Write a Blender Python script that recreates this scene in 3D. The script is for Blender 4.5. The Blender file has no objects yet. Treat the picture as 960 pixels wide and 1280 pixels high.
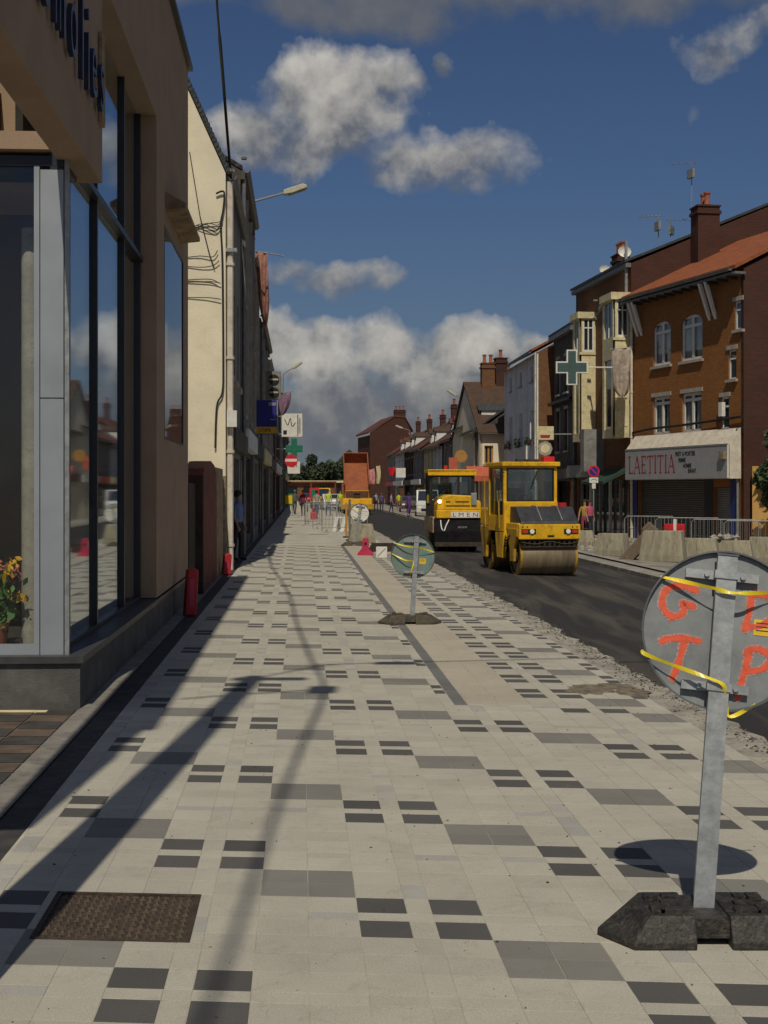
import bpy, bmesh, math, random
from mathutils import Vector, Matrix
random.seed(7)
S = bpy.context.scene
COL = S.collection
R = math.radians
F, H, HZ = 1700.0, 1.7, 613.0          # focal length (photo pixels), eye height, horizon row

# ------------------------------------------------------------------ camera, sky, sun, exposure
cd = bpy.data.cameras.new('camera'); cam = bpy.data.objects.new('camera', cd); COL.objects.link(cam)
cam.location = (0, 0, H); cam.rotation_euler = (R(90), 0, 0)
cd.sensor_width = 36; cd.sensor_fit = 'AUTO'; cd.lens = F / 1280 * 36
cd.shift_y = (HZ - 640) / 1280; cd.clip_start = 0.05; cd.clip_end = 5000
S.camera = cam
S.render.resolution_x, S.render.resolution_y = 768, 1024
S.view_settings.view_transform = 'Standard'; S.view_settings.look = 'None'
S.view_settings.exposure = -0.62; S.view_settings.gamma = 1
SX, SY = 0.03, 0.75                    # shadow shift per metre of height
to_sun = Vector((-SX, -SY, 1)).normalized()
sl = bpy.data.lights.new('sun', 'SUN'); sun = bpy.data.objects.new('sun', sl); COL.objects.link(sun)
sl.energy = 4.3; sl.angle = R(0.5); sl.color = (1.0, 0.91, 0.74)
sun.location = (-5, -30, 60); sun.rotation_euler = to_sun.to_track_quat('Z', 'Y').to_euler()

class NT:
    """tiny node-tree helper"""
    def __init__(s, tree): s.t = tree; s.n = tree.nodes; s.l = tree.links
    def node(s, typ, ins=None, **kw):
        n = s.n.new(typ)
        for k, v in kw.items(): setattr(n, k, v)
        for k, v in (ins or {}).items():
            if isinstance(v, bpy.types.NodeSocket): s.l.new(v, n.inputs[k])
            else: n.inputs[k].default_value = v
        return n
    def m(s, op, a, b=None, c=None, clamp=False):
        n = s.n.new('ShaderNodeMath'); n.operation = op; n.use_clamp = clamp
        for i, v in enumerate((a, b, c)):
            if v is None: continue
            if isinstance(v, bpy.types.NodeSocket): s.l.new(v, n.inputs[i])
            else: n.inputs[i].default_value = v
        return n.outputs[0]
    def ramp(s, fac, pts, interp='LINEAR'):
        n = s.n.new('ShaderNodeValToRGB'); n.color_ramp.interpolation = interp
        e = n.color_ramp.elements
        while len(e) < len(pts): e.new(0.5)
        for el, (p, c) in zip(e, pts):
            el.position = p; el.color = (*c, 1) if not isinstance(c, (int, float)) else (c, c, c, 1)
        s.l.new(fac, n.inputs[0]); return n.outputs[0]
    def mix(s, fac, a, b, mode='MIX'):
        n = s.n.new('ShaderNodeMix'); n.data_type = 'RGBA'; n.blend_type = mode
        for i, v in ((0, fac), (6, a), (7, b)):
            if isinstance(v, bpy.types.NodeSocket): s.l.new(v, n.inputs[i])
            elif i == 0: n.inputs[0].default_value = v
            else: n.inputs[i].default_value = (*v, 1)
        return n.outputs[2]

w = bpy.data.worlds.new('World'); S.world = w; w.use_nodes = True
t = NT(w.node_tree); t.n.clear()
sky = t.node('ShaderNodeTexSky', sky_type='NISHITA', sun_disc=False)
sky.sun_elevation = math.asin(to_sun.z); sky.sun_rotation = math.pi + math.atan2(SX, SY)
sky.air_density = 1.0; sky.dust_density = 0.6; sky.ozone_density = 2.0
tc = t.node('ShaderNodeTexCoord')
nrm = t.node('ShaderNodeVectorMath', {0: tc.outputs['Generated']}, operation='NORMALIZE').outputs[0]
sp = t.node('ShaderNodeSeparateXYZ', {0: nrm})
az = t.m('ARCTAN2', sp.outputs[0], sp.outputs[1]); el = t.m('ARCSINE', sp.outputs[2])
nbig = t.node('ShaderNodeTexNoise', {'Vector': nrm, 'Scale': 17, 'Detail': 9, 'Roughness': 0.56, 'Distortion': 0.15}).outputs[0]
nfine = t.node('ShaderNodeTexNoise', {'Vector': nrm, 'Scale': 45, 'Detail': 6, 'Roughness': 0.55}).outputs[0]
wob = t.m('SUBTRACT', nbig, 0.5)
nw = t.node('ShaderNodeTexNoise', {'Vector': nrm, 'Scale': 9, 'Detail': 5, 'Roughness': 0.6})
sw_ = t.node('ShaderNodeSeparateColor', {0: nw.outputs['Color']})
azw = t.m('ADD', az, t.m('MULTIPLY', t.m('SUBTRACT', sw_.outputs[0], 0.5), 0.075)); elw = t.m('ADD', el, t.m('MULTIPLY', t.m('SUBTRACT', sw_.outputs[1], 0.5), 0.055))
#         u    v    half-w half-h weight brightness
clouds = [(410, 145, 100, 68, 1.1, 1.0), (350, 185, 72, 48, 1.0, .9), (488, 105, 44, 34, .85, .95), (465, 165, 80, 40, .6, .7),
          (562, 205, 112, 46, 1.05, .85), (430, 362, 60, 26, .8, .75), (480, 356, 45, 24, .8, .75), (355, 345, 55, 22, .62, .8),
          (400, 446, 80, 42, 1.05, 1.0), (490, 448, 70, 48, 1.0, .95), (590, 448, 75, 44, 1.05, 1.0), (665, 440, 50, 26, .85, .85), (335, 430, 60, 40, 1.0, .95), (440, 486, 120, 26, .9, .65), (570, 492, 130, 24, .9, .6),
          (700, 520, 200, 55, .9, .55), (450, 520, 330, 52, 1.0, .45), (900, 82, 62, 38, .85, .9), (960, 62, 60, 30, .8, .95),
          (520, 14, 330, 46, .82, .34), (860, 12, 240, 48, .85, .36), (566, 92, 16, 12, .6, .5), (1250, 250, 190, 120, 1, .9), (1500, 520, 420, 60, 1, .6), (-500, 500, 600, 70, 1, .7)]
Fd = 0.0; Tp = 0.5; Br = 0.5
for (u, v, hw, hh, wt, br) in clouds:
    a0, e0 = (u - 480) / F, (HZ - v) / F
    dx = t.m('DIVIDE', t.m('SUBTRACT', azw, a0), hw / F); dy = t.m('DIVIDE', t.m('SUBTRACT', elw, e0), hh / F)
    d = t.m('ADD', t.m('MULTIPLY', dx, dx), t.m('MULTIPLY', dy, dy))
    mi = t.m('MULTIPLY', t.m('SUBTRACT', 1.0, t.m('MULTIPLY', d, 0.55)), wt)
    gt = t.m('MULTIPLY_ADD', t.m('SUBTRACT', mi, Fd), 3.0, 0.5, clamp=True)
    Tp = t.m('ADD', Tp, t.m('MULTIPLY', gt, t.m('SUBTRACT', dy, Tp)))
    Br = t.m('ADD', Br, t.m('MULTIPLY', gt, t.m('SUBTRACT', br, Br)))
    Fd = t.m('SMOOTH_MAX', mi, Fd, 0.12) if not isinstance(Fd, float) else t.m('MAXIMUM', mi, Fd)
# the same kind of broken cumulus everywhere the photograph does not reach
ngen = t.node('ShaderNodeTexNoise', {'Vector': nrm, 'Scale': 2.6, 'Detail': 8, 'Roughness': 0.55}).outputs[0]
far = t.m('MULTIPLY_ADD', t.m('MAXIMUM', t.m('ABSOLUTE', az), t.m('ABSOLUTE', el)), 6.0, -2.6, clamp=True)
gen = t.m('MULTIPLY', t.m('MULTIPLY_ADD', ngen, 3.2, -1.15), far)
Fd = t.m('MAXIMUM', Fd, gen)
dens = t.m('ADD', Fd, t.m('MULTIPLY', wob, 1.9))
mask = t.ramp(dens, [(0.32, 0.0), (0.50, 0.34), (0.74, 0.88), (1.05 if False else 1.0, 1.0)])
lit = t.m('ADD', t.m('MULTIPLY_ADD', Tp, 0.26, 0.60), t.m('MULTIPLY', t.m('SUBTRACT', nfine, 0.5), 1.2))
lit = t.m('ADD', lit, t.m('MULTIPLY', wob, 0.9))
lit = t.m('MULTIPLY', lit, Br, clamp=True)
ccol = t.ramp(lit, [(0.0, (1.3, 1.5, 1.95)), (0.28, (2.3, 2.4, 2.65)), (0.58, (5.8, 5.6, 5.2)), (1.0, (9.6, 9.1, 8.2))])
skyc = t.mix(1.0, sky.outputs[0], (0.41, 0.50, 0.65), 'MULTIPLY')
skyc = t.mix(t.ramp(el, [(0.0, 0.55), (0.22, 0.0)]), skyc, (1.7, 2.0, 2.5))
final = t.mix(t.m('MULTIPLY', mask, 0.93), skyc, ccol)
bg = t.node('ShaderNodeBackground', {'Color': final, 'Strength': 0.092})
t.l.new(bg.outputs[0], t.node('ShaderNodeOutputWorld').inputs[0])

# ------------------------------------------------------------------ geometry helpers
def gz(x, y):                           # ground height: flat pavement, falling gently to the right
    a = x + 0.0612 * y
    return -0.035 * min(max(0.0, a - 3.2), 13.5)
def W(u, v, y): return Vector(((u - 480) / F * y, y, H + (HZ - v) / F * y))
def G(u, v):
    y = F * H / (v - HZ)
    for _ in range(12): y = F * (H - gz((u - 480) / F * y, y)) / (v - HZ)
    x = (u - 480) / F * y
    return Vector((x, y, gz(x, y)))
def AB(a, b, z=0.0): return Vector((a - 0.0612 * b, b, z))      # street coordinates: a across, b along

class MB:
    def __init__(s): s.v = []; s.f = []; s.m = []
    def add(s, vs, fs, mi=0):
        o = len(s.v); s.v += [tuple(p) for p in vs]
        s.f += [tuple(i + o for i in f) for f in fs]; s.m += [mi] * len(fs); return s
    def box(s, x0, x1, y0, y1, z0, z1, mi=0, M=None):
        vs = [Vector((x, y, z)) for z in (z0, z1) for y in (y0, y1) for x in (x0, x1)]
        if M is not None: vs = [M @ p for p in vs]
        return s.add(vs, [(0, 2, 3, 1), (4, 5, 7, 6), (0, 1, 5, 4), (2, 6, 7, 3), (0, 4, 6, 2), (1, 3, 7, 5)], mi)
    def prism(s, pts, y0, y1, mi=0, M=None, axis='y'):
        """polygon given in (x,z) extruded along y  (axis 'x': polygon (y,z) along x ; 'z': polygon (x,y) along z)"""
        def mk(p, q):
            if axis == 'y': r = Vector((p[0], q, p[1]))
            elif axis == 'x': r = Vector((q, p[0], p[1]))
            else: r = Vector((p[0], p[1], q))
            return M @ r if M is not None else r
        n = len(pts)
        vs = [mk(p, y0) for p in pts] + [mk(p, y1) for p in pts]
        fs = [tuple(range(n)), tuple(range(2 * n - 1, n - 1, -1))]
        fs += [(i, i + n, (i + 1) % n + n, (i + 1) % n) for i in range(n)]
        return s.add(vs, fs, mi)
    def cyl(s, p0, p1, r0, r1=None, n=12, mi=0, cap=True):
        r1 = r0 if r1 is None else r1
        p0, p1 = Vector(p0), Vector(p1); d = (p1 - p0).normalized()
        a = d.orthogonal().normalized(); b = d.cross(a)
        vs = []
        for p, r in ((p0, r0), (p1, r1)):
            vs += [p + (a * math.cos(2 * math.pi * i / n) + b * math.sin(2 * math.pi * i / n)) * r for i in range(n)]
        fs = [(i, (i + 1) % n, (i + 1) % n + n, i + n) for i in range(n)]
        if cap: fs += [tuple(range(n - 1, -1, -1)), tuple(range(n, 2 * n))]
        return s.add(vs, fs, mi)
    def tube(s, pts, r, n=8, mi=0):
        pts = [Vector(p) for p in pts]
        rs = r if isinstance(r, (list, tuple)) else [r] * len(pts)
        vs = []; up = None
        for i, p in enumerate(pts):
            d = (pts[min(i + 1, len(pts) - 1)] - pts[max(i - 1, 0)]).normalized()
            a = d.orthogonal().normalized() if up is None else (up - d * up.dot(d)).normalized()
            up = a; b = d.cross(a)
            vs += [p + (a * math.cos(2 * math.pi * k / n) + b * math.sin(2 * math.pi * k / n)) * rs[i] for k in range(n)]
        fs = []
        for i in range(len(pts) - 1):
            for k in range(n): fs.append((i * n + k, i * n + (k + 1) % n, (i + 1) * n + (k + 1) % n, (i + 1) * n + k))
        fs += [tuple(range(n - 1, -1, -1)), tuple(range((len(pts) - 1) * n, len(pts) * n))]
        return s.add(vs, fs, mi)
    def lathe(s, prof, c=(0, 0, 0), n=16, mi=0):
        vs = [(c[0] + r * math.cos(2 * math.pi * k / n), c[1] + r * math.sin(2 * math.pi * k / n), c[2] + z) for r, z in prof for k in range(n)]
        fs = [(i * n + k, i * n + (k + 1) % n, (i + 1) * n + (k + 1) % n, (i + 1) * n + k) for i in range(len(prof) - 1) for k in range(n)]
        return s.add(vs, fs, mi)
    def disc(s, c, nrm, r, th, n=40, mi=0):
        c, nrm = Vector(c), Vector(nrm).normalized(); return s.cyl(c - nrm * th / 2, c + nrm * th / 2, r, r, n, mi)
    def build(s, name, mats, parent=None, smooth=False, loc=None, bevel=0, **props):
        me = bpy.data.meshes.new(name); me.from_pydata(s.v, [], s.f)
        if not isinstance(mats, (list, tuple)): mats = [mats]
        for m_ in mats: me.materials.append(m_)
        if len(mats) > 1: me.polygons.foreach_set('material_index', s.m)
        bm = bmesh.new(); bm.from_mesh(me); bmesh.ops.recalc_face_normals(bm, faces=bm.faces)
        if bevel: bmesh.ops.bevel(bm, geom=[e for e in bm.edges if len(e.link_faces) == 2 and e.calc_face_angle(0) > 0.5], offset=bevel, segments=2, affect='EDGES', profile=0.6, clamp_overlap=True)
        bm.to_mesh(me); bm.free()
        if smooth:
            me.polygons.foreach_set('use_smooth', [True] * len(me.polygons))
            try: me.set_sharp_from_angle(angle=R(40))
            except Exception: pass
        o = bpy.data.objects.new(name, me); COL.objects.link(o)
        if parent is not None: o.parent = parent
        if loc is not None: o.location = loc
        for k, v in props.items(): o[k] = v
        return o

def thing(name, label, cat, loc=(0, 0, 0), rz=0.0, group=None):
    o = bpy.data.objects.new(name, None); COL.objects.link(o); o.empty_display_size = 0.2
    o.location = loc; o.rotation_euler = (0, 0, rz); o['label'] = label; o['category'] = cat
    if group: o['group'] = group
    return o
def tag(o, label, cat, group=None):
    o['label'] = label; o['category'] = cat
    if group: o['group'] = group
    return o
def copy_tree(o, parent=None):
    c = o.copy(); COL.objects.link(c)
    if parent is not None: c.parent = parent
    for ch in list(o.children): copy_tree(ch, c)
    return c

# ------------------------------------------------------------------ materials
def mat(name, col, rough=0.8, var=0.18, scale=3.0, bump=0.0, bscale=60.0, metal=0.0, spec=0.5, dirt=None, dirt_amt=0.0, world=False, col2=None, stretch=None, trans=0.0, emit=0.0):
    m = bpy.data.materials.new(name); m.use_nodes = True; t = NT(m.node_tree); t.n.clear()
    out = t.node('ShaderNodeOutputMaterial'); b = t.node('ShaderNodeBsdfPrincipled')
    src = t.node('ShaderNodeNewGeometry').outputs['Position'] if world else t.node('ShaderNodeTexCoord').outputs['Object']
    if stretch: src = t.node('ShaderNodeMapping', {0: src, 'Scale': stretch}).outputs[0]
    n1 = t.node('ShaderNodeTexNoise', {'Vector': src, 'Scale': scale, 'Detail': 6, 'Roughness': 0.62}).outputs[0]
    c2 = col2 or tuple(c * (1 - var * 1.6) for c in col); c1 = tuple(min(1, c * (1 + var)) for c in col)
    c = t.mix(t.ramp(n1, [(0.32, 0.0), (0.68, 1.0)]), c2, c1)
    if dirt:
        n2 = t.node('ShaderNodeTexNoise', {'Vector': src, 'Scale': scale * 2.7, 'Detail': 8, 'Roughness': 0.7, 'Distortion': 0.6}).outputs[0]
        c = t.mix(t.m('MULTIPLY', t.ramp(n2, [(0.5, 0.0), (0.68, 1.0)]), dirt_amt), c, dirt)
    t.l.new(c, b.inputs['Base Color']); b.inputs['Roughness'].default_value = rough; b.inputs['Metallic'].default_value = metal
    b.inputs['Specular IOR Level'].default_value = spec
    if rough < 0.7:
        t.l.new(t.m('MULTIPLY_ADD', n1, 0.3, rough - 0.15, clamp=True), b.inputs['Roughness'])
    if trans: b.inputs['Transmission Weight'].default_value = trans
    if emit:
        t.l.new(c, b.inputs['Emission Color']); b.inputs['Emission Strength'].default_value = emit
    if bump:
        n3 = t.node('ShaderNodeTexNoise', {'Vector': src, 'Scale': bscale, 'Detail': 4}).outputs[0]
        bn = t.node('ShaderNodeBump', {'Height': n3, 'Strength': bump, 'Distance': 0.02}); t.l.new(bn.outputs[0], b.inputs['Normal'])
    t.l.new(b.outputs[0], out.inputs[0]); return m

def brickmat(name, c1, c2, mortar, bw=0.22, bh=0.07, soot=0.4):
    m = bpy.data.materials.new(name); m.use_nodes = True; t = NT(m.node_tree); t.n.clear()
    out = t.node('ShaderNodeOutputMaterial'); b = t.node('ShaderNodeBsdfPrincipled', {'Roughness': 0.9, 'Specular IOR Level': 0.2})
    s_ = t.node('ShaderNodeSeparateXYZ', {0: t.node('ShaderNodeTexCoord').outputs['Object']})
    v = t.node('ShaderNodeCombineXYZ', {0: t.m('ADD', s_.outputs[0], s_.outputs[1]), 1: s_.outputs[2]}).outputs[0]
    br = t.node('ShaderNodeTexBrick', {'Vector': v, 'Color1': (*c1, 1), 'Color2': (*c2, 1), 'Mortar': (*mortar, 1), 'Scale': 1.0, 'Mortar Size': 0.008, 'Brick Width': bw, 'Row Height': bh, 'Bias': 0.0})
    n = t.node('ShaderNodeTexNoise', {'Vector': v, 'Scale': 0.9, 'Detail': 8, 'Roughness': 0.65}).outputs[0]
    n2 = t.node('ShaderNodeTexNoise', {'Vector': v, 'Scale': 9, 'Detail': 4}).outputs[0]
    c = t.mix(t.m('MULTIPLY', t.ramp(n, [(0.4, 0.0), (0.72, 1.0)]), soot), br.outputs[0], tuple(x * 0.35 for x in c1))
    c = t.mix(t.m('MULTIPLY', n2, 0.35), c, c2)
    t.l.new(c, b.inputs['Base Color'])
    t.l.new(t.node('ShaderNodeBump', {'Height': br.outputs['Fac'], 'Strength': 0.5, 'Distance': 0.01}, invert=True).outputs[0], b.inputs['Normal'])
    t.l.new(b.outputs[0], out.inputs[0]); return m

def tilemat(name, c1, c2, sx=0.25, sz=0.12):
    m = bpy.data.materials.new(name); m.use_nodes = True; t = NT(m.node_tree); t.n.clear()
    out = t.node('ShaderNodeOutputMaterial'); b = t.node('ShaderNodeBsdfPrincipled', {'Roughness': 0.85})
    s_ = t.node('ShaderNodeSeparateXYZ', {0: t.node('ShaderNodeTexCoord').outputs['Object']})
    v = t.node('ShaderNodeCombineXYZ', {0: s_.outputs[0], 1: t.m('ADD', s_.outputs[2], t.m('MULTIPLY', s_.outputs[1], 0.7))}).outputs[0]
    br = t.node('ShaderNodeTexBrick', {'Vector': v, 'Color1': (*c1, 1), 'Color2': (*c2, 1), 'Mortar': (*(x * .35 for x in c2), 1), 'Scale': 1.0, 'Mortar Size': 0.012, 'Brick Width': sx, 'Row Height': sz})
    n = t.node('ShaderNodeTexNoise', {'Vector': v, 'Scale': 1.3, 'Detail': 8, 'Roughness': 0.7}).outputs[0]
    c = t.mix(t.m('MULTIPLY', t.ramp(n, [(0.42, 0.0), (0.7, 1.0)]), 0.5), br.outputs[0], tuple(x * .4 for x in c2))
    t.l.new(c, b.inputs['Base Color'])
    t.l.new(t.node('ShaderNodeBump', {'Height': br.outputs['Fac'], 'Strength': 0.6, 'Distance': 0.02}, invert=True).outputs[0], b.inputs['Normal'])
    t.l.new(b.outputs[0], out.inputs[0]); return m

def pavermat(name, col, var=0.12, speck=0.34, stain=(0.22, 0.19, 0.145), samt=0.42):
    m = bpy.data.materials.new(name); m.use_nodes = True; t = NT(m.node_tree); t.n.clear()
    out = t.node('ShaderNodeOutputMaterial'); b = t.node('ShaderNodeBsdfPrincipled', {'Roughness': 0.85, 'Specular IOR Level': 0.3})
    g = t.node('ShaderNodeNewGeometry'); oi = t.node('ShaderNodeObjectInfo')
    rnd = t.m('FRACT', t.m('ADD', g.outputs['Random Per Island'], oi.outputs['Random']))
    pos = g.outputs['Position']
    sp_ = t.node('ShaderNodeTexNoise', {'Vector': pos, 'Scale': 130, 'Detail': 4, 'Roughness': 0.85}).outputs[0]
    big = t.node('ShaderNodeTexNoise', {'Vector': pos, 'Scale': 1.1, 'Detail': 7, 'Roughness': 0.68}).outputs[0]
    blot = t.node('ShaderNodeTexNoise', {'Vector': pos, 'Scale': 7.5, 'Detail': 8, 'Roughness': 0.75, 'Distortion': 0.8}).outputs[0]
    k = t.m('ADD', t.m('MULTIPLY_ADD', rnd, var * 2, 1 - var), t.m('MULTIPLY', t.m('SUBTRACT', sp_, 0.5), speck * 4))
    k = t.m('ADD', k, t.m('MULTIPLY', t.m('SUBTRACT', big, 0.5), 0.6))
    kk = t.node('ShaderNodeCombineColor', {0: k, 1: k, 2: k}).outputs[0]
    c = t.mix(1.0, col, kk, 'MULTIPLY')
    c = t.mix(t.m('MULTIPLY', t.ramp(blot, [(0.53, 0.0), (0.74, 1.0)]), samt), c, stain)
    t.l.new(c, b.inputs['Base Color'])
    t.l.new(t.node('ShaderNodeBump', {'Height': sp_, 'Strength': 0.4, 'Distance': 0.004}).outputs[0], b.inputs['Normal'])
    t.l.new(b.outputs[0], out.inputs[0]); return m

def glassmat(name, col=(0.02, 0.025, 0.03), rough=0.03, clear=False, low=False):
    m = bpy.data.materials.new(name); m.use_nodes = True; t = NT(m.node_tree); t.n.clear()
    out = t.node('ShaderNodeOutputMaterial')
    if clear:
        g_ = t.node('ShaderNodeNewGeometry'); cs = t.m('ABSOLUTE', t.node('ShaderNodeVectorMath', {0: g_.outputs['Normal'], 1: g_.outputs['Incoming']}, operation='DOT_PRODUCT').outputs['Value'])
        fr = t.m('MULTIPLY_ADD', t.m('POWER', t.m('SUBTRACT', 1.0, cs), 5.0 if low else 4.0), 0.9, 0.05)
        tr = t.node('ShaderNodeBsdfTransparent', {'Color': (0.96, 0.97, 0.96, 1) if low else (0.8, 0.85, 0.84, 1)})
        gl = t.node('ShaderNodeBsdfGlossy', {'Roughness': rough, 'Color': (0.9, 0.95, 1, 1)})
        mx = t.node('ShaderNodeMixShader', {0: t.m('ADD', fr, 0.06, clamp=True) if not low else t.m('MULTIPLY', fr, 0.7), 1: tr.outputs[0], 2: gl.outputs[0]})
        t.l.new(mx.outputs[0], out.inputs[0])
    else:
        b = t.node('ShaderNodeBsdfPrincipled', {'Base Color': (*col, 1), 'Roughness': rough, 'Specular IOR Level': 1.0, 'IOR': 1.6})
        n = t.node('ShaderNodeTexNoise', {'Vector': t.node('ShaderNodeTexCoord').outputs['Object'], 'Scale': 0.8, 'Detail': 2}).outputs[0]
        t.l.new(t.node('ShaderNodeBump', {'Height': n, 'Strength': 0.04, 'Distance': 0.05}).outputs[0], b.inputs['Normal'])
        t.l.new(b.outputs[0], out.inputs[0])
    return m

M = {}
M['p_light'] = pavermat('paver_light', (0.43, 0.408, 0.348), 0.06)
M['p_beige'] = pavermat('paver_beige', (0.445, 0.42, 0.355), 0.05)
M['p_blue'] = pavermat('paver_bluish', (0.37, 0.36, 0.335), 0.05)
M['p_grey'] = pavermat('paver_grey', (0.205, 0.2, 0.182), 0.08, 0.26)
M['p_dark'] = pavermat('paver_dark', (0.092, 0.09, 0.088), 0.14, 0.3, samt=0.12)
M['p_strip'] = pavermat('edge_strip_grey', (0.15, 0.15, 0.15), 0.1)
M['p_sand'] = pavermat('sandy_slab', (0.425, 0.385, 0.31), 0.03, 0.16)
M['mortar'] = mat('joint_mortar', (0.46, 0.43, 0.36), 0.95, 0.2, 4, world=True)
M['pave_far'] = mat('pale_paving', (0.45, 0.425, 0.36), 0.9, 0.12, 1.2, 0.2, 200, world=True)
M['slab'] = mat('concrete_slab', (0.23, 0.215, 0.19), 0.9, 0.2, 3, 0.3, 90, dirt=(0.07, 0.065, 0.06), dirt_amt=0.6, world=True)
M['shade_strip'] = mat('painted_shade_strip', (0.055, 0.054, 0.052), 0.9, 0.3, 8, 0.5, 150, world=True)  # near-black: cast shade along the left wall is put into this colour
M['haunch'] = mat('concrete_haunch', (0.37, 0.345, 0.295), 0.95, 0.25, 2.5, 0.6, 60, dirt=(0.14, 0.13, 0.11), dirt_amt=0.7, world=True)
M['gravel'] = mat('gravel_stones', (0.22, 0.20, 0.17), 0.95, 0.5, 9, world=True)
M['earth'] = mat('bare_ground', (0.20, 0.18, 0.15), 0.95, 0.3, 0.8, 0.3, 30, world=True)
M['far_pave'] = mat('dusty_pavement', (0.30, 0.27, 0.23), 0.95, 0.3, 0.9, 0.4, 40, dirt=(0.1, 0.09, 0.08), dirt_amt=0.5, world=True)
M['kerb'] = mat('kerb_stone', (0.30, 0.28, 0.25), 0.9, 0.25, 3, 0.3, 60, world=True)
M['brown_floor'] = mat('brown_entrance_tiles', (0.12, 0.085, 0.06), 0.7, 0.3, 4, world=True)
M['render'] = mat('pinkish_brown_render', (0.36, 0.255, 0.175), 0.95, 0.08, 1.5, 0.35, 140)
M['plinth'] = mat('dark_plinth', (0.085, 0.083, 0.08), 0.8, 0.25, 3, 0.3, 70, dirt=(0.16, 0.155, 0.14), dirt_amt=0.35)
M['sill'] = mat('dark_sill', (0.05, 0.05, 0.052), 0.5, 0.2, 5)
M['alu'] = mat('blue_grey_aluminium', (0.33, 0.36, 0.40), 0.45, 0.05, 2, metal=0.3)
M['alu_dark'] = mat('dark_frame', (0.03, 0.035, 0.045), 0.4, 0.1, 4, metal=0.3)
M['glass'] = glassmat('window_glass')
M['glass_front'] = glassmat('see_through_glass', clear=True, low=True)
M['glass_mirror'] = glassmat('reflective_shop_glass', clear=True)
M['glass_shop'] = glassmat('clear_shop_glass', clear=True)
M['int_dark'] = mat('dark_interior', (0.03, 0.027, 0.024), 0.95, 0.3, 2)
M['concrete'] = mat('raw_concrete', (0.34, 0.325, 0.28), 0.9, 0.15, 5, 0.3, 60, dirt=(0.2, 0.19, 0.16), dirt_amt=0.5)
M['blue_letter'] = mat('dark_blue_letters', (0.012, 0.02, 0.055), 0.35, 0.1, 4)
M['white'] = mat('white_paint', (0.72, 0.70, 0.65), 0.6, 0.08, 3, dirt=(0.4, 0.37, 0.3), dirt_amt=0.3)
M['cream_wall'] = mat('cream_render', (0.78, 0.71, 0.53), 0.95, 0.07, 0.7, 0.25, 30, dirt=(0.50, 0.43, 0.29), dirt_amt=0.25)
M['cream'] = mat('cream_stone', (0.68, 0.60, 0.36), 0.9, 0.12, 2, dirt=(0.28, 0.24, 0.16), dirt_amt=0.6)
M['white_wall'] = mat('grey_white_render', (0.70, 0.72, 0.74), 0.9, 0.1, 1.5, dirt=(0.3, 0.31, 0.32), dirt_amt=0.5)
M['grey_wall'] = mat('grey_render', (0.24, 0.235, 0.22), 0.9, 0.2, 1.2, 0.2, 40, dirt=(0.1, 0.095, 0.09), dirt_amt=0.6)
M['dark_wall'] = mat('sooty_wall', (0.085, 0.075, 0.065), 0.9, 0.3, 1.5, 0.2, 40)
M['brick'] = brickmat('orange_brick', (0.36, 0.145, 0.038), (0.26, 0.105, 0.032), (0.16, 0.10, 0.06), soot=0.25)
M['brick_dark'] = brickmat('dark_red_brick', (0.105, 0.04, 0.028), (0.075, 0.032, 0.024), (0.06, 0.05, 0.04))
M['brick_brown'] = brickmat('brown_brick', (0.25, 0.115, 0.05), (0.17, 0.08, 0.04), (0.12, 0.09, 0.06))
M['red_wall'] = mat('dull_red_painted_wall', (0.17, 0.045, 0.025), 0.85, 0.25, 2.5, 0.2, 40)
M['worn'] = mat('worn_plaster', (0.33, 0.24, 0.15), 0.95, 0.3, 3, 0.3, 40, dirt=(0.08, 0.06, 0.04), dirt_amt=0.8)
M['tile_orange'] = tilemat('orange_roof_tiles', (0.42, 0.12, 0.035), (0.30, 0.085, 0.03))
M['tile_brown'] = tilemat('brown_roof_tiles', (0.12, 0.065, 0.04), (0.08, 0.048, 0.032))
M['tile_red'] = tilemat('dull_red_roof_tiles', (0.17, 0.055, 0.035), (0.12, 0.042, 0.03))
M['slate'] = tilemat('slate_roof', (0.065, 0.07, 0.075), (0.045, 0.05, 0.055))
M['zinc'] = mat('zinc_gutter', (0.20, 0.21, 0.21), 0.55, 0.2, 4, metal=0.5)
M['pot'] = mat('terracotta_pot', (0.33, 0.10, 0.05), 0.85, 0.2, 5)
M['frame_w'] = mat('white_window_frame', (0.70, 0.69, 0.65), 0.5, 0.06, 4)
M['frame_br'] = mat('orange_brown_window_frame', (0.42, 0.22, 0.05), 0.5, 0.1, 4)
M['curtain'] = mat('net_curtain', (0.42, 0.42, 0.40), 0.9, 0.2, 6, stretch=(9, 1, 1))
M['stone_sill'] = mat('stone_sill', (0.38, 0.35, 0.30), 0.9, 0.15, 4)
M['strip_shade'] = M['shade_strip']
M['shutter'] = mat('grey_roller_shutter', (0.20, 0.195, 0.175), 0.6, 0.15, 3)
M['shutter_dark'] = mat('dark_roller_shutter', (0.085, 0.08, 0.07), 0.6, 0.2, 3)
M['blue_paint'] = mat('deep_blue_paint', (0.015, 0.03, 0.16), 0.5, 0.15, 4)
M['sign_grey'] = mat('grey_sign_panel', (0.33, 0.335, 0.35), 0.5, 0.06, 3)
M['white_dirty'] = mat('weathered_white_box', (0.66, 0.60, 0.50), 0.7, 0.12, 2.5, dirt=(0.34, 0.25, 0.15), dirt_amt=0.5)
M['red_letter'] = mat('red_letters', (0.33, 0.02, 0.035), 0.5, 0.05)
M['black'] = mat('black_paint', (0.015, 0.015, 0.017), 0.5, 0.2)
M['ochre'] = mat('ochre_render', (0.62, 0.36, 0.12), 0.95, 0.1, 2, 0.2, 50)
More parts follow.
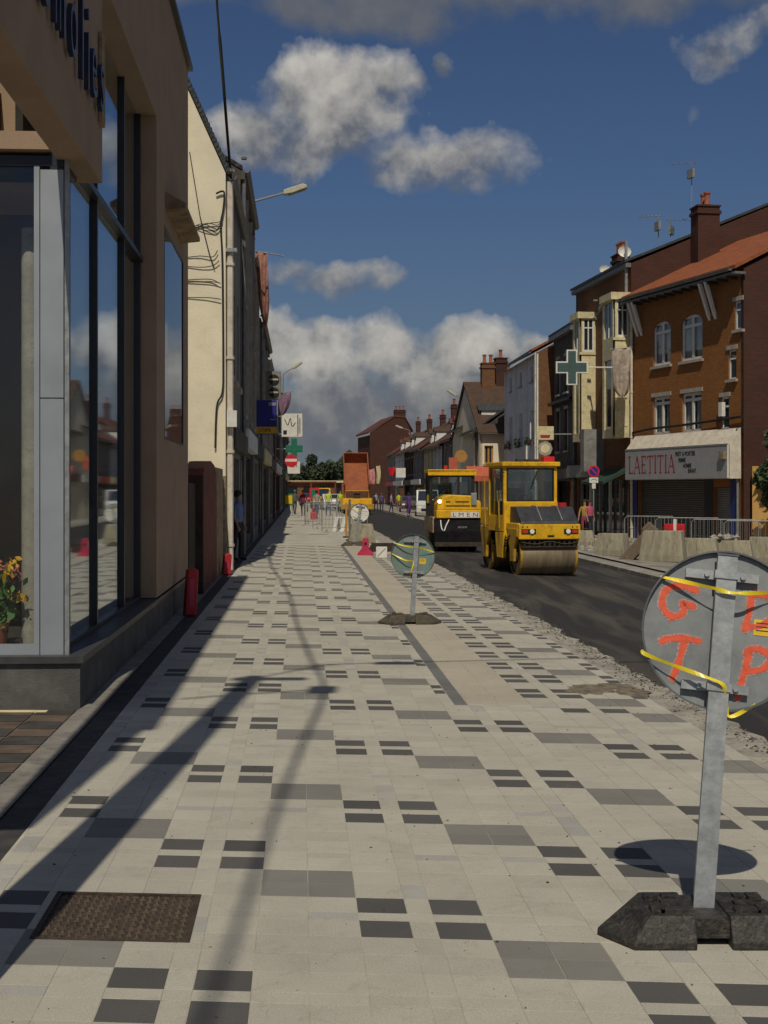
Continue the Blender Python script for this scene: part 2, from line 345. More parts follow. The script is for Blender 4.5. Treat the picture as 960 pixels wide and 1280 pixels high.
M['galv'] = mat('galvanised_steel', (0.34, 0.36, 0.375), 0.5, 0.14, 14, 0.05, 60, metal=0.55, dirt=(0.22, 0.23, 0.24), dirt_amt=0.5)
M['disc_back'] = mat('dull_zinc_disc', (0.235, 0.25, 0.26), 0.55, 0.14, 6, metal=0.35, dirt=(0.14, 0.15, 0.16), dirt_amt=0.45)
M['disc_green'] = mat('green_smeared_disc', (0.20, 0.25, 0.23), 0.55, 0.2, 3, metal=0.3, dirt=(0.07, 0.24, 0.17), dirt_amt=0.9)
M['disc_front'] = mat('white_sign_face', (0.7, 0.7, 0.66), 0.4, 0.05)
M['rim'] = mat('dark_rim', (0.12, 0.13, 0.14), 0.5, 0.2, 6, metal=0.4)
M['rubber'] = mat('black_recycled_rubber', (0.028, 0.026, 0.024), 0.62, 0.3, 14, 0.5, 60, dirt=(0.13, 0.11, 0.085), dirt_amt=0.55)
M['rubber_dusty'] = mat('dusty_brown_rubber', (0.075, 0.062, 0.045), 0.85, 0.3, 14, 0.5, 60, dirt=(0.16, 0.135, 0.1), dirt_amt=0.6)
M['tape'] = mat('yellow_tape', (0.80, 0.63, 0.02), 0.35, 0.12, 9)
M['spray'] = mat('orange_red_spray', (0.72, 0.10, 0.04), 0.5, 0.12, 30)
M['spray_halo'] = mat('pink_overspray', (0.52, 0.30, 0.27), 0.6, 0.12, 60)
for mn_, lo_, hi_ in (('spray_halo', 0.36, 0.54), ('spray', 0.20, 0.34)):
    t = NT(M[mn_].node_tree); o_ = [n for n in t.n if n.type == 'OUTPUT_MATERIAL'][0]; p_ = [n for n in t.n if n.type == 'BSDF_PRINCIPLED'][0]
    nn = t.node('ShaderNodeTexNoise', {'Vector': t.node('ShaderNodeTexCoord').outputs['Object'], 'Scale': 150 if mn_ == 'spray_halo' else 60, 'Detail': 4, 'Roughness': 0.75}).outputs[0]
    t.l.new(t.node('ShaderNodeMixShader', {0: t.ramp(nn, [(lo_, 0.0), (hi_, 1.0)]), 1: t.node('ShaderNodeBsdfTransparent').outputs[0], 2: p_.outputs[0]}).outputs[0], o_.inputs[0])
M['sticker'] = mat('yellow_sticker', (0.80, 0.50, 0.02), 0.5, 0.1, 8)
M['iron'] = mat('rusty_cast_iron', (0.05, 0.034, 0.024), 0.85, 0.3, 7, 0.4, 60, dirt=(0.17, 0.13, 0.09), dirt_amt=0.3)
M['yellow'] = mat('construction_yellow', (0.78, 0.44, 0.008), 0.45, 0.10, 3, dirt=(0.26, 0.15, 0.035), dirt_amt=0.6)
M['yellow_d'] = mat('dirty_yellow', (0.52, 0.30, 0.02), 0.6, 0.2, 4, dirt=(0.08, 0.05, 0.02), dirt_amt=0.6)
M['apron'] = mat('matt_black_apron', (0.014, 0.014, 0.016), 0.95, 0.3, 5, spec=0.15)
M['drum'] = mat('dusty_steel_drum', (0.25, 0.195, 0.12), 0.55, 0.2, 2, metal=0.3, dirt=(0.10, 0.08, 0.055), dirt_amt=0.6, stretch=(6, 0.6, 0.6))
M['hood'] = mat('black_rubber_hood', (0.04, 0.042, 0.05), 0.45, 0.2, 5)
M['mech'] = mat('greasy_machinery', (0.045, 0.032, 0.02), 0.6, 0.4, 9)
M['red_plastic'] = mat('red_plastic', (0.60, 0.02, 0.03), 0.45, 0.15, 5)
M['red_dark'] = mat('deep_red_plastic', (0.42, 0.012, 0.02), 0.5, 0.15, 5)
M['pinkred'] = mat('faded_pink_red_plastic', (0.50, 0.03, 0.09), 0.5, 0.12, 5)
M['lens'] = mat('white_lamp_lens', (0.85, 0.85, 0.8), 0.15, 0.05)
M['lens_red'] = mat('red_lamp_lens', (0.5, 0.05, 0.02), 0.2, 0.05)
M['head_on'] = mat('lit_headlight', (1.0, 0.85, 0.55), 0.3, 0.02, emit=6.0)
M['orange_truck'] = mat('rusty_orange_tipper', (0.30, 0.085, 0.03), 0.6, 0.15, 1.5, dirt=(0.16, 0.05, 0.02), dirt_amt=0.7)
M['orange_dark'] = mat('dark_orange_steel', (0.11, 0.04, 0.025), 0.7, 0.2, 2)
M['green'] = mat('pharmacy_green', (0.02, 0.17, 0.105), 0.4, 0.08, 4)
M['green_grey'] = mat('grey_green_cross_face', (0.06, 0.105, 0.10), 0.4, 0.12, 6)
M['navy'] = mat('navy_blue_sign', (0.02, 0.022, 0.22), 0.4, 0.06, 3)
M['sign_yellow'] = mat('sign_yellow', (0.62, 0.38, 0.02), 0.4, 0.06)
M['drape_pink'] = mat('faded_pink_fabric', (0.42, 0.21, 0.16), 0.95, 0.25, 3, dirt=(0.16, 0.09, 0.09), dirt_amt=0.7)
M['drape_beige'] = mat('beige_fabric', (0.45, 0.37, 0.29), 0.95, 0.25, 2.5, dirt=(0.16, 0.14, 0.19), dirt_amt=0.8)
M['drape_purple'] = mat('purple_pink_fabric', (0.25, 0.15, 0.22), 0.95, 0.25, 3)
M['lamp_cream'] = mat('cream_lamp_housing', (0.50, 0.48, 0.34), 0.5, 0.1, 5)
M['grey_metal'] = mat('grey_painted_metal', (0.30, 0.31, 0.30), 0.5, 0.15, 5, metal=0.3)
M['cable'] = mat('black_cable', (0.012, 0.012, 0.013), 0.7, 0.2)
M['block'] = mat('stained_concrete_block', (0.31, 0.285, 0.21), 0.95, 0.2, 1.6, 0.3, 40, dirt=(0.13, 0.105, 0.06), dirt_amt=0.9, stretch=(3.2, 3.2, 0.45))
M['plank'] = mat('weathered_plank', (0.17, 0.13, 0.095), 0.9, 0.2, 6, stretch=(1, 6, 6))
M['timber_dark'] = mat('dark_timber', (0.05, 0.035, 0.025), 0.9, 0.3, 5)
M['foliage'] = mat('dark_green_leaves', (0.05, 0.085, 0.03), 0.8, 0.4, 2.2)
M['foliage_far'] = mat('distant_green_leaves', (0.045, 0.07, 0.032), 0.85, 0.4, 0.7)
M['bark'] = mat('bark', (0.08, 0.06, 0.045), 0.95, 0.3, 6)
M['petal_pink'] = mat('pink_petals', (0.42, 0.10, 0.15), 0.7, 0.25, 9)
M['petal_yellow'] = mat('yellow_petals', (0.55, 0.32, 0.02), 0.7, 0.2, 9)
M['leaf_shop'] = mat('fresh_green_leaves', (0.06, 0.17, 0.03), 0.6, 0.3, 9)
M['white_car'] = mat('white_car_paint', (0.6, 0.6, 0.58), 0.3, 0.05)
M['dark_glass'] = glassmat('dark_vehicle_glass', (0.015, 0.02, 0.03), 0.08)
M['hiviz'] = mat('fluorescent_yellow_cloth', (0.65, 0.75, 0.03), 0.7, 0.1, 9)
M['purple'] = mat('purple_cloth', (0.16, 0.06, 0.32), 0.8, 0.2, 5)
M['pink'] = mat('pink_cloth', (0.65, 0.28, 0.30), 0.8, 0.25, 4)
M['orange_awn'] = mat('orange_red_awning', (0.48, 0.11, 0.06), 0.8, 0.1, 4)
M['green_dark'] = mat('dark_green_awning', (0.02, 0.05, 0.035), 0.8, 0.2, 4)

# asphalt: dark fresh mat with lighter dusty wheel bands running along the street
m = bpy.data.materials.new('asphalt'); m.use_nodes = True; t = NT(m.node_tree); t.n.clear()
out = t.node('ShaderNodeOutputMaterial'); b = t.node('ShaderNodeBsdfPrincipled', {'Roughness': 0.78, 'Specular IOR Level': 0.35})
pos = t.node('ShaderNodeNewGeometry').outputs['Position']
rot = t.node('ShaderNodeMapping', {0: pos, 'Rotation': (0, 0, 0.15), 'Scale': (1.5, 0.16, 1)}).outputs[0]
nb = t.node('ShaderNodeTexNoise', {'Vector': rot, 'Scale': 1.4, 'Detail': 5, 'Roughness': 0.6, 'Distortion': 0.4}).outputs[0]
ng = t.node('ShaderNodeTexNoise', {'Vector': pos, 'Scale': 140, 'Detail': 2}).outputs[0]
sy_ = t.node('ShaderNodeSeparateXYZ', {0: pos}).outputs[1]
dust = t.m('MULTIPLY', t.ramp(nb, [(0.46, 0.0), (0.64, 1.0)]), t.m('MULTIPLY_ADD', sy_, -0.03, 1.75, clamp=True))
c = t.mix(dust, (0.020, 0.019, 0.020), (0.085, 0.074, 0.058))
nc = t.node('ShaderNodeTexNoise', {'Vector': pos, 'Scale': 45, 'Detail': 5, 'Roughness': 0.8}).outputs[0]
c = t.mix(t.m('MULTIPLY', t.ramp(nc, [(0.5, 0.0), (0.66, 1.0)]), 0.3), c, (0.09, 0.08, 0.068))
c = t.mix(t.m('MULTIPLY', ng, 0.35), c, (0.07, 0.065, 0.06))
t.l.new(c, b.inputs['Base Color'])
t.l.new(t.node('ShaderNodeBump', {'Height': ng, 'Strength': 0.5, 'Distance': 0.01}).outputs[0], b.inputs['Normal'])
t.l.new(b.outputs[0], out.inputs[0]); M['asphalt'] = m

# ------------------------------------------------------------------ the ground
def strip(name, a0, a1, b0, b1, z, mt, kind='structure', step=3.0, jag=0.0, jag0=0.0, **props):
    mb = MB(); n = max(1, int((b1 - b0) / step)); na = 4
    vs = []
    for i in range(n + 1):
        b_ = b0 + (b1 - b0) * i / n
        e0 = a0 + random.uniform(-jag0, jag0); e1 = a1 + random.uniform(-jag, jag)
        for k in range(na + 1):
            a = e0 + (e1 - e0) * k / na
            p = AB(a, b_); vs.append((p.x, p.y, gz(p.x, p.y) + z))
    fs = [(i * (na + 1) + k, i * (na + 1) + k + 1, (i + 1) * (na + 1) + k + 1, (i + 1) * (na + 1) + k) for i in range(n) for k in range(na)]
    mb.add(vs, fs); return mb.build(name, mt, kind=kind, **props)

gm = MB()
xs = [-900, -200, -60, -20, -6, -1.75, 3.2, 6, 9, 12, 16.7, 30, 60, 200, 900]; bs = [-200, -40, -5, 20, 60, 120, 220, 400, 1500]
vs = []
for b_ in bs:
    for a in xs:
        p = AB(a, b_); vs.append((p.x, p.y, gz(p.x, p.y) - 0.06))
n = len(xs)
gm.add(vs, [(j * n + i, j * n + i + 1, (j + 1) * n + i + 1, (j + 1) * n + i) for j in range(len(bs) - 1) for i in range(n - 1)])
gm.build('ground', M['earth'], kind='structure')
strip('concrete_margin', -1.72, -1.56, 0, 230, 0.0, M['slab'])
strip('painted_shade_band', -1.56, -1.385, 0, 230, -0.010, M['shade_strip'])  # dark strip laid in to stand for a cast shadow band
strip('road', 3.12, 7.55, -30, 420, -0.05, M['asphalt'])
strip('kerb_haunch', 2.60, 3.17, -6, 60, -0.012, M['haunch'], step=0.28, jag=0.055)
strip('kerb_haunch', 2.60, 3.15, 60, 230, -0.012, M['haunch'])
strip('pavement_far', -1.385, 2.62, 42.02, 230, -0.003, M['pave_far'])
strip('pavement_right', 7.75, 18, 18, 230, 0.0, M['far_pave'])
kb = MB()
for b0 in range(18, 200, 1):
    if b0 > 90: break
    M4 = []
    for a, z in ((7.5, -0.12), (7.5, 0.035), (7.62, 0.06), (7.78, 0.06), (7.78, -0.12)):
        M4.append((a, z))
    vs = [Vector((AB(a, bb).x, bb, gz(AB(a, bb).x, bb) + z)) for bb in (b0 + 0.02, b0 + 0.99) for a, z in M4]
    kb.add(vs, [(0, 1, 2, 3, 4), (9, 8, 7, 6, 5)] + [(i, i + 5, (i + 1) % 5 + 5, (i + 1) % 5) for i in range(5)])
kb.build('kerb', M['kerb'], kind='structure')
strip('kerb_line_inner', 8.25, 8.5, 24, 90, 0.045, M['kerb'])

# entrance floor before the shop, brown tiles with paler joints
ef = MB()
for i in range(26):
    for j in range(14):
        a1 = -1.74 - i * 0.3; b0 = 6.4 + j * 0.3
        q = [AB(a1 - 0.288, b0), AB(a1, b0), AB(a1, b0 + 0.288), AB(a1 - 0.288, b0 + 0.288)]
        ef.add([(p.x, p.y, 0.0) for p in q], [(0, 1, 2, 3)], (i * 7 + j * 3) % 2)
eo = MB(); q = [AB(-9.6, 6.3), AB(-1.722, 6.3), AB(-1.722, 10.62), AB(-9.6, 10.62)]
eo.add([(p.x, p.y, -0.008) for p in q], [(0, 1, 2, 3)]); floor_e = eo.build('entrance_floor', M['slab'], kind='structure')
M['brown_floor2'] = mat('darker_entrance_tiles', (0.055, 0.05, 0.045), 0.7, 0.3, 4, world=True)
ef.build('floor_tiles', [M['brown_floor'], M['brown_floor2']], floor_e, kind='stuff')
st = MB(); q = [AB(-4.2, 10.42), AB(-1.95, 10.42), AB(-1.95, 10.50), AB(-4.2, 10.50)]
st.add([(p.x, p.y, 0.004) for p in q] + [(p.x, p.y, -0.02) for p in q], [(0, 1, 2, 3), (0, 4, 5, 1), (1, 5, 6, 2)]); st.build('pale_threshold_strip', M['cream'], floor_e)

# pavement: every paver a piece (300 nearest are objects, the rest one joined part)
TS = -0.075; PB = 0.895; PA = 0.90; A0 = 0.231; B0 = 5.695
EA = Vector((1, TS, 0)); EB = Vector((-0.0612, 1, 0))
base = MB()
for a0_, a1_, b0_, b1_ in ((-1.385, 2.86, -8, 5.08), (-1.385, 2.86, 5.69, 42.2), (-1.385, -1.035, 5.08, 5.69), (-0.42, 2.86, 5.08, 5.69)):
    q = [EA * a0_ + EB * b0_, EA * a1_ + EB * b0_, EA * a1_ + EB * b1_, EA * a0_ + EB * b1_]
    base.add([(p.x, p.y, -0.0024) for p in q], [(0, 1, 2, 3)])
pav = base.build('pavement', M['mortar'], kind='structure')
colw = [(0, .2), (.2, .3), (.3, .5), (.5, .7), (.7, .9)]
tiles = []      # (a0, a1, b0, b1, mat)
mh = (-1.035, -0.42, 5.08, 5.69)        # manhole opening in (a, b)
def tile_kind(ci, ri, dark, seed):
    if ci in (0, 2) and ri in (0, 2): return 'p_dark' if dark else 'p_beige'
    if ci in (3, 4) and ri in (3, 4): return 'p_grey' if dark else 'p_light'
    if ci == 1 or ri == 1: return 'p_blue' if (seed % 3 == 0 and not dark) else 'p_light'
    return 'p_light'
def hits_mh(a0, a1, b0, b1): return a0 < mh[1] and a1 > mh[0] and b0 < mh[3] and b1 > mh[2]
rr = random.Random(3)
for j in range(-9, 42):
    for ri, (r0, r1) in enumerate(colw):
        bt = B0 + PB * j - r0 * PB / .9; bb = B0 + PB * j - r1 * PB / .9
        if bt > 42.1 or bt < 0.5: continue
        for i in range(-3, 4):
            for ci, (c0, c1) in enumerate(colw):
                a0, a1 = A0 + PA * i + c0, A0 + PA * i + c1
                am = (a0 + a1) / 2
                if am < -1.37 or a0 > 2.84: continue
                a1 = min(a1, 2.85); a0 = max(a0, -1.383)
                k = tile_kind(ci, ri, (i + j) % 2 == 0, rr.randrange(9))
                if bb > 10.85:
                    if am > 1.335: continue
                    if a1 > 1.30: a1 = 1.222
                tiles.append((a0, a1, bb, bt, k))
        if bb > 10.85:
            for n_ in range(1): tiles.append((1.226, 1.332, bb, bt, 'p_strip'))
for j in range(-1, 36):
    for ri, (r0, r1) in enumerate(colw):
        bt = 11.79 + PB * j - r0 * PB / .9; bb = 11.79 + PB * j - r1 * PB / .9
        if bb < 10.88: bb = max(bb, 10.90)
        if bt > 42.1 or bt < 11.0: continue
        for i in (0, 1):
            for ci, (c0, c1) in enumerate(colw):
                a0, a1 = 1.835 + PA * i + c0, 1.835 + PA * i + c1
                if a0 > 2.8: continue
                a1 = min(a1, 2.85)
                k = tile_kind(ci, ri, True, rr.randrange(9))
                if k == 'p_grey' and (j + i) % 2: k = 'p_light'
                tiles.append((a0, a1, bb, bt, k))
    bt = 11.79 + PB * j
    if 11 < bt < 42: tiles.append((1.336, 1.58, max(10.9, bt - PB), bt, 'p_sand')); tiles.append((1.584, 1.831, max(10.9, bt - PB), bt, 'p_sand'))
def cut(ts):
    out = []
    for (a0, a1, b0, b1, k) in ts:
        if not hits_mh(a0, a1, b0, b1): out.append((a0, a1, b0, b1, k)); continue
        if b1 > mh[3]: out.append((a0, a1, mh[3], b1, k))
        if b0 < mh[2]: out.append((a0, a1, b0, mh[2], k))
        m0, m1 = max(b0, mh[2]), min(b1, mh[3])
        if a0 < mh[0]: out.append((a0, mh[0], m0, m1, k))
        if a1 > mh[1]: out.append((mh[1], a1, m0, m1, k))
    return [q for q in out if q[1] - q[0] > 0.02 and q[3] - q[2] > 0.02]
tiles = cut(tiles)
def tile_geo(w_, l_, g=0.0012, ch=0.0012):
    c = [(g, g), (w_ - g, g), (w_ - g, l_ - g), (g, l_ - g)]
    i_ = [(g + ch, g + ch), (w_ - g - ch, g + ch), (w_ - g - ch, l_ - g - ch), (g + ch, l_ - g - ch)]
    vs = [EA * x + EB * y + Vector((0, 0, -0.02)) for x, y in c] + [EA * x + EB * y + Vector((0, 0, -0.0008)) for x, y in c] + [EA * x + EB * y for x, y in i_]
    fs = [(k, (k + 1) % 4, (k + 1) % 4 + 4, k + 4) for k in range(4)] + [(k + 4, (k + 1) % 4 + 4, (k + 1) % 4 + 8, k + 8) for k in range(4)] + [(8, 9, 10, 11)]
    return vs, fs
def visible(a, b):
    p = EA * a + EB * b
    if p.y < 0.5: return False
    u = 480 + F * p.x / p.y; v = HZ + F * H / p.y
    return -25 < u < 985 and v < 1300
vis = sorted([q for q in tiles if visible((q[0] + q[1]) / 2, (q[2] + q[3]) / 2)], key=lambda q: (q[2] + q[3]) / 2 / max(.1, (q[1] - q[0]) * 5) ** .5)
near = set(id(q) for q in vis[:300])
cache = {}; rest = MB(); order = ['p_light', 'p_beige', 'p_blue', 'p_grey', 'p_dark', 'p_strip', 'p_sand']
for q in tiles:
    a0, a1, b0, b1, k = q
    org = EA * a0 + EB * b0; dz = rr.uniform(-0.0008, 0.0008)
    if id(q) in near:
        key = (round(a1 - a0, 3), round(b1 - b0, 3), k)
        if key not in cache:
            vs, fs = tile_geo(a1 - a0, b1 - b0); me = bpy.data.meshes.new('paver')
            me.from_pydata([tuple(v) for v in vs], [], fs); me.materials.append(M[k]); cache[key] = me
        o = bpy.data.objects.new('paver', cache[key]); COL.objects.link(o); o.parent = pav; o.location = (org.x, org.y, dz)
    else:
        vs, fs = tile_geo(a1 - a0, b1 - b0); off = org + Vector((0, 0, dz))
        rest.add([v + off for v in vs], fs, order.index(k))
rest.build('paver_field', [M[k] for k in order], pav, kind='stuff')

# manhole cover
mc = thing('manhole_cover', 'rusty square iron manhole cover set in the pale paving at lower left', 'manhole cover', tuple(EA * mh[0] + EB * mh[2]))
fw, fl = mh[1] - mh[0], mh[3] - mh[2]
def pq(x, y, z): v = EA * x + EB * y; return (v.x, v.y, z)
fr = MB()
for x0, x1, y0, y1 in ((0, fw, 0, .022), (0, fw, fl - .022, fl), (0, .022, .022, fl - .022), (fw - .022, fw, .022, fl - .022)):
    fr.add([pq(x, y, z) for z in (-0.03, 0.001) for x, y in ((x0, y0), (x1, y0), (x1, y1), (x0, y1))], [(4, 5, 6, 7), (0, 1, 5, 4), (1, 2, 6, 5), (2, 3, 7, 6), (3, 0, 4, 7)])
fr.build('frame', M['iron'], mc)
pl = MB(); pl.add([pq(x, y, z) for z in (-0.03, -0.007) for x, y in ((.022, .028), (fw - .022, .022), (fw - .022, fl - .022), (.022, fl - .022))], [(4, 5, 6, 7), (0, 1, 5, 4), (1, 2, 6, 5), (2, 3, 7, 6), (3, 0, 4, 7)])
plate = pl.build('plate', M['iron'], mc)
tr = MB(); nx = 17
for i in range(nx):
    for j in range(nx):
        cx, cy = .045 + (fw - .09) * i / (nx - 1), .045 + (fl - .09) * j / (nx - 1); hx, hy = (.012, .005) if (i + j) % 2 else (.005, .012)
        tr.add([pq(cx + dx * hx * s_, cy + dy * hy * s_, z) for z, s_ in ((-0.0072, 1.2), (-0.001, .75)) for dx, dy in ((-1, -1), (1, -1), (1, 1), (-1, 1))], [(4, 5, 6, 7), (0, 1, 5, 4), (1, 2, 6, 5), (2, 3, 7, 6), (3, 0, 4, 7)])
M['iron_worn'] = mat('worn_iron_lugs', (0.085, 0.06, 0.04), 0.8, 0.35, 9)
tr.build('tread_lugs', M['iron_worn'], plate, kind='stuff')

# gravel along the haunch
gr = MB(); rg = random.Random(5)
def stone(mb, p, r, mi=0):
    vs = [Vector((rg.uniform(.6, 1) * r * sx, rg.uniform(.6, 1) * r * sy, rg.uniform(.35, .8) * r * sz)) + p for sx, sy, sz in ((1, 0, 0), (0, 1, 0), (-1, 0, 0), (0, -1, 0), (0, 0, 1), (0, 0, -1))]
    mb.add(vs, [(0, 1, 4), (1, 2, 4), (2, 3, 4), (3, 0, 4), (1, 0, 5), (2, 1, 5), (3, 2, 5), (0, 3, 5)], mi)
for _ in range(2600):
    b_ = 5 + 20 * rg.random() ** 2.4; a = min(3.3, max(2.78, rg.gauss(3.08, .085)))
    p = AB(a, b_); stone(gr, Vector((p.x, p.y, -0.008 - (0.035 if a > 3.17 else 0))), rg.choice((.005, .007, .009, .013, .018)), rg.randrange(3))
M['gravel2'] = mat('dark_gravel', (0.06, 0.055, 0.05), 0.95, 0.4, 9, world=True); M['gravel3'] = mat('pale_gravel', (0.36, 0.33, 0.28), 0.95, 0.3, 9, world=True)
gr.build('gravel', [M['gravel'], M['gravel2'], M['gravel3']], kind='stuff')
# mud patch smeared over the pavers near the haunch, tiny debris on the paving
md = MB(); 
for k, (u, v, rx, ry) in enumerate(((735, 862, .20, .30), (790, 865, .17, .26), (765, 858, .22, .2))):
    c_ = G(u, v); n = 22
    vs = [(c_.x, c_.y, .0035 + k * .0022)] + [(c_.x + rx * math.cos(i / n * 6.283) * rg.uniform(.65, 1.2), c_.y + ry * math.sin(i / n * 6.283) * rg.uniform(.6, 1.2), .0006) for i in range(n)]
    md.add(vs, [(0, i + 1, (i + 1) % n + 1) for i in range(n)])
M['mud'] = mat('dry_mud', (0.19, 0.155, 0.11), 0.95, 0.4, 12, 0.4, 50, world=True)
md.build('mud_smear', M['mud'], kind='stuff')
db = MB()
for _ in range(420):
    b_ = 3.8 + 12 * rg.random() ** 1.3; a = rg.uniform(-1.3, 2.7); p = EA * a + EB * b_
    stone(db, p + Vector((0, 0, 0.001)), rg.choice((.003, .004, .006, .009)), rg.randrange(2))
db.build('paving_crumbs', [M['gravel2'], M['mud']], kind='stuff')

# ------------------------------------------------------------------ buildings
class Fac:
    def __init__(s, name, label, cat, A, B, z0=0.0, group=None):
        s.A = Vector((A[0], A[1])); s.B = Vector((B[0], B[1])); d = (s.B - s.A); s.L = d.length; s.d = d.normalized()
        s.n = Vector((-s.d.y, s.d.x)); s.z0 = z0
        s.root = thing(name, label, cat, (A[0], A[1], z0), math.atan2(s.d.y, s.d.x), group)
    def p(s, u, v, d=0.0):
        cu = (u - 480) / F
        Y = (d + s.A.dot(s.n)) / (cu * s.n.x + s.n.y); q = Vector((cu * Y, Y)) - s.A
        return q.dot(s.d), H + (HZ - v) / F * Y - s.z0
    def r(s, u0, u1, v0, v1, d=0.0):      # pixel rectangle -> (x0,x1,z0,z1)
        a, b = s.p(u0, (v0 + v1) / 2, d)[0], s.p(u1, (v0 + v1) / 2, d)[0]
        um = (u0 + u1) / 2; zt, zb = s.p(um, v0, d)[1], s.p(um, v1, d)[1]
        return (min(a, b), max(a, b), zb, zt)
    def world(s, x, y, z): q = s.A + s.d * x + s.n * y; return Vector((q.x, q.y, z + s.z0))

def wall(mb, x0, x1, z0, z1, holes, rev=0.2, y=0.0, th=0.3):
    xs = sorted(set([x0, x1] + [min(max(h, x0), x1) for q in holes for h in q[:2]])); zs = sorted(set([z0, z1] + [min(max(h, z0), z1) for q in holes for h in q[2:4]]))
    for i in range(len(xs) - 1):
        for j in range(len(zs) - 1):
            cx, cz = (xs[i] + xs[i + 1]) / 2, (zs[j] + zs[j + 1]) / 2
            if any(q[0] < cx < q[1] and q[2] < cz < q[3] for q in holes): continue
            mb.add([(xs[i], y, zs[j]), (xs[i + 1], y, zs[j]), (xs[i + 1], y, zs[j + 1]), (xs[i], y, zs[j + 1])], [(0, 1, 2, 3)])
    for (a, b, c, d) in [q[:4] for q in holes]:
        mb.add([(a, y, c), (b, y, c), (b, y, d), (a, y, d), (a, y + rev, c), (b, y + rev, c), (b, y + rev, d), (a, y + rev, d)], [(0, 4, 5, 1), (1, 5, 6, 2), (2, 6, 7, 3), (3, 7, 4, 0)])

def window(root, x0, x1, z0, z1, fm='frame_w', y=0.14, leaves=2, transom=0.0, sill=True, lintel=False, curtain=True, ft=0.065, sm='stone_sill', pane='glass', planter=False, simple=False):
    f = MB(); f.box(x0, x0 + ft, y, y + .06, z0, z1); f.box(x1 - ft, x1, y, y + .06, z0, z1)
    f.box(x0 + ft, x1 - ft, y, y + .06, z0, z0 + ft); f.box(x0 + ft, x1 - ft, y, y + .06, z1 - ft, z1)
    for k in range(1, leaves):
        c = x0 + (x1 - x0) * k / leaves; f.box(c - ft * .6, c + ft * .6, y - .01, y + .05, z0 + ft, z1 - ft)
    if transom: zt = z1 - (z1 - z0) * transom; f.box(x0 + ft, x1 - ft, y - .012, y + .048, zt - ft * .5, zt + ft * .5)
    o = f.build('window', M[fm], root)
    p_ = MB(); p_.add([(x0 + ft * .5, y + .03, z0 + ft * .5), (x1 - ft * .5, y + .03, z0 + ft * .5), (x1 - ft * .5, y + .03, z1 - ft * .5), (x0 + ft * .5, y + .03, z1 - ft * .5)], [(0, 1, 2, 3)])
    p_.build('pane', M['glass_shop'] if curtain else M[pane], o)
    if curtain:
        cu = MB(); n = 14; w_ = x1 - x0
        for side in (0, 1):
            a, b = (x0 + .05, x0 + w_ * .43) if side == 0 else (x1 - w_ * .43, x1 - .05)
            vs = []
            for i in range(n + 1):
                xx = a + (b - a) * i / n; yy = y + .13 + .025 * math.sin(i * 1.9)
                vs += [(xx, yy, z0), (xx, yy, z1)]
            cu.add(vs, [(2 * i, 2 * i + 2, 2 * i + 3, 2 * i + 1) for i in range(n)])
        cu.build('curtain', M['curtain'], o)
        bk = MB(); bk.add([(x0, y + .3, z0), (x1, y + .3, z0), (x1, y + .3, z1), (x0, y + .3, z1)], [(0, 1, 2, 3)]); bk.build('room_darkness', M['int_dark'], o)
    if sill: MB().box(x0 - .1, x1 + .1, -.1, y - .004, z0 - .11, z0 - .004).build('sill', M[sm], o)
    if lintel: MB().box(x0 - .1, x1 + .1, -.045, y - .06, z1 + .004, z1 + .17).build('lintel', M[sm], o)
    if planter:
        MB().box(x0 + .05, x1 - .05, -.34, -.12, z0 - .02, z0 + .2).build('flower_box', M['timber_dark'], o)
        lf = MB(); rl = random.Random(int(x0 * 10))
        for _ in range(70): leaf(lf, Vector((rl.uniform(x0, x1), rl.uniform(-.42, -.1), z0 + rl.uniform(-.15, .4))), .09, rl)
        lf.build('flowers', M['foliage'], o)
    return o
def leaf(mb, p, r, rn, mi=0):
    n = Vector((rn.gauss(0, 1), rn.gauss(0, 1), rn.gauss(0, 1))).normalized(); a = n.orthogonal().normalized(); b = n.cross(a)
    an = rn.uniform(0, 6.28); a, b = a * math.cos(an) + b * math.sin(an), b * math.cos(an) - a * math.sin(an)
    r *= rn.uniform(.6, 1.25); mb.add([p - a * r, p - b * r * .45, p + a * r, p + b * r * .45 + n * r * .1], [(0, 1, 2, 3)], mi)

def roof(fac, prof, th=0.14, over=0.0, mt='tile_brown', name='roof', x0=0, x1=None):
    """prof: (depth, height) points from eave over the ridge to the back"""
    x1 = fac.L if x1 is None else x1
    up = [(d, z + th) for d, z in prof]; poly = prof + up[::-1]
    mb = MB(); n = len(prof)
    vs = [(x, d, z) for x in (x0 - over, x1 + over) for d, z in poly]; N = 2 * n
    fs = []
    for i in range(n - 1):
        fs += [(i, i + 1, N - 2 - i, N - 1 - i), (i + N, N - 1 - i + N, N - 2 - i + N, i + 1 + N)]
    fs += [(i, (i + 1) % N, (i + 1) % N + N, i + N) for i in range(N)]
    return mb.add(vs, fs).build(name, M[mt], fac.root)
def gables(fac, prof, depth, mt, z0=0.0, ze=None, names='side_wall', near_mt=None, rear=True):
    out = []
    for k, x in enumerate((0.0, fac.L)):
        poly = [(0, z0), (depth, z0)] + [(d, z - .01) for d, z in prof[::-1]]
        mb = MB(); mb.prism(poly, x + (.004 if k == 0 else -.2), x + (.2 if k == 0 else -.004), axis='x')
        out.append(mb.build(names, M[mt], fac.root))
    if rear: MB().box(.2, fac.L - .2, depth - .2, depth - .004, z0, prof[-1][1]).build('rear_wall', M[mt], fac.root)
    return out
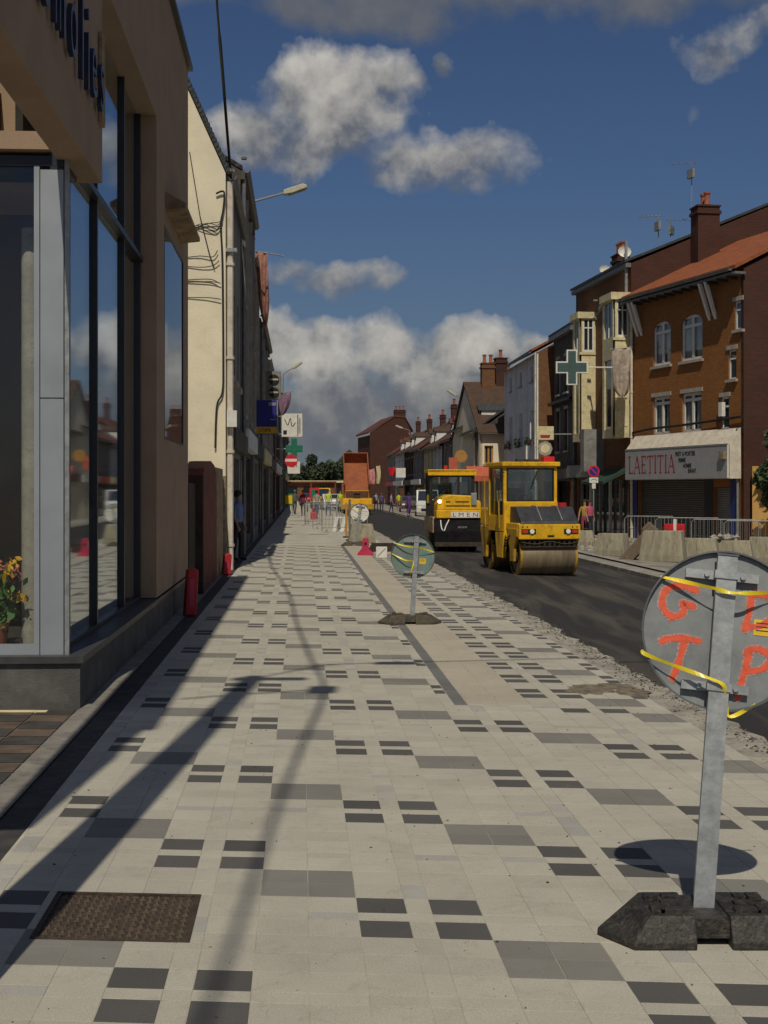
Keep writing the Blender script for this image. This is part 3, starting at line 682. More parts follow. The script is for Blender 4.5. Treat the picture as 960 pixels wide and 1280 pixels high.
def chimney(fac, x, y, z0, z1, w=.7, d=.5, pots=2, mt='brick_dark'):
    c = MB(); c.box(x - w / 2, x + w / 2, y - d / 2, y + d / 2, z0, z1); c.box(x - w / 2 - .06, x + w / 2 + .06, y - d / 2 - .06, y + d / 2 + .06, z1 - .32, z1 - .18)
    c.box(x - w / 2 - .05, x + w / 2 + .05, y - d / 2 - .05, y + d / 2 + .05, z1 + .003, z1 + .07)
    o = c.build('chimney', M[mt], fac.root)
    for k in range(pots):
        px = x - w / 2 + w * (k + .5) / pots
        MB().lathe([(.13, 0), (.15, .05), (.12, .12), (.11, .5), (.15, .52), (.15, .6), (.09, .6), (.09, .3)], (px, y, z1 + .07), 10).build('chimney_pot', M['pot'], o, smooth=True)
    return o
def drain(fac, x, z0, z1, mt='zinc', y=-.09, r=.055):
    mb = MB(); mb.cyl((x, y, z0), (x, y, z1), r, n=8)
    for k in range(int(z1 - z0) // 2 + 1): mb.cyl((x, y, z0 + .5 + 2 * k), (x, y, z0 + .56 + 2 * k), r * 1.35, n=8)
    return mb.build('drainpipe', M[mt], fac.root, smooth=True)
def gutter(fac, z, mt='zinc', x0=0, x1=None, y=-.14):
    x1 = fac.L if x1 is None else x1; n = 6; mb = MB()
    pr = [(y + .1 * math.cos(math.pi + math.pi * i / n), z + .1 * math.sin(math.pi + math.pi * i / n)) for i in range(n + 1)]
    pr += [(p[0] * .86 + y * .14, p[1] * .9 + z * .1 + .01) for p in pr[::-1]]
    mb.prism(pr, x0, x1, axis='x'); return mb.build('gutter', M[mt], fac.root)
def dormer(fac, x, z, w=1.3, h=1.5, y=.5, mt='white_wall', roofm='slate'):
    b = MB(); wall(b, x - w / 2, x + w / 2, z, z + h, [(x - w / 2 + .2, x + w / 2 - .2, z + .2, z + h - .2)], .1, y)
    b.box(x - w / 2, x - w / 2 + .08, y + .1, y + 1.8, z, z + h); b.box(x + w / 2 - .08, x + w / 2, y + .1, y + 1.8, z, z + h)
    o = b.build('dormer', M[mt], fac.root)
    MB().prism([(x - w / 2 - .12, z + h + .002), (x + w / 2 + .12, z + h + .002), (x, z + h + .45)], y - .12, y + 1.9).build('dormer_roof', M[roofm], o)
    g = MB(); g.add([(x - w / 2 + .2, y + .08, z + .2), (x + w / 2 - .2, y + .08, z + .2), (x + w / 2 - .2, y + .08, z + h - .2), (x - w / 2 + .2, y + .08, z + h - .2)], [(0, 1, 2, 3)]); g.build('pane', M['glass'], o)
def shutterm(root, x0, x1, z0, z1, mt='shutter', y=.2, name='roller_shutter', step=.09):
    mb = MB(); z = z0; n = max(3, int((z1 - z0) / step)); h = (z1 - z0) / n
    for i in range(n): mb.prism([(y, z0 + i * h), (y - .018, z0 + (i + .35) * h), (y - .018, z0 + (i + .6) * h), (y, z0 + (i + .93) * h), (y + .02, z0 + (i + .93) * h), (y + .02, z0 + i * h)], x0, x1, axis='x')
    return mb.build(name, M[mt], root)
def bez(pts, n=12):
    out = []
    P_ = [Vector(p) for p in pts]
    for i in range(len(P_) - 1):
        p0 = P_[max(i - 1, 0)]; p1 = P_[i]; p2 = P_[i + 1]; p3 = P_[min(i + 2, len(P_) - 1)]
        for k in range(n):
            t_ = k / n; out.append(0.5 * ((2 * p1) + (p2 - p0) * t_ + (2 * p0 - 5 * p1 + 4 * p2 - p3) * t_ ** 2 + (3 * p1 - p0 - 3 * p2 + p3) * t_ ** 3))
    return out + [P_[-1]]
def text_obj(s_, size, mt, parent, Mx, name='lettering', extr=.004, sx=1.0, bold=0.0, align='CENTER'):
    c = bpy.data.curves.new('t', 'FONT'); c.body = s_; c.size = size; c.extrude = extr; c.align_x = align; c.align_y = 'CENTER'; c.resolution_u = 3; c.offset = bold
    ob = bpy.data.objects.new('t', c); COL.objects.link(ob)
    dg = bpy.context.evaluated_depsgraph_get(); me = bpy.data.meshes.new_from_object(ob.evaluated_get(dg)); bpy.data.objects.remove(ob)
    me.transform(Matrix.Diagonal((sx, 1, 1, 1))); me.transform(Mx); me.materials.clear(); me.materials.append(M[mt]); me.name = name
    o = bpy.data.objects.new(name, me); COL.objects.link(o)
    if parent is not None: o.parent = parent
    return o
def face_mx(x, y, z, out='-y'):      # text plane: reads along +x facing -y
    return Matrix.Translation((x, y, z)) @ Matrix.Rotation(R(90), 4, 'X')
def ribbon(mb, pts, w_, z, mi=0, caps=True, Mx=None):
    """flat stroke in the xz plane at y=z"""
    P_ = [Vector((p[0], p[1])) for p in pts]; L_, R_ = [], []
    ws = w_ if isinstance(w_, (list, tuple)) else [w_] * len(P_)
    for i, p in enumerate(P_):
        d = (P_[min(i + 1, len(P_) - 1)] - P_[max(i - 1, 0)]).normalized(); n_ = Vector((-d.y, d.x)) * ws[i] / 2
        L_.append(p + n_); R_.append(p - n_)
    ring = list(L_)
    d = (P_[-1] - P_[-2]).normalized(); n_ = Vector((-d.y, d.x))
    vs = [(q.x, z, q.y) for q in L_ + R_]; N = len(P_)
    fs = [(i, i + 1, N + i + 1, N + i) for i in range(N - 1)]
    if caps:
        for p, dd, ww in ((P_[-1], d, ws[-1]), (P_[0], -(P_[1] - P_[0]).normalized(), ws[0])):
            nn = Vector((-dd.y, dd.x)); o_ = len(vs)
            vs.append((p.x, z, p.y))
            for k in range(9):
                an = math.pi * k / 8; q = p + (nn * math.cos(an) + dd * math.sin(an)) * ww / 2; vs.append((q.x, z, q.y))
            fs += [(o_, o_ + k + 1, o_ + k + 2) for k in range(8)]
    if Mx is not None: vs = [Mx @ Vector(q) for q in vs]
    mb.add(vs, fs, mi)

# ---------- the florist's shop at the left (pinkish render, tall glazing) ----------
FA = (-1.72 - .0612 * 10.6, 10.6); FB = (-1.72 - .0612 * 20.75, 20.75)
shop = Fac('florist_shop', 'pinkish brown rendered shop with tall glazing and dark blue lettering at left edge', 'shop', FA, FB)
r_ = shop.root; L = shop.L
b = MB(); wall(b, 5.6, L, .42, 8.1, [(6.55, 9.3, 2.35, 5.05)], .24, 0); b.box(.9, 5.6, 0, .239, 6.16, 8.1)
b.box(-7, .9, .0, .3, 6.16, 8.1); b.box(5.601, 5.75, .002, 2.0, .42, 6.159); b.box(.9, 5.6, .24, .5, 6.2, 8.1)
b.box(L - .2, L, .01, 6, 0, 8.1); b.box(.9, L - .2, 5.8, 6, 0, 8.1)
b.build('wall', M['render'], r_)
MB().box(-7, .92, -.04, .2, 4.3, 6.7).build('fascia_beam', M['render'], r_, bevel=.01)
cp = MB(); cp.box(-7.05, L + .04, -.07, .4, 8.1, 8.17); cp.box(L - .3, L + .04, .4, 6.0, 8.1, 8.17); cp.build('parapet_coping', M['sill'], r_)
MB().box(2.8, L, .4, 6.0, 7.6, 7.7).build('flat_roof', M['sill'], r_)
pb = MB(); pb.box(0, L, 0, .4, -.05, .352); pb.box(0, .25, .4, 7, -.05, .352); pb.build('plinth', M['plinth'], r_)
sb = MB(); sb.box(-.035, 5.6, -.03, .5, .356, .41); sb.box(-.035, .45, .5, 7, .356, .41); sb.box(5.6, L, -.015, -.001, .356, .40); sb.build('sill_slab', M['sill'], r_)
# glazed front towards the street
y_ = .2
mu = [.62, 2.15, 4.1, 5.55]
for i in range(3):
    for z0, z1 in ((.44, 4.40), (4.47, 6.14)):
        a, b_ = mu[i] + .025, mu[i + 1] - .025
        if i == 0: a = .16
        MB().box(a, b_, y_ + .02, y_ + .035, z0, z1).build('shop_window_pane', M['glass_mirror'], r_)
for i, x in enumerate(mu + [.13]):
    MB().box(x - .028, x + .028, y_ - .018, y_ + .05, .41, 6.16 if i < 4 else 4.4).build('mullion', M['alu_dark'], r_)
MB().box(.1, 5.56, y_ - .05, y_ + .055, 4.405, 4.465).build('transom', M['alu_dark'], r_)
MB().box(.15, 5.56, y_ - .02, y_ + .06, .411, .45).build('bottom_rail', M['alu_dark'], r_)
# corner facing the camera
MB().box(.09, .12, .10, .135, .41, 4.34).build('corner_post', M['galv'], r_)
MB().box(.10, .20, .145, .325, .41, 2.42).build('cladding_panel', M['alu'], r_)
MB().box(.10, .20, .145, .325, 2.43, 4.22).build('cladding_panel', M['alu'], r_)
MB().box(.13, .2, .13, .145, .41, 4.30).build('shadow_gap', M['alu_dark'], r_)
MB().box(.105, .17, .333, .375, .41, 4.28).build('window_jamb', M['alu'], r_)
MB().box(.105, .17, .375, 4.0, .41, .49).build('window_bottom_rail', M['alu'], r_)
MB().box(.125, .14, .375, 4.0, .49, 4.25).build('shop_window_pane', M['glass_front'], r_)
MB().box(.10, .7, .14, 4.0, 4.25, 4.33).build('head_rail', M['alu_dark'], r_)
tl = MB(); tl.box(.02, 2.6, .24, 6.0, 4.36, 4.50); tl.build('canopy_ledge', M['render'], r_)
MB().box(2.6, 2.8, .5, 6.0, 4.50, 7.6).build('setback_wall', M['render'], r_)
MB().box(2.52, 2.6, .72, 1.15, 4.5, 6.6).build('pilaster', M['render'], r_)
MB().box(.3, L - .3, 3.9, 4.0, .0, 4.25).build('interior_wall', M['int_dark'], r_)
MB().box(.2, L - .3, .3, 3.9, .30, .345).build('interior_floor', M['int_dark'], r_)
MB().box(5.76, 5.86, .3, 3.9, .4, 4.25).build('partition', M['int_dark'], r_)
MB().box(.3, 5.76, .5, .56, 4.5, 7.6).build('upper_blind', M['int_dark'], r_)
MB().cyl((.62, .50, .34), (.62, .50, 3.85), .075, n=20).build('concrete_column', M['concrete'], r_, smooth=True)
MB().box(6.56, 9.29, .008, .02, 2.36, 5.04).build('narrow_window_pane', M['glass'], r_)
wf = MB(); wf.box(6.551, 6.58, -.004, .03, 2.351, 5.049); wf.box(9.27, 9.299, -.004, .03, 2.351, 5.049); wf.box(6.58, 9.27, -.004, .03, 2.351, 2.38); wf.box(6.58, 9.27, -.004, .03, 5.02, 5.049); wf.build('narrow_window_frame', M['alu_dark'], r_)
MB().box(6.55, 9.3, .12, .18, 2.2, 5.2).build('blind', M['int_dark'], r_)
vz = MB(); vz.prism([(-.26, 5.30), (-.26, 5.36), (0, 5.50), (0, 5.27)], 6.7, 9.1, axis='x'); vz.build('box_canopy', M['worn'], r_, bevel=.01)
# lettering on the beam: separate dark blue script letters standing off the face
word = 'Gemolies'
lx = [-2.75, -1.95, -1.45, -.9, -.5, -.22, .08, .5]
for ch, x in zip(word, lx):
    big = ch == 'G'
    o = text_obj(ch, 1.5 if big else (1.0 if ch in 'li' else .86), 'blue_letter', r_, face_mx(x, -.085, 5.2 if big else 5.05), 'letter', .018, .66, -.008)
cbx = MB(); cbx.box(.66, .84, -.075, -.045, 4.75, 5.5); cbx.build('junction_cover', M['worn'], r_)
# wall unit and lamp in the recess above the canopy
acu = thing('air_conditioning_unit', 'white box unit on the recessed wall above the florist canopy', 'air conditioner', shop.world(2.2, 1.0, 5.2), math.atan2(shop.d.y, shop.d.x))
MB().box(-.2, .32, .16, .95, -.35, .45).build('casing', M['white'], acu, bevel=.02); gg = MB()
for k in range(7): gg.box(-.215, -.203, .24, .87, -.25 + .09 * k, -.21 + .09 * k)
gg.build('grille', M['grey_metal'], acu)
fl_ = thing('floodlight', 'small floodlight with cable above the florist canopy', 'lamp', shop.world(2.4, .66, 5.0), math.atan2(shop.d.y, shop.d.x))
MB().box(-.14, .0, -.16, .16, -.12, .14).build('lamp_head', M['grey_metal'], fl_, bevel=.015); MB().box(-.15, -.142, -.13, .13, -.09, .11).build('lamp_glass', M['lens'], fl_)
MB().tube(bez([(0, .1, -.1), (-.05, .35, -.42), (-.05, .8, -.4), (0, 1.1, -.1)], 6), .012).build('lamp_cable', M['white'], fl_)

# flowers behind the corner window
def bouquet(loc, label, petal, s_, seed, sticks=9):
    th_ = thing('potted_flowers', label, 'flowers', loc)
    MB().lathe([(.0, 0), (.12 * s_, 0), (.17 * s_, .34 * s_), (.15 * s_, .34 * s_), (.13 * s_, .3 * s_), (0, .3 * s_)], (0, 0, 0), 16).build('pot', M['pot'], th_, smooth=True)
    rn = random.Random(seed); st_ = MB(); lf = MB(); fw_ = MB()
    for k in range(sticks):
        an, rr_ = rn.uniform(0, 6.28), rn.uniform(.05, .26) * s_; h_ = rn.uniform(.55, 1.0) * s_
        tip = Vector((math.cos(an) * rr_, math.sin(an) * rr_, h_)); st_.tube([(0, 0, .3 * s_), tip * .6 + Vector((0, 0, .12)), tip], .006, 5)
        for _ in range(16): leaf(lf, tip * rn.uniform(.35, .95) + Vector((rn.gauss(0, .06), rn.gauss(0, .06), .02)), .07 * s_, rn)
        for _ in range(22): leaf(fw_, tip + Vector((rn.gauss(0, .03), rn.gauss(0, .03), rn.gauss(0, .025))) * s_, .045 * s_, rn)
    st_.build('stems', M['leaf_shop'], th_); lf.build('leaves', M['leaf_shop'], th_); fw_.build('blooms', M[petal], th_)
bouquet(shop.world(.45, .78, .345), 'potted yellow flowers behind the corner shop window, lowest bunch', 'petal_yellow', .85, 1)
bouquet(shop.world(.85, .95, .345), 'taller pink flowers behind the yellow ones in the corner shop window', 'petal_pink', 1.15, 2)

# ---------- garden wall between the shop and the cream gable ----------
gw = Fac('yard_wall', 'low dark yard wall with red painted pier beside the florist shop', 'wall', (-1.62 - .0612 * 20.9, 20.9), (-1.62 - .0612 * 28.85, 28.85))
gb = MB(); gb.box(1.65, 5.3, 0, .3, 0, 1.85); gb.prism([(1.65, 1.85), (5.3, 1.85), (5.2, 2.03), (4.6, 2.17), (3.6, 2.23), (2.5, 2.2), (1.9, 2.07)], 0.0, .3); gb.build('red_wall_section', M['red_wall'], gw.root)
MB().box(5.32, 7.9, 0.03, .3, 0, 2.15).build('plaster_section', M['worn'], gw.root)
MB().box(1.35, 1.62, -.02, .28, 0, 1.95).build('gate_post', M['timber_dark'], gw.root)
for k in range(9): MB().box(.05 + k * .144, .05 + k * .144 + .136, .1, .14, .06, 1.82 - .01 * (k % 3)).build('gate_board', M['timber_dark'], gw.root)

# ---------- left row ----------
def lf_ab(a, b): return (a - .0612 * b, b)
LG = 'houses of the shaded left terrace'
g1 = Fac('gable_house', 'tall house whose cream gable wall faces the camera beyond the florist', 'house', lf_ab(-1.6, 28.95), lf_ab(-1.6, 36))
prof = [(0, 8.45), (.95, 10.55), (4.5, 12.2), (8, 10.4)]
wl = MB(); hs = [(1.0, 2.1, .1, 2.5), (2.8, 6.3, .5, 2.5), (1.0, 2.0, 4.3, 6.4), (3.1, 4.1, 4.3, 6.4), (5.2, 6.2, 4.3, 6.4)]
wall(wl, 0.2, g1.L, 0, 8.45, hs, .25); wl.build('front_wall', M['grey_wall'], g1.root)
gm_ = MB().prism([(0, 2.0), (8, 2.0), (8, 10.4), (4.5, 12.2), (.95, 10.55), (0, 8.45)], -.02, .198, axis='x').build('gable_wall', M['cream_wall'], g1.root)
MB().prism([(0, 0), (8, 0), (8, 1.998), (0, 1.998)], -.005, .198, axis='x').build('gable_base', M['worn'], g1.root)
rv = MB()
rv.prism([(-.04, 8.42), (.93, 10.56), (.99, 10.62), (.90, 10.66), (-.10, 8.44)], -.06, .24, axis='x')
for k in range(20):
    t0 = k / 20; rv.box(-.07, .26, .95 * t0 - .09, .95 * t0 - .03, 8.47 + 2.1 * t0, 8.47 + 2.1 * t0 + .10)
rv.build('verge_tiles', M['slate'], g1.root)
roof(g1, prof, .12, 0.0, 'slate', x0=.02); chimney(g1, 6.3, 2.2, 10.5, 12.3, .9, .6, 2)
for q in hs[2:]: window(g1.root, *q, fm='frame_w', y=.14)
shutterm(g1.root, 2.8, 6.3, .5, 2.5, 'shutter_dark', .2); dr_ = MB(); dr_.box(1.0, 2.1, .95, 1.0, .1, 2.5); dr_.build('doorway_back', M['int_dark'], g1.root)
drain(g1, .1, 0, 8.3, 'white_dirty', -.09, .07); drain(g1, .42, 2.6, 8.3, 'zinc', -.07, .04); gutter(g1, 8.4)
MB().box(.25, g1.L, -.2, .0, 2.62, 3.1).build('shop_fascia', M['dark_wall'], g1.root)
ebx = MB().box(-.1, .08, -.24, -.03, 3.05, 3.4); ebx.build('meter_box', M['white'], g1.root)
MB().box(-.02, .38, -.24, -.0, 6.78, 6.86).build('bracket_band', M['galv'], g1.root)
# cable loops crossing the gable
cb = MB()
def gp(u, v, off=-.05): x = off; # point on gable plane (world)
def GP(u, v): return Vector(((u - 480) / F * 28.86, 28.86 + 0.0, H + (HZ - v) / F * 28.86))
ca = []
for k in range(5):
    rn = random.Random(k); ca.append([GP(232 + 8 * i, 281 + 3 * math.sin(i + k) + k * 1.4 + rn.uniform(-1, 1)) for i in range(6)] + [GP(278, 276 - k)])
cwire = MB()
for pts in ca: cwire.tube(bez(pts, 4), .009, 5)
cwire.tube(bez([GP(232, 322), GP(250, 320), GP(266, 321), GP(272, 313)], 5), .010, 5); cwire.tube(bez([GP(232, 333), GP(252, 334), GP(266, 332), GP(274, 326)], 5), .010, 5)
cwire.tube(bez([GP(232, 350), GP(262, 349), GP(274, 354)], 5), .010, 5); cwire.tube(bez([GP(232, 353), GP(262, 352), GP(276, 354)], 5), .010, 5); cwire.tube(bez([GP(232, 372), GP(258, 372), GP(276, 374)], 5), .010, 5)
cwire.tube([GP(237, 190), GP(250, 270), GP(262, 318), GP(268, 335)], .010, 5); cwire.tube(bez([GP(270, 242), GP(280, 240), GP(279, 262), GP(276, 282), GP(278, 330), GP(279, 450), GP(278, 490), GP(271, 508), GP(269, 560)], 5), .02, 6)
tag(cwire.build('wall_cables', M['cable']), 'tangle of dark cables strung across the cream gable wall', 'cables')

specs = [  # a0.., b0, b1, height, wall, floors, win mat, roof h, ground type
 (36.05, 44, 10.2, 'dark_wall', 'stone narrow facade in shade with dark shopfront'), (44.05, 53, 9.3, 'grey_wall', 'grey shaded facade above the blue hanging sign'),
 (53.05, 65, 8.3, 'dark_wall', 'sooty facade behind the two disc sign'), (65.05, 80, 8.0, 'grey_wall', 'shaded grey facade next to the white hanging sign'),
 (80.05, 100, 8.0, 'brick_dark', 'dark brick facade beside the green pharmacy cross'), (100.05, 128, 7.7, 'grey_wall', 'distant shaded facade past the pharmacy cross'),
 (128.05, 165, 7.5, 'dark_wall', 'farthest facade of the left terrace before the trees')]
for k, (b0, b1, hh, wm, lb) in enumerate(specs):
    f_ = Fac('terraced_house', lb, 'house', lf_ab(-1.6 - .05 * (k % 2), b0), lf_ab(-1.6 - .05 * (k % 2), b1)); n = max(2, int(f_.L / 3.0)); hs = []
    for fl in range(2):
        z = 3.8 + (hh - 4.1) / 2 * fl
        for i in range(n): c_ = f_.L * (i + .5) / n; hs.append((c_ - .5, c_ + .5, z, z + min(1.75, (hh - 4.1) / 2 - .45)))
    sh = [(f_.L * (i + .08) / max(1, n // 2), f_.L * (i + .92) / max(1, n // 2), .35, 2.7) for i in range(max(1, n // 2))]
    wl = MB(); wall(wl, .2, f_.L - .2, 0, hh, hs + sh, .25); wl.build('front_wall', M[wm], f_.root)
    pr = [(-.05, hh), (4, hh + 2.4), (8, hh)]; roof(f_, pr, .12, 0, 'tile_brown' if k % 2 else 'slate'); gables(f_, [(0, hh), (4, hh + 2.35), (8, hh)], 8, wm)
    for q in hs: window(f_.root, *q, curtain=False, lintel=(k < 3))
    for q in sh:
        if k % 3 == 1: shutterm(f_.root, *q, 'shutter', .18)
        else: window(f_.root, *q, fm='alu_dark' if k % 2 else 'frame_w', curtain=False, sill=False, leaves=3, ft=.09, y=.18)
    MB().box(.2, f_.L - .2, -.22, -.002, 2.85, 3.35).build('shop_fascia', M[['white_wall', 'green_dark', 'cream', 'dark_wall'][k % 4]], f_.root)
    MB().box(0, f_.L, -.12, -.002, hh - .25, hh - .02).build('cornice', M['stone_sill' if k % 2 else 'dark_wall'], f_.root)
    drain(f_, .12, 0, hh - .2, 'zinc'); gutter(f_, hh + .02, y=-.16)
    if k < 4: chimney(f_, f_.L - .7, 3.2, hh + 1.2, hh + 3.2, .8, .5, 2)
    for i in range(2):
        if k < 4: MB().box(f_.L * (.3 + .4 * i) - .07, f_.L * (.3 + .4 * i) + .07, -.12, -.002, 3.4, hh - .3).build('pilaster', M['stone_sill'], f_.root)

# ---------- right side: orange brick corner house with the LAETITIA shop ----------
zr = -0.48
lz = Fac('brick_house', 'orange brick corner house above the white LAETITIA shop sign', 'house', (11.03, 60.5), (13.76, 52.0), zr)
PJ = .58; r_ = lz.root; ze = lz.p(790, 372)[1]; ze2 = lz.p(930, 334)[1]; ze = (ze + ze2) / 2
W_up = [lz.r(816.5, 838.5, 402, 458), lz.r(851.5, 878, 393, 449)]; W_lo = [lz.r(816.5, 837.5, 497, 543), lz.r(852.5, 877, 489, 540)]
zu = [(W_up[0][2] + W_up[1][2]) / 2, (W_up[0][3] + W_up[1][3]) / 2]; zl = [(W_lo[0][2] + W_lo[1][2]) / 2, (W_lo[0][3] + W_lo[1][3]) / 2]
W_up = [(q[0], q[1], zu[0], zu[1]) for q in W_up]; W_lo = [(q[0], q[1], zl[0], zl[1]) for q in W_lo]
SM = [lz.r(918.5, 928, 376, 412), lz.r(910.5, 920.5, 437, 474), lz.r(901.5, 911.5, 496, 536)]
aw = lz.r(781.5, 923.7, 557, 598.5, -PJ)
z_aw = lz.p(850, 599, -PJ)[1]
shopz = z_aw + .25; g0 = lz.p(797, 640)[0]
doors = [(lz.p(798, 640)[0], lz.p(881, 640)[0], .05, shopz - .1), (lz.p(892, 640)[0], lz.p(914, 640)[0], .05, lz.p(900, 609)[1])]
hs = W_up + W_lo + SM + doors
wl = MB(); wall(wl, .01, lz.L - .01, 0, ze, hs, .22)
wfront = wl.build('front_wall', M['brick'], r_)
for q in W_up:
    sp_ = MB()
    cx = (q[0] + q[1]) / 2; w2 = (q[1] - q[0]) / 2; h_ = .38; n = 8
    for sgn in (-1, 1):
        arc = [(cx + sgn * w2 * math.sin(math.pi / 2 * i / n), q[3] - h_ + h_ * math.cos(math.pi / 2 * i / n)) for i in range(n + 1)]
        sp_.prism([(cx + sgn * w2, q[3])] + arc[::-1] if sgn < 0 else [(cx + sgn * w2, q[3])] + arc[::-1], .002, .065)
    sp_.build('arch_head', M['brick'], r_)
pr = [(-.45, ze - .1), (4.9, ze + 2.55), (9, ze + .1)]; roof(lz, pr, .14, .12, 'tile_orange')
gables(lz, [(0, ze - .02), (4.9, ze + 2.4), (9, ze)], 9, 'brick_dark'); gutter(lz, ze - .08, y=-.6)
bd = MB(); bd.box(-.15, lz.L + .15, -.5, -.001, ze - .30, ze - .21); bd.build('soffit_board', M['zinc'], r_)
for i in range(13): MB().box(.25 + i * .68, .25 + i * .68 + .09, -.48, -.002, ze - .42, ze - .302).build('rafter_end', M['timber_dark'], r_)
for u in (797, 802, 887, 894.5):
    x = lz.p(u, 370)[0]; zt = ze - .32
    MB().prism([(-.38, zt), (-.52, zt), (-.10, zt - 1.25), (-.003, zt - 1.45), (-.003, zt - 1.2)], x - .07, x + .07, axis='x').build('eave_bracket', M['white'], r_)
for q in W_up: window(r_, *q, transom=.24, sm='stone_sill', ft=.12, y=.07)
for q in W_lo: window(r_, *q, transom=.18, lintel=True, ft=.12, y=.07)
for q in SM: window(r_, *q, y=.05, leaves=1, transom=.3, lintel=True, curtain=False, ft=.07)
shutterm(r_, *doors[0], 'shutter_dark', .18); shutterm(r_, *doors[1], 'shutter', .18)
x0, x1 = lz.p(880.5, 640)[0] + .02, doors[1][0] - .02; MB().box(x0, x1, -.02, .02, .05, shopz - .1).build('door_pillar', M['black'], r_)
for ua, ub in ((790, 797.5), (914.5, 922.5)):
    a, b_ = lz.p(ua, 640)[0], lz.p(ub, 640)[0]; MB().box(a, b_, -.06, -.002, 0, z_aw + .3).build('blue_pillar', M['blue_paint'], r_)
# the shop box sign
sa, sbx = lz.p(781.5, 580, -PJ)[0], lz.p(911.8, 575, -PJ)[0]; sgx = lz.p(909.2, 575, -PJ)[0]; zt = lz.p(850, 560, -PJ)[1]
zwall = lz.p(860, 546)[1]
sgn_ = thing('shop_sign', 'long grey shop sign reading LAETITIA in red with a white sloping box top', 'shop sign', (0, 0, 0)); sgn_.parent = None
sgn_.location = lz.root.location; sgn_.rotation_euler = lz.root.rotation_euler
MB().prism([(-PJ + .02, z_aw), (-PJ + .02, zt + .03), (-.08, zwall + .2), (-.07, z_aw)], sa, sbx, axis='x').build('box', M['white_dirty'], sgn_)
fp_ = MB(); fp_.box(sa + .04, sgx, -PJ - .02, -PJ + .015, z_aw + .02, zt); fp_.build('fascia_panel', M['sign_grey'], sgn_)
MB().box(sa + .02, sgx + .03, -PJ - .035, -PJ + .016, zt + .004, zt + .07).build('trim', M['grey_metal'], sgn_)
MB().box(sgx + .004, sgx + .05, -PJ - .03, -PJ + .016, z_aw + .02, zt).build('edge_trim', M['white'], sgn_)
# LAETITIA in tall serif strokes
def serif_word(word, X0, X1, Z0, Z1, y, mt, parent):
    wd = {'L': .9, 'A': 1.1, 'E': .95, 'T': 1.05, 'I': .5}; tot = sum(wd[c] for c in word); k = (X1 - X0) / tot; x = X0; h_ = Z1 - Z0
    for c in word:
        w_ = wd[c] * k; mb = MB(); a, b_ = x + .12 * w_, x + .88 * w_; cx = (a + b_) / 2; s_ = .15 * k; th = .09 * k
        def st(x0, z0, x1, z1, ww): 
            ribbon(mb, [(x0, Z0 + h_ * z0), (x1, Z0 + h_ * z1)], ww, y, caps=False)
        if c == 'L': st(a + s_, 0, a + s_, 1, s_); st(a, .03, b_, .03, th); st(b_ - th / 2, 0, b_ - th / 2, .2, th); st(a - .02, .98, a + 2.4 * s_, .98, th)
        if c == 'A': st(a, 0, cx, 1, th); st(cx, 1, b_, 0, s_); st(a + .2 * w_, .36, b_ - .18 * w_, .36, th); st(a - .08 * w_, .02, a + .14 * w_, .02, th); st(b_ - .18 * w_, .02, b_ + .1 * w_, .02, th); st(cx - .1 * w_, .8, cx + .1 * w_, .8, th)
        if c == 'E': st(a + s_, 0, a + s_, 1, s_); st(a, .03, b_, .03, th); st(a, .97, b_, .97, th); st(a + s_, .5, b_ - s_, .5, th); st(b_ - th / 2, 0, b_ - th / 2, .2, th); st(b_ - th / 2, .8, b_ - th / 2, 1, th)
        if c == 'T': st(cx, 0, cx, 1, s_); st(a - .04 * w_, .97, b_ + .04 * w_, .97, th); st(a, .82, a, 1, th); st(b_, .82, b_, 1, th); st(cx - s_, .02, cx + s_, .02, th)
        if c == 'I': st(cx, 0, cx, 1, s_ * 1.05); st(cx - s_, .02, cx + s_, .02, th); st(cx - s_, .98, cx + s_, .98, th)
        mb.build('letter', M[mt], parent); x += w_
hz_ = zt - z_aw
serif_word('LAETITIA', lz.p(785, 580, -PJ - .02)[0], lz.p(844, 580, -PJ - .02)[0], z_aw + .21 * hz_, z_aw + .80 * hz_, -PJ - .024, 'red_letter', sgn_)
for s__, u0, u1, fr in (('PRET A PORTER', 844, 869, .80), ('FEMME', 848, 857, .60), ('HOMME', 854, 864, .42), ('ENFANT', 860, 870, .25)):
    a, b_ = lz.p(u0, 575, -PJ - .02)[0], lz.p(u1, 575, -PJ - .02)[0]
    o = text_obj(s__, .24, 'black', sgn_, Matrix.Identity(4), 'lettering', .001, 1, .008); d_ = max(v.co.x for v in o.data.vertices) - min(v.co.x for v in o.data.vertices)
    o.data.transform(Matrix.Translation(((a + b_) / 2, -PJ - .024, z_aw + fr * hz_)) @ Matrix.Rotation(R(90), 4, 'X') @ Matrix.Diagonal(((b_ - a) / d_, 1, 1, 1)))
drain(lz, lz.p(792, 500)[0], 0, ze - .3, 'white_dirty', -.1, .06); drain(lz, lz.L - .015, zwall, ze - .3, 'cable', -.03, .014); drain(lz, lz.p(925.5, 640)[0], 0, z_aw + 1.5, 'galv', -.12, .05)
cbm = MB(); cbm.tube(bez([(sa - .2, -.1, zwall + .35), (2, -.12, zwall + .45), (5, -.12, zwall + .5), (lz.L, -.1, zwall + .62)], 5), .05, 6); cbm.build('cable_run', M['cable'], r_)
MB().box(lz.L - 1.55, lz.L - 1.3, -.16, -.003, zwall + .7, zwall + 1.25).build('electric_box', M['white'], r_)
MB().box(sbx - .55, sbx - .2, -PJ - .14, -PJ, z_aw + .75, z_aw + 1.05).build('meter_box', M['worn'], sgn_)

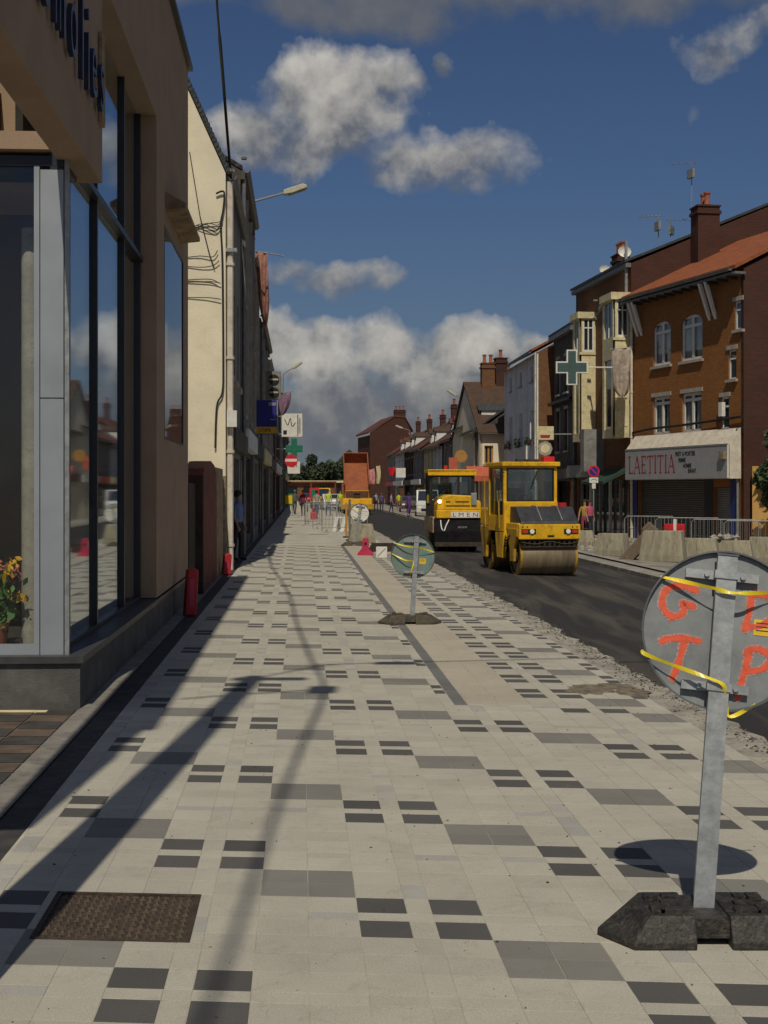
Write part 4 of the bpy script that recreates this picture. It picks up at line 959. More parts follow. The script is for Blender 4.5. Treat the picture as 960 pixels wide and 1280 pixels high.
# ochre house with dark creeper at the right edge
oc = Fac('ochre_wall', 'ochre rendered wall beyond the brick corner house at right edge', 'wall', (14.0, 51.7), (18.3, 49.3), zr)
MB().box(0, 5, 0, .3, 0, 3.1).build('wall_panel', M['ochre'], oc.root); MB().box(0, 5, -.03, -.001, .0, .42).build('base_band', M['worn'], oc.root)
def tree(name, label, loc, h, rad, n, mt, trunk_h, seed, cat='tree', group=None, lf_=.25, squash=1.0):
    th_ = thing(name, label, cat, loc, 0, group); rn = random.Random(seed)
    tk = MB(); tk.tube([(0, 0, -.1), (.03 * h * .3, 0, trunk_h * .6), (0, .02 * h * .3, h * .72)], [.035 * h, .026 * h, .008 * h], 8)
    lobes = []
    for k in range(16):
        an = rn.uniform(0, 6.28); zz = rn.uniform(trunk_h, h * .88); rr_ = rad * rn.uniform(.2, .72) * (1 - .5 * max(0, (zz / h - .6)))
        c_ = Vector((math.cos(an) * rr_, math.sin(an) * rr_, zz)); lobes.append((c_, rad * rn.uniform(.24, .46)))
        tk.tube([(0, 0, zz * .62), c_ * .55 + Vector((0, 0, zz * .35)), c_], [.012 * h, .007 * h, .003 * h], 5)
    tk.build('trunk', M['bark'], th_)
    cr = MB()
    for _ in range(n):
        c_, q = rn.choice(lobes); d_ = Vector((rn.gauss(0, 1), rn.gauss(0, 1), rn.gauss(0, 1))).normalized() * q * rn.uniform(.45, 1.1)
        d_.z *= squash; leaf(cr, c_ + d_, lf_, rn)
    cr.build('crown', M[mt], th_); return th_
tree('conifer', 'dark green tree overhanging the ochre wall at the right edge', (15.2, 49.3, zr), 6.9, 1.7, 9000, 'foliage', .8, 4, lf_=.17)

# R2: brick house with cream bays
b2 = Fac('bay_window_house', 'brown brick house with two cream bay windows behind the green cross', 'house', (9.8, 69.4), (11.0, 60.55), -.4)
r_ = b2.root; ze = b2.p(721, 364)[1]
hs = [b2.r(726, 731, 500, 545), (.4, b2.L - .4, .05, 2.6)]
wl = MB(); wall(wl, .01, b2.L - .01, 0, ze, hs, .4); wl.build('front_wall', M['brick_brown'], r_)
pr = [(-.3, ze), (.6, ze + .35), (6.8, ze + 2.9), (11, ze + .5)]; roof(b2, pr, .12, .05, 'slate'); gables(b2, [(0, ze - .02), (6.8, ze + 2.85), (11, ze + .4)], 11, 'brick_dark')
MB().box(0, b2.L, -.25, -.002, ze - .2, ze - .01).build('cornice', M['zinc'], r_)
def bay(ufar, unear, vt, vw0, vw1, vb):
    """square bay: its near side faces the camera and carries a tall white window"""
    b_ = b2.p(unear, 430, 0)[0]; a = b2.p(ufar, 430, -.8)[0]; um = unear - 12
    zt, z1, z0, zb = [b2.p(um, q, -.4)[1] for q in (vt, vw0, vw1, vb)]
    mb = MB(); wall(mb, a, b_, zb, z1, [(a + .2, b_ - .2, z0, z1 - .06), (a + .3, b_ - .3, zb + .4, z0 - 1.0)], .1, -.8)
    mb.box(a, a + .1, -.7, -.002, zb, z1); mb.box(a + .1, b_ - .1, -.7, -.01, zb, zb + .1)
    mb.box(b_ - .1, b_, -.7, -.002, zb, z0); mb.box(b_ - .1, b_, -.7, -.62, z0, z1); mb.box(b_ - .1, b_, -.10, -.002, z0, z1); mb.box(b_ - .1, b_, -.62, -.10, z1 - .08, z1)
    o = mb.build('bay', M['cream'], r_)
    MB().box(a - .1, b_ + .1, -.92, -.002, z1 + .002, zt).build('bay_cornice', M['cream'], o)
    MB().box(b_ + .002, b_ + .05, -.82, -.002, z0 - .16, z0 - .04).build('bay_ledge', M['cream'], o); MB().box(b_ + .002, b_ + .03, -.6, -.14, zb + .5, z0 - .4).build('raised_panel', M['cream'], o)
    w1 = MB()
    for y in (-.62, -.39, -.16): w1.box(b_ - .06, b_ - .01, y, y + .06, z0, z1 - .08)
    w1.box(b_ - .055, b_ - .015, -.56, -.16, z0, z0 + .08); w1.box(b_ - .055, b_ - .015, -.56, -.16, z0 + (z1 - z0) * .7, z0 + (z1 - z0) * .7 + .06)
    w_ = w1.build('bay_window', M['frame_w'], r_); MB().box(b_ - .045, b_ - .038, -.6, -.12, z0, z1 - .09).build('pane', M['glass'], w_)
    w2 = MB()
    for i in range(3): x = a + .2 + (b_ - a - .46) * i / 2; w2.box(x, x + .06, -.77, -.71, z0, z1 - .06)
    w_ = w2.build('bay_window', M['frame_w'], r_); MB().box(a + .2, b_ - .2, -.735, -.73, z0, z1 - .06).build('pane', M['glass'], w_); MB().box(a + .3, b_ - .3, -.735, -.73, zb + .4, z0 - 1.0).build('pane', M['glass'], w_)
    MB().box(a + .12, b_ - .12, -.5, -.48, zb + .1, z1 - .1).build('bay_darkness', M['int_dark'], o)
bay(753, 788, 366, 375, 421, 547)
bay(716, 744.5, 391, 399, 440, 552)
for u0, u1 in ((752, 757), (757.5, 762)): 
    q = b2.r(u0, u1, 385, 425); window(r_, q[0], q[1], q[2], q[3], fm='frame_br', y=.02, curtain=False, leaves=1, sill=False)
MB().box(b2.p(787, 380)[0] - .1, b2.p(787, 380)[0] + .02, -.2, -.1, ze - 7.5, ze + 1.0).build('aerial_mast', M['grey_metal'], r_)
chimney(b2, b2.p(776, 325, 1.2)[0], 1.2, ze, ze + 1.2, 1.0, .6, 3, 'brick_dark')
# the great chimney on the party wall
gch = chimney(b2, b2.L + .5, 3.25, b2.p(871, 340, 3.1)[1], b2.p(871, 264, 3.1)[1], .9, 1.0, 2, 'brick_dark')
win = MB(); x0, x1 = .4, b2.L - .4; win.box(x0, x1, .3, .34, .05, 2.6); win.build('shop_window_pane', M['glass'], r_)
for i in range(6): MB().box(x0 + (x1 - x0 - .12) * i / 5, x0 + (x1 - x0 - .12) * i / 5 + .12, .12, .24, .05, 2.6).build('shopfront_post', M['frame_w'] if i % 2 else M['grey_metal'], r_)
MB().box(.1, 4.2, -.5, -.002, 2.75, 3.35).build('shop_fascia', M['grey_metal'], r_); MB().prism([(-1.2, 2.5), (-.003, 3.1), (-.003, 2.95), (-1.2, 2.38)], 5.0, b2.L - .3, axis='x').build('shop_awning', M['green_dark'], r_)
MB().box(4.3, 4.9, -1.0, -.002, 3.0, 5.0).build('hoist_box', M['grey_wall'], r_)
def dish(loc, r, label, rz=0.0, grp=None):
    th_ = thing('satellite_dish', label, 'satellite dish', loc, rz, grp); mb = MB(); n = 18
    prof_ = [(0, 0), (r * .5, .04), (r * .85, .11), (r, .17)]
    rot_ = Matrix.Rotation(R(66), 4, 'X'); m2 = MB(); m2.lathe(prof_, (0, 0, 0), n); mb.add([rot_ @ Vector(q) for q in m2.v], m2.f)
    mb.build('bowl', M['white'], th_, smooth=True)
    MB().tube([rot_ @ Vector((0, -r * .8, .15)), rot_ @ Vector((0, -r * .4, r)), ], .02, 6).build('feed_arm', M['grey_metal'], th_)
    MB().tube([(0, .1, 0), (0, .25, -.3), (0, .25, -.9)], .025, 6).build('mount', M['grey_metal'], th_)
dish(W(780, 317, 61.2), .30, 'larger white satellite dish on the mast between two brick houses'); dish(W(755.5, 339, 66), .26, 'smaller white satellite dish peeking over the bay window house roof')
def antenna(p0, h, label, rz, arms=6):
    th_ = thing('tv_antenna', label, 'antenna', p0, rz, None); MB().cyl((0, 0, 0), (0, 0, h), .025, n=6).build('mast', M['grey_metal'], th_)
    bm_ = MB(); bm_.cyl((-.9, 0, h - .15), (.25, 0, h - .05), .015, n=5)
    for k in range(arms): x = -.85 + k * .2; bm_.cyl((x, -.3 + .02 * k, h - .15 + .09 * (x + .9)), (x, .3 - .02 * k, h - .15 + .09 * (x + .9)), .01, n=4)
    bm_.box(-.1, .02, -.25, .25, h - .75, h - .35) ; bm_.build('aerial', M['grey_metal'], th_)
antenna(W(864.5, 262, 61), 2.15, 'tallest rooftop antenna rising from the big brick chimney', .3)
antenna(W(823, 302, 62), 1.25, 'left rooftop antenna between the two brick chimneys', .2); antenna(W(838, 296, 63), .85, 'shorter rooftop antenna left of the big brick chimney', 2.6)

# R3 dark narrow house
b3 = Fac('dark_house', 'narrow soot dark house between white rendered house and bay windows', 'house', (9.43, 75.6), (9.8, 69.45), -.38)
ze = b3.p(706, 414)[1]; hs = [(1.0, 1.9, 4.2, 6.4), (3.2, 4.1, 4.2, 6.4), (1.0, 1.9, 7.3, 9.2), (3.2, 4.1, 7.3, 9.2), (.5, 5.6, .1, 2.6)]
wl = MB(); wall(wl, .2, b3.L - .2, 0, ze, hs, .22); wl.build('front_wall', M['dark_wall'], b3.root); roof(b3, [(-.3, ze), (5, ze + 2.0), (9, ze)], .12, 0, 'slate'); gables(b3, [(0, ze), (5, ze + 1.95), (9, ze)], 9, 'brick_dark')
for q in hs[:4]: window(b3.root, *q, lintel=True)
MB().box(.5, 5.6, .3, .34, .1, 2.6).build('shop_window_pane', M['glass'], b3.root); MB().box(0, b3.L, -.5, -.002, 2.7, 3.2).build('shop_fascia', M['dark_wall'], b3.root); MB().box(0, b3.L, -.35, -.002, 6.75, 6.9).build('balcony_slab', M['black'], b3.root); MB().box(0, b3.L, -.3, -.002, ze - .25, ze - .02).build('cornice', M['zinc'], b3.root); drain(b3, b3.L - .1, 0, ze)

# R4 grey-white house with three tall window bays
b4 = Fac('white_house', 'grey white rendered house with three tall window columns and brown gable', 'house', (7.9, 88.3), (8.63, 76.0), -.35)
ze = b4.p(652, 452)[1]; Lh = b4.L; hs = []
for i in range(3):
    c_ = Lh * (i + .55) / 3.1; zt, zb = b4.p(655, 500)[1], b4.p(655, 556)[1]
    hs += [(c_ - .62, c_ + .62, zb, zb + (zt - zb) * .72), (c_ - .4, c_ + .4, zt + .9, zt + 1.75)]
wl = MB(); wall(wl, .01, Lh - .01, 0, ze, hs + [(.6, Lh - .6, .1, 2.5)], .3); wl.build('front_wall', M['white_wall'], b4.root); roof(b4, [(-.4, ze), (4.5, ze + 2.6), (9, ze)], .14, .1, 'tile_orange')
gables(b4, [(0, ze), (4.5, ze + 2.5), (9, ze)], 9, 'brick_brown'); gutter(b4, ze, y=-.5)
for i, q in enumerate(hs): window(b4.root, *q, y=.24, ft=.09, planter=(i % 2 == 0), curtain=(i % 2 == 0), transom=.25 if i % 2 == 0 else 0)
for i in range(4):
    x = [.12, Lh * .36, Lh * .685, Lh - .16][i]; MB().box(x - .12, x + .12, -.08, -.002, 0, ze - .1).build('pilaster', M['white'], b4.root)
MB().box(.6, Lh - .6, .2, .24, .1, 2.5).build('shop_window_pane', M['glass'], b4.root); MB().box(0, Lh, -.45, -.002, 2.6, 3.1).build('shop_fascia', M['dark_wall'], b4.root); drain(b4, Lh - .05, 0, ze, 'white_dirty', -.16)

# R5 cream house, roof slope and arched window facing the camera
b5 = Fac('cream_house', 'small cream house with brown tiled roof and orange framed arched window', 'house', (6.32, 90.0), (9.4, 90.3), -.3)
ze = b5.p(616, 541)[1]; q = b5.r(605.5, 616.5, 557, 580)
wl = MB(); wall(wl, .01, b5.L - .01, 0, ze, [q], .2); wl.build('end_wall', M['cream_wall'], b5.root); window(b5.root, *q, fm='frame_br', ft=.1, curtain=False)
zr_ = b5.p(616, 480, 6)[1]; roof(b5, [(-.3, ze - .1), (6, zr_), (12, ze)], .14, .15, 'tile_brown'); gables(b5, [(0, ze), (6, zr_ - .1), (12, ze)], 12, 'cream_wall')
chimney(b5, 1.5, 5.5, zr_ - 1.0, zr_ + 1.35, .9, .8, 2, 'brick_brown'); chimney(b5, 2.5, 5.9, zr_ - 1.0, zr_ + 1.75, .8, .9, 1, 'brick_dark'); gutter(b5, ze - .05, y=-.36)
MB().prism([(-1.3, 2.95), (-.003, 3.6), (-.003, 3.45), (-1.3, 2.6)], -.9, 1.0, axis='x').build('shop_awning', M['orange_awn'], b5.root)

# R6.. the far terrace
def rt_ab(a, b): return (a - .0612 * b, b)
far = [(90.6, 97, 5.9, 'dark_wall', 'slate', 'dark mansard house left of the small cream house', 'w'), (97.1, 104.5, 6.4, 'white_wall', 'slate', 'pale house with white dormers behind the leftmost roller cab', 'w'),
       (104.6, 112, 5.9, 'grey_wall', 'tile_red', 'grey house with dull red roof, third beyond the cream house', 'w'), (112.1, 120, 5.7, 'white_wall', 'tile_red', 'pale house in mid terrace above the dark van', ''),
       (120.1, 130, 5.8, 'cream', 'tile_brown', 'cream fronted house in the middle of the far terrace', 'w'), (130.1, 141, 6.0, 'grey_wall', 'tile_red', 'grey house beyond the cream fronted one', ''),
       (141.1, 153, 6.2, 'brick_dark', 'tile_brown', 'dark brick house near the far end of the right terrace', 'w'), (153.1, 168, 6.2, 'white_wall', 'tile_red', 'pale house with dormers near the dark red gable', 'w'), (168.1, 185, 6.5, 'grey_wall', 'tile_red', 'last grey house before the dark red gable', '')]
for k, (b0, b1, hh, wm, rm, lb, dm) in enumerate(far):
    f_ = Fac('terraced_house', lb, 'house', rt_ab(11.75 - .08 * (k % 2), b1), rt_ab(11.75 - .08 * (k % 2), b0), -.3); n = 3 if f_.L > 9 else 2; hs = []
    for i in range(n): c_ = f_.L * (i + .5) / n; hs.append((c_ - .5, c_ + .5, 3.7, 5.4))
    sh = (.5, f_.L - .5, .1, 2.5); wl = MB(); wall(wl, .2, f_.L - .2, 0, hh, hs + [sh], .25); wl.build('front_wall', M[wm], f_.root)
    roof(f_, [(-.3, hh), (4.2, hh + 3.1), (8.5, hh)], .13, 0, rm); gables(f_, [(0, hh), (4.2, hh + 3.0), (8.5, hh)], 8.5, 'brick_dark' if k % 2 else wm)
    for q in hs: window(f_.root, *q, curtain=False, lintel=True, ft=.09)
    MB().box(*sh[:2], .2, .24, *sh[2:]).build('shop_window_pane', M['glass'], f_.root); MB().box(.1, f_.L - .1, -.3, -.002, 2.6, 3.1).build('shop_fascia', M[['dark_wall', 'white', 'red_plastic', 'cream', 'green_dark', 'white'][k % 6]], f_.root)
    if dm:
        for i in range(2): dormer(f_, f_.L * (.28 + .44 * i), hh + .15, 1.2, 1.35, .35, 'white', rm)
    chimney(f_, .5, 4.2, hh + 2.2, hh + 4.2 + .3 * (k % 3), .8, .6, 2, 'brick_dark'); gutter(f_, hh, y=-.4)
rg_ = Fac('gable_end_house', 'dark red brick gable end closing the street beyond the terrace', 'house', (-2.0, 196), (3.9, 197), -.2)
za, zb_ = rg_.p(463, 541)[1], rg_.p(495, 521)[1]
MB().prism([(0, 0), (5.98, 0), (5.98, za + .4), (5.0, zb_ - .1), (3.6, zb_), (0, za)], 0, .3).build('gable_wall', M['brick_dark'], rg_.root)
MB().prism([(-.3, za - .12), (3.6, zb_ - .02), (5.1, zb_ - .12), (6.3, za + .2), (6.3, za + .42), (5.1, zb_ + .12), (3.6, zb_ + .22), (-.3, za + .12)], -.1, 12).build('roof', M['tile_red'], rg_.root)
MB().box(0, 5.9, .3, 11.9, 0, za - .3).build('side_walls', M['brick_dark'], rg_.root); chimney(rg_, 4.6, 1.5, zb_ - .4, zb_ + 1.0, 1.6, .9, 3)
# row end and small far house by the trees
fh = Fac('far_house', 'tiny white walled house with dark roof beside the far trees', 'house', (-9.6, 262), (-3.5, 262.5))
MB().box(0, 6, 0, 8, 0, 6.2).build('walls', M['white_wall'], fh.root); MB().prism([(-.3, 6.2), (6.3, 6.2), (3, 9.6)], -.3, 8.3).build('roof', M['slate'], fh.root)
for i in range(3): window(fh.root, .8 + i * 1.8, 1.7 + i * 1.8, 3.6, 5.2, y=-.05, curtain=False, sill=False)
TG = 'trees at the end of the street'
for i, (u, vt, y_, rad, lb) in enumerate(((402, 568, 245, 3.6, 'tallest rounded dark tree at the end of the street'), (421, 574, 250, 2.9, 'second dark tree right of the tallest one far ahead'), (385, 584, 240, 3.2, 'lower dark tree at far left behind the hanging signs'), (368, 590, 238, 3.2, 'low tree mostly behind the white hanging sign'), (440, 590, 262, 3.2, 'low far tree behind the orange tipper'))):
    tree('tree', lb, ((u - 480) / F * y_, y_, 0), H + (HZ - vt) / F * y_, rad, 4200, 'foliage_far', 1.6, 20 + i, group=TG, lf_=.45)
# long low sand coloured canopy (station-like) closing the street
hd = thing('low_building', 'long low flat roofed building closing the far end of the street', 'building', ((392 - 480) / F * 215, 215, 0))
MB().box(-7.5, 8.5, 0, 8, 0, 2.9).build('walls', M['brick_brown'], hd.root if hasattr(hd, 'root') else hd); MB().box(-7.8, 8.8, -.6, 8.3, 2.92, 3.25).build('roof_slab', M['cream'], hd)
for i in range(6): MB().box(-6.8 + i * 2.6, -5.2 + i * 2.6, -.06, -.003, .8, 2.3).build('window', M['glass'], hd)

def marks(parent, x0, x1, z, h_, y, mt, seed=1, vert=False):
    rn = random.Random(seed); mb = MB(); p = x0 if not vert else z - (x1 - x0) / 2; end = x1 if not vert else z + (x1 - x0) / 2; cx = (x0 + x1) / 2
    while p < end - h_ * .3:
        w_ = h_ * rn.uniform(.3, .6)
        if vert: mb.box(cx - h_ / 2, cx + h_ / 2, y, y + .004, p, p + w_ * .35); mb.box(cx - h_ / 2, cx - h_ / 4, y, y + .004, p + w_ * .35, p + w_)
        else: mb.box(p, p + w_ * .35, y, y + .004, z - h_ / 2, z + h_ / 2); mb.box(p + w_ * .35, p + w_, y, y + .004, z + h_ * rn.choice((-.5, 0, .3)), z + h_ * .5)
        p += w_ + h_ * .18
    return mb.build('print', M[mt], parent, kind='stuff')

# ------------------------------------------------------------------ temporary road signs (seen from behind)
def tilt(lx, ly, yaw):
    t_ = Vector((lx, ly, 1)).normalized(); w_ = Vector((math.cos(yaw), math.sin(yaw), 0)); w_ = (w_ - t_ * w_.dot(t_)).normalized(); y_ = t_.cross(w_)
    return Matrix(((w_.x, y_.x, t_.x, 0), (w_.y, y_.y, t_.y, 0), (w_.z, y_.z, t_.z, 0), (0, 0, 0, 1)))
def rubber_base(root, mt, wid=.82, dep=.40, hh=.115, rz=0.0):
    Mr = Matrix.Rotation(rz, 4, 'Z')
    mb = MB()
    for sg in (-1, 1):
        # block with a pointed chamfered end
        x0, x1, xt = .065 * sg, .30 * sg, wid / 2 * sg
        d = dep / 2
        bot = [(x0, -d), (x1, -d), (xt, -.02), (x1 - .02 * sg, d), (x0, d)]
        top = [(x0, -d + .045), (x1 - .07 * sg, -d + .05), (x1 - .03 * sg, 0), (x1 - .08 * sg, d - .05), (x0, d - .045)]
        n = 5; vs = [Mr @ Vector((x, y, 0.0)) for x, y in bot] + [Mr @ Vector((x, y, .028)) for x, y in bot] + [Mr @ Vector((x, y, hh)) for x, y in top]
        mb.add(vs, [tuple(range(5)), tuple(range(14, 9, -1))] + [(i, (i + 1) % n, (i + 1) % n + n, i + n) for i in range(n)] + [(i + n, (i + 1) % n + n, (i + 1) % n + 2 * n, i + 2 * n) for i in range(n)])
    o = mb.build('rubber_foot', M[mt], root, bevel=.008)
    mid = MB(); mid.box(-.07, .07, -dep / 2 + .05, dep / 2 - .05, .03, hh - .012, M=Mr); mid.build('foot_bridge', M[mt], o)
    lug = MB()
    for sg in (-1, 1):
        for k in range(3): lug.box(sg * .14 - .045 + .02 * k, sg * .14 + .05, -.12 + .09 * k, -.075 + .09 * k, hh + .0005, hh + .012, M=Mr)
        for k in range(2): lug.box(sg * .20 - .02, sg * .20 + .03, -.12 + .14 * k, -.06 + .14 * k, hh + .0005, hh + .02, M=Mr)
    lug.build('grip_ribs', M[mt], o, kind='stuff')
def disc_sign(label, base, lean, hc, D, yaw, base_mt='rubber', back='disc_back', base_yaw=0.0, tapes=(), sticker=None, post_w=.078, post_d=.035, foot=True, cat='road sign', px=0.0, name='road_sign', top=None):
    th_ = thing(name, label, cat, base); Mx = tilt(lean[0], lean[1], yaw)
    if foot: rubber_base(th_, base_mt, rz=base_yaw)
    top = top or hc + D / 2 - .025
    # galvanised channel post with a row of holes
    p_ = MB(); w2 = post_w / 2
    p_.prism([(px - w2, -post_d), (px + w2, -post_d), (px + w2, 0), (px + w2 - .005, 0), (px + w2 - .005, -post_d + .005), (px - w2 + .005, -post_d + .005), (px - w2 + .005, 0), (px - w2, 0)], .03, top, axis='z', M=Mx)
    post = p_.build('post', M['galv'], th_)
    cpm = MB(); cpm.box(px - w2 - .004, px + w2 + .004, -post_d - .004, .004, top + .0005, top + .008, M=Mx); cpm.build('post_cap', M['rim'], post)
    r = D / 2; n = 64
    dk = MB(); dk.add([Mx @ Vector((r * .985 * math.cos(2 * math.pi * k / n), .034, hc + r * .985 * math.sin(2 * math.pi * k / n))) for k in range(n)] + [Mx @ Vector((r * .985 * math.cos(2 * math.pi * k / n), .037, hc + r * .985 * math.sin(2 * math.pi * k / n))) for k in range(n)], [tuple(range(n)), tuple(range(2 * n - 1, n - 1, -1))] + [(k, (k + 1) % n, (k + 1) % n + n, k + n) for k in range(n)])
    disc = dk.build('disc', M[back], th_)
    rm = MB(); prf = [(r, .030), (r + .003, .012), (r - .004, .012), (r - .007, .033), (r, .042)]; m_ = len(prf)
    rm.add([Mx @ Vector((q[0] * math.cos(2 * math.pi * k / n), q[1], hc + q[0] * math.sin(2 * math.pi * k / n))) for k in range(n) for q in prf], [(k * m_ + j, k * m_ + (j + 1) % m_, ((k + 1) % n) * m_ + (j + 1) % m_, ((k + 1) % n) * m_ + j) for k in range(n) for j in range(m_)])
    rm.build('rim', M['rim'], disc, smooth=True)
    fr_ = MB(); fr_.add([Mx @ Vector((r * .98 * math.cos(2 * math.pi * k / n), .040, hc + r * .98 * math.sin(2 * math.pi * k / n))) for k in range(n)], [tuple(range(n))]); fr_.build('face', M['disc_front'], disc)
    for zz, hw in ((hc + r * .68, .165), (hc - r * .72, .15)):
        bk = MB(); bk.box(px - hw * .95, px + hw * .8, .004, .030, zz - .018, zz + .018, M=Mx); bk.box(px - w2 - .008, px + w2 + .008, -post_d - .006, .004, zz - .016, zz + .016, M=Mx)
        bk.cyl(Mx @ Vector((px - w2 - .035, -.008, zz)), Mx @ Vector((px - w2 - .035, .004, zz)), .011, n=6); bk.cyl(Mx @ Vector((px + w2 + .03, -.008, zz)), Mx @ Vector((px + w2 + .03, .004, zz)), .011, n=6)
        bk.build('bracket', M['galv'], th_)
    for k, pts in enumerate(tapes):
        mb = MB(); path = [Vector(q) for q in pts]; path = bez([(q.x, q.y, q.z) for q in path], 6); wd = .0085; vs = []
        rt = random.Random(k + 3); ph = rt.uniform(0, 6)
        for i, q in enumerate(path):
            tw = .9 * math.sin(i * .31 + ph); d = (path[min(i + 1, len(path) - 1)] - path[max(i - 1, 0)]).normalized()
            sd = Vector((-d.z, 0, d.x)); sd = sd.normalized() if sd.length > .01 else Vector((1, 0, 0)); off = sd * math.cos(tw) * wd + Vector((0, 1, 0)) * math.sin(tw) * wd * .5
            vs += [Mx @ (q + off), Mx @ (q + off + Vector((0, -.0012, 0))), Mx @ (q - off + Vector((0, -.0012, 0))), Mx @ (q - off)]
        N = len(path); fs = [(4 * i + j, 4 * i + (j + 1) % 4, 4 * i + 4 + (j + 1) % 4, 4 * i + 4 + j) for i in range(N - 1) for j in range(4)]
        mb.add(vs, fs); mb.build('yellow_tape', M['tape'], disc)
    if sticker:
        x0, x1, z0, z1 = sticker; MB().box(x0, x1, .0315, .0335, z0, z1, M=Mx).build('yellow_sticker', M['sticker'], disc)
        ln = MB()
        for k in range(3): ln.box(x0 + .008, x1 - .01, .0305, .0314, z1 - .016 - .015 * k, z1 - .012 - .015 * k, M=Mx)
        ln.build('sticker_print', M['black'], disc)
    return th_, Mx, disc

B0_ = (1.224, 5.22, 0.0); LE = (.118, .19); D0 = .640; hc0 = 1.170
dcx = 0.003
def cr(x, y): return ((x - 690) * .00061, hc0 + (618 - y) * .00061)   # zoomed crop -> disc plane
def c3(x, y, d): q = cr(x, y); return (q[0], d, q[1])
sgn0, MX, dsk = disc_sign('large grey sign disc seen from behind with orange sprayed letters, nearest sign', B0_, LE, hc0, D0, -.10,
    tapes=[[c3(262, 303, .02), c3(420, 330, -.012), c3(600, 362, -.05), c3(690, 378, -.052), c3(790, 374, -.05), c3(960, 345, -.01), c3(1215, 300, .02)],
           [c3(178, 800, .02), c3(200, 828, .01), c3(380, 885, -.02), c3(560, 935, -.048), c3(690, 975, -.052), c3(715, 1030, -.035), c3(740, 1110, .0), c3(765, 1172, .012), c3(850, 1130, .014), c3(930, 1075, .03)]],
    sticker=(cr(888, 0)[0], cr(1010, 0)[0], cr(0, 625)[1], cr(0, 520)[1]), px=-.008)
def spray(strokes, nm):
    for mt, ww, yy in (('spray_halo', 62, .0325), ('spray', 40, .0312)):
        mb = MB()
        for st_ in strokes:
            p_ = bez([(cr(x, y)[0], cr(x, y)[1], 0) for x, y in st_], 5); wdt = [ww * .00061 * (1 + .12 * math.sin(i * .8)) for i in range(len(p_))]
            ribbon(mb, [(q.x, q.y) for q in p_], wdt, yy, Mx=MX)
            yy -= .00015
        mb.build(nm if mt == 'spray' else 'overspray', M[mt], dsk)
spray([[(500, 368), (440, 352), (370, 350), (320, 372), (288, 420), (285, 478), (312, 532), (365, 558), (412, 540), (432, 500), (420, 462), (455, 470), (492, 478)]], 'letter_g')
spray([[(302, 728), (340, 708), (430, 694), (540, 702)], [(450, 706), (432, 800), (412, 890), (388, 962)]], 'letter_t')
spray([[(860, 362), (852, 480), (832, 588)], [(868, 355), (950, 358), (1010, 410), (1000, 500), (930, 560), (850, 575)]], 'letter_d')
spray([[(872, 722), (850, 850), (815, 1035)], [(852, 745), (890, 716), (960, 722), (1008, 772), (965, 838), (862, 866)]], 'letter_p')

drp = MB()
for x, y, l in ((345, 560, 38), (372, 560, 22), (398, 962, 30), (838, 590, 26), (822, 1036, 34), (470, 704, 18)):
    ribbon(drp, [(cr(x, y)[0], cr(x, y)[1]), (cr(x + 1, y + l)[0], cr(x, y + l)[1])], [.0045, .003], .0305, Mx=MX)
drp.build('paint_drips', M['spray'], dsk, kind='stuff')
p2 = G(512, 779); disc_sign('green smeared sign disc from behind with yellow tape standing on the pavement', (p2.x, p2.y, 0), (.055, .12), .86, .57, .1, 'rubber_dusty', 'disc_green', .05,
    tapes=[[(-.26, .02, 1.02), (-.1, -.04, .98), (.1, -.045, .965), (.27, .02, .93)], [(-.28, .03, .88), (-.1, -.03, .80), (0, -.05, .79), (-.02, -.045, .66), (-.03, 0, .60)]], sticker=(.09, .17, .77, .84), post_w=.06, px=.03)
p3 = G(443, 682); disc_sign('small pale sign disc with tape standing beside the far concrete block', (p3.x, p3.y, 0), (.16, .05), 1.02, .58, -.1, 'rubber_dusty', 'disc_front', 0,
    tapes=[[(-.27, .02, 1.12), (0, -.04, 1.08), (.26, .02, 1.10)], [(-.2, .02, .9), (0, -.04, .93), (.27, .02, 1.0)]], post_w=.08)

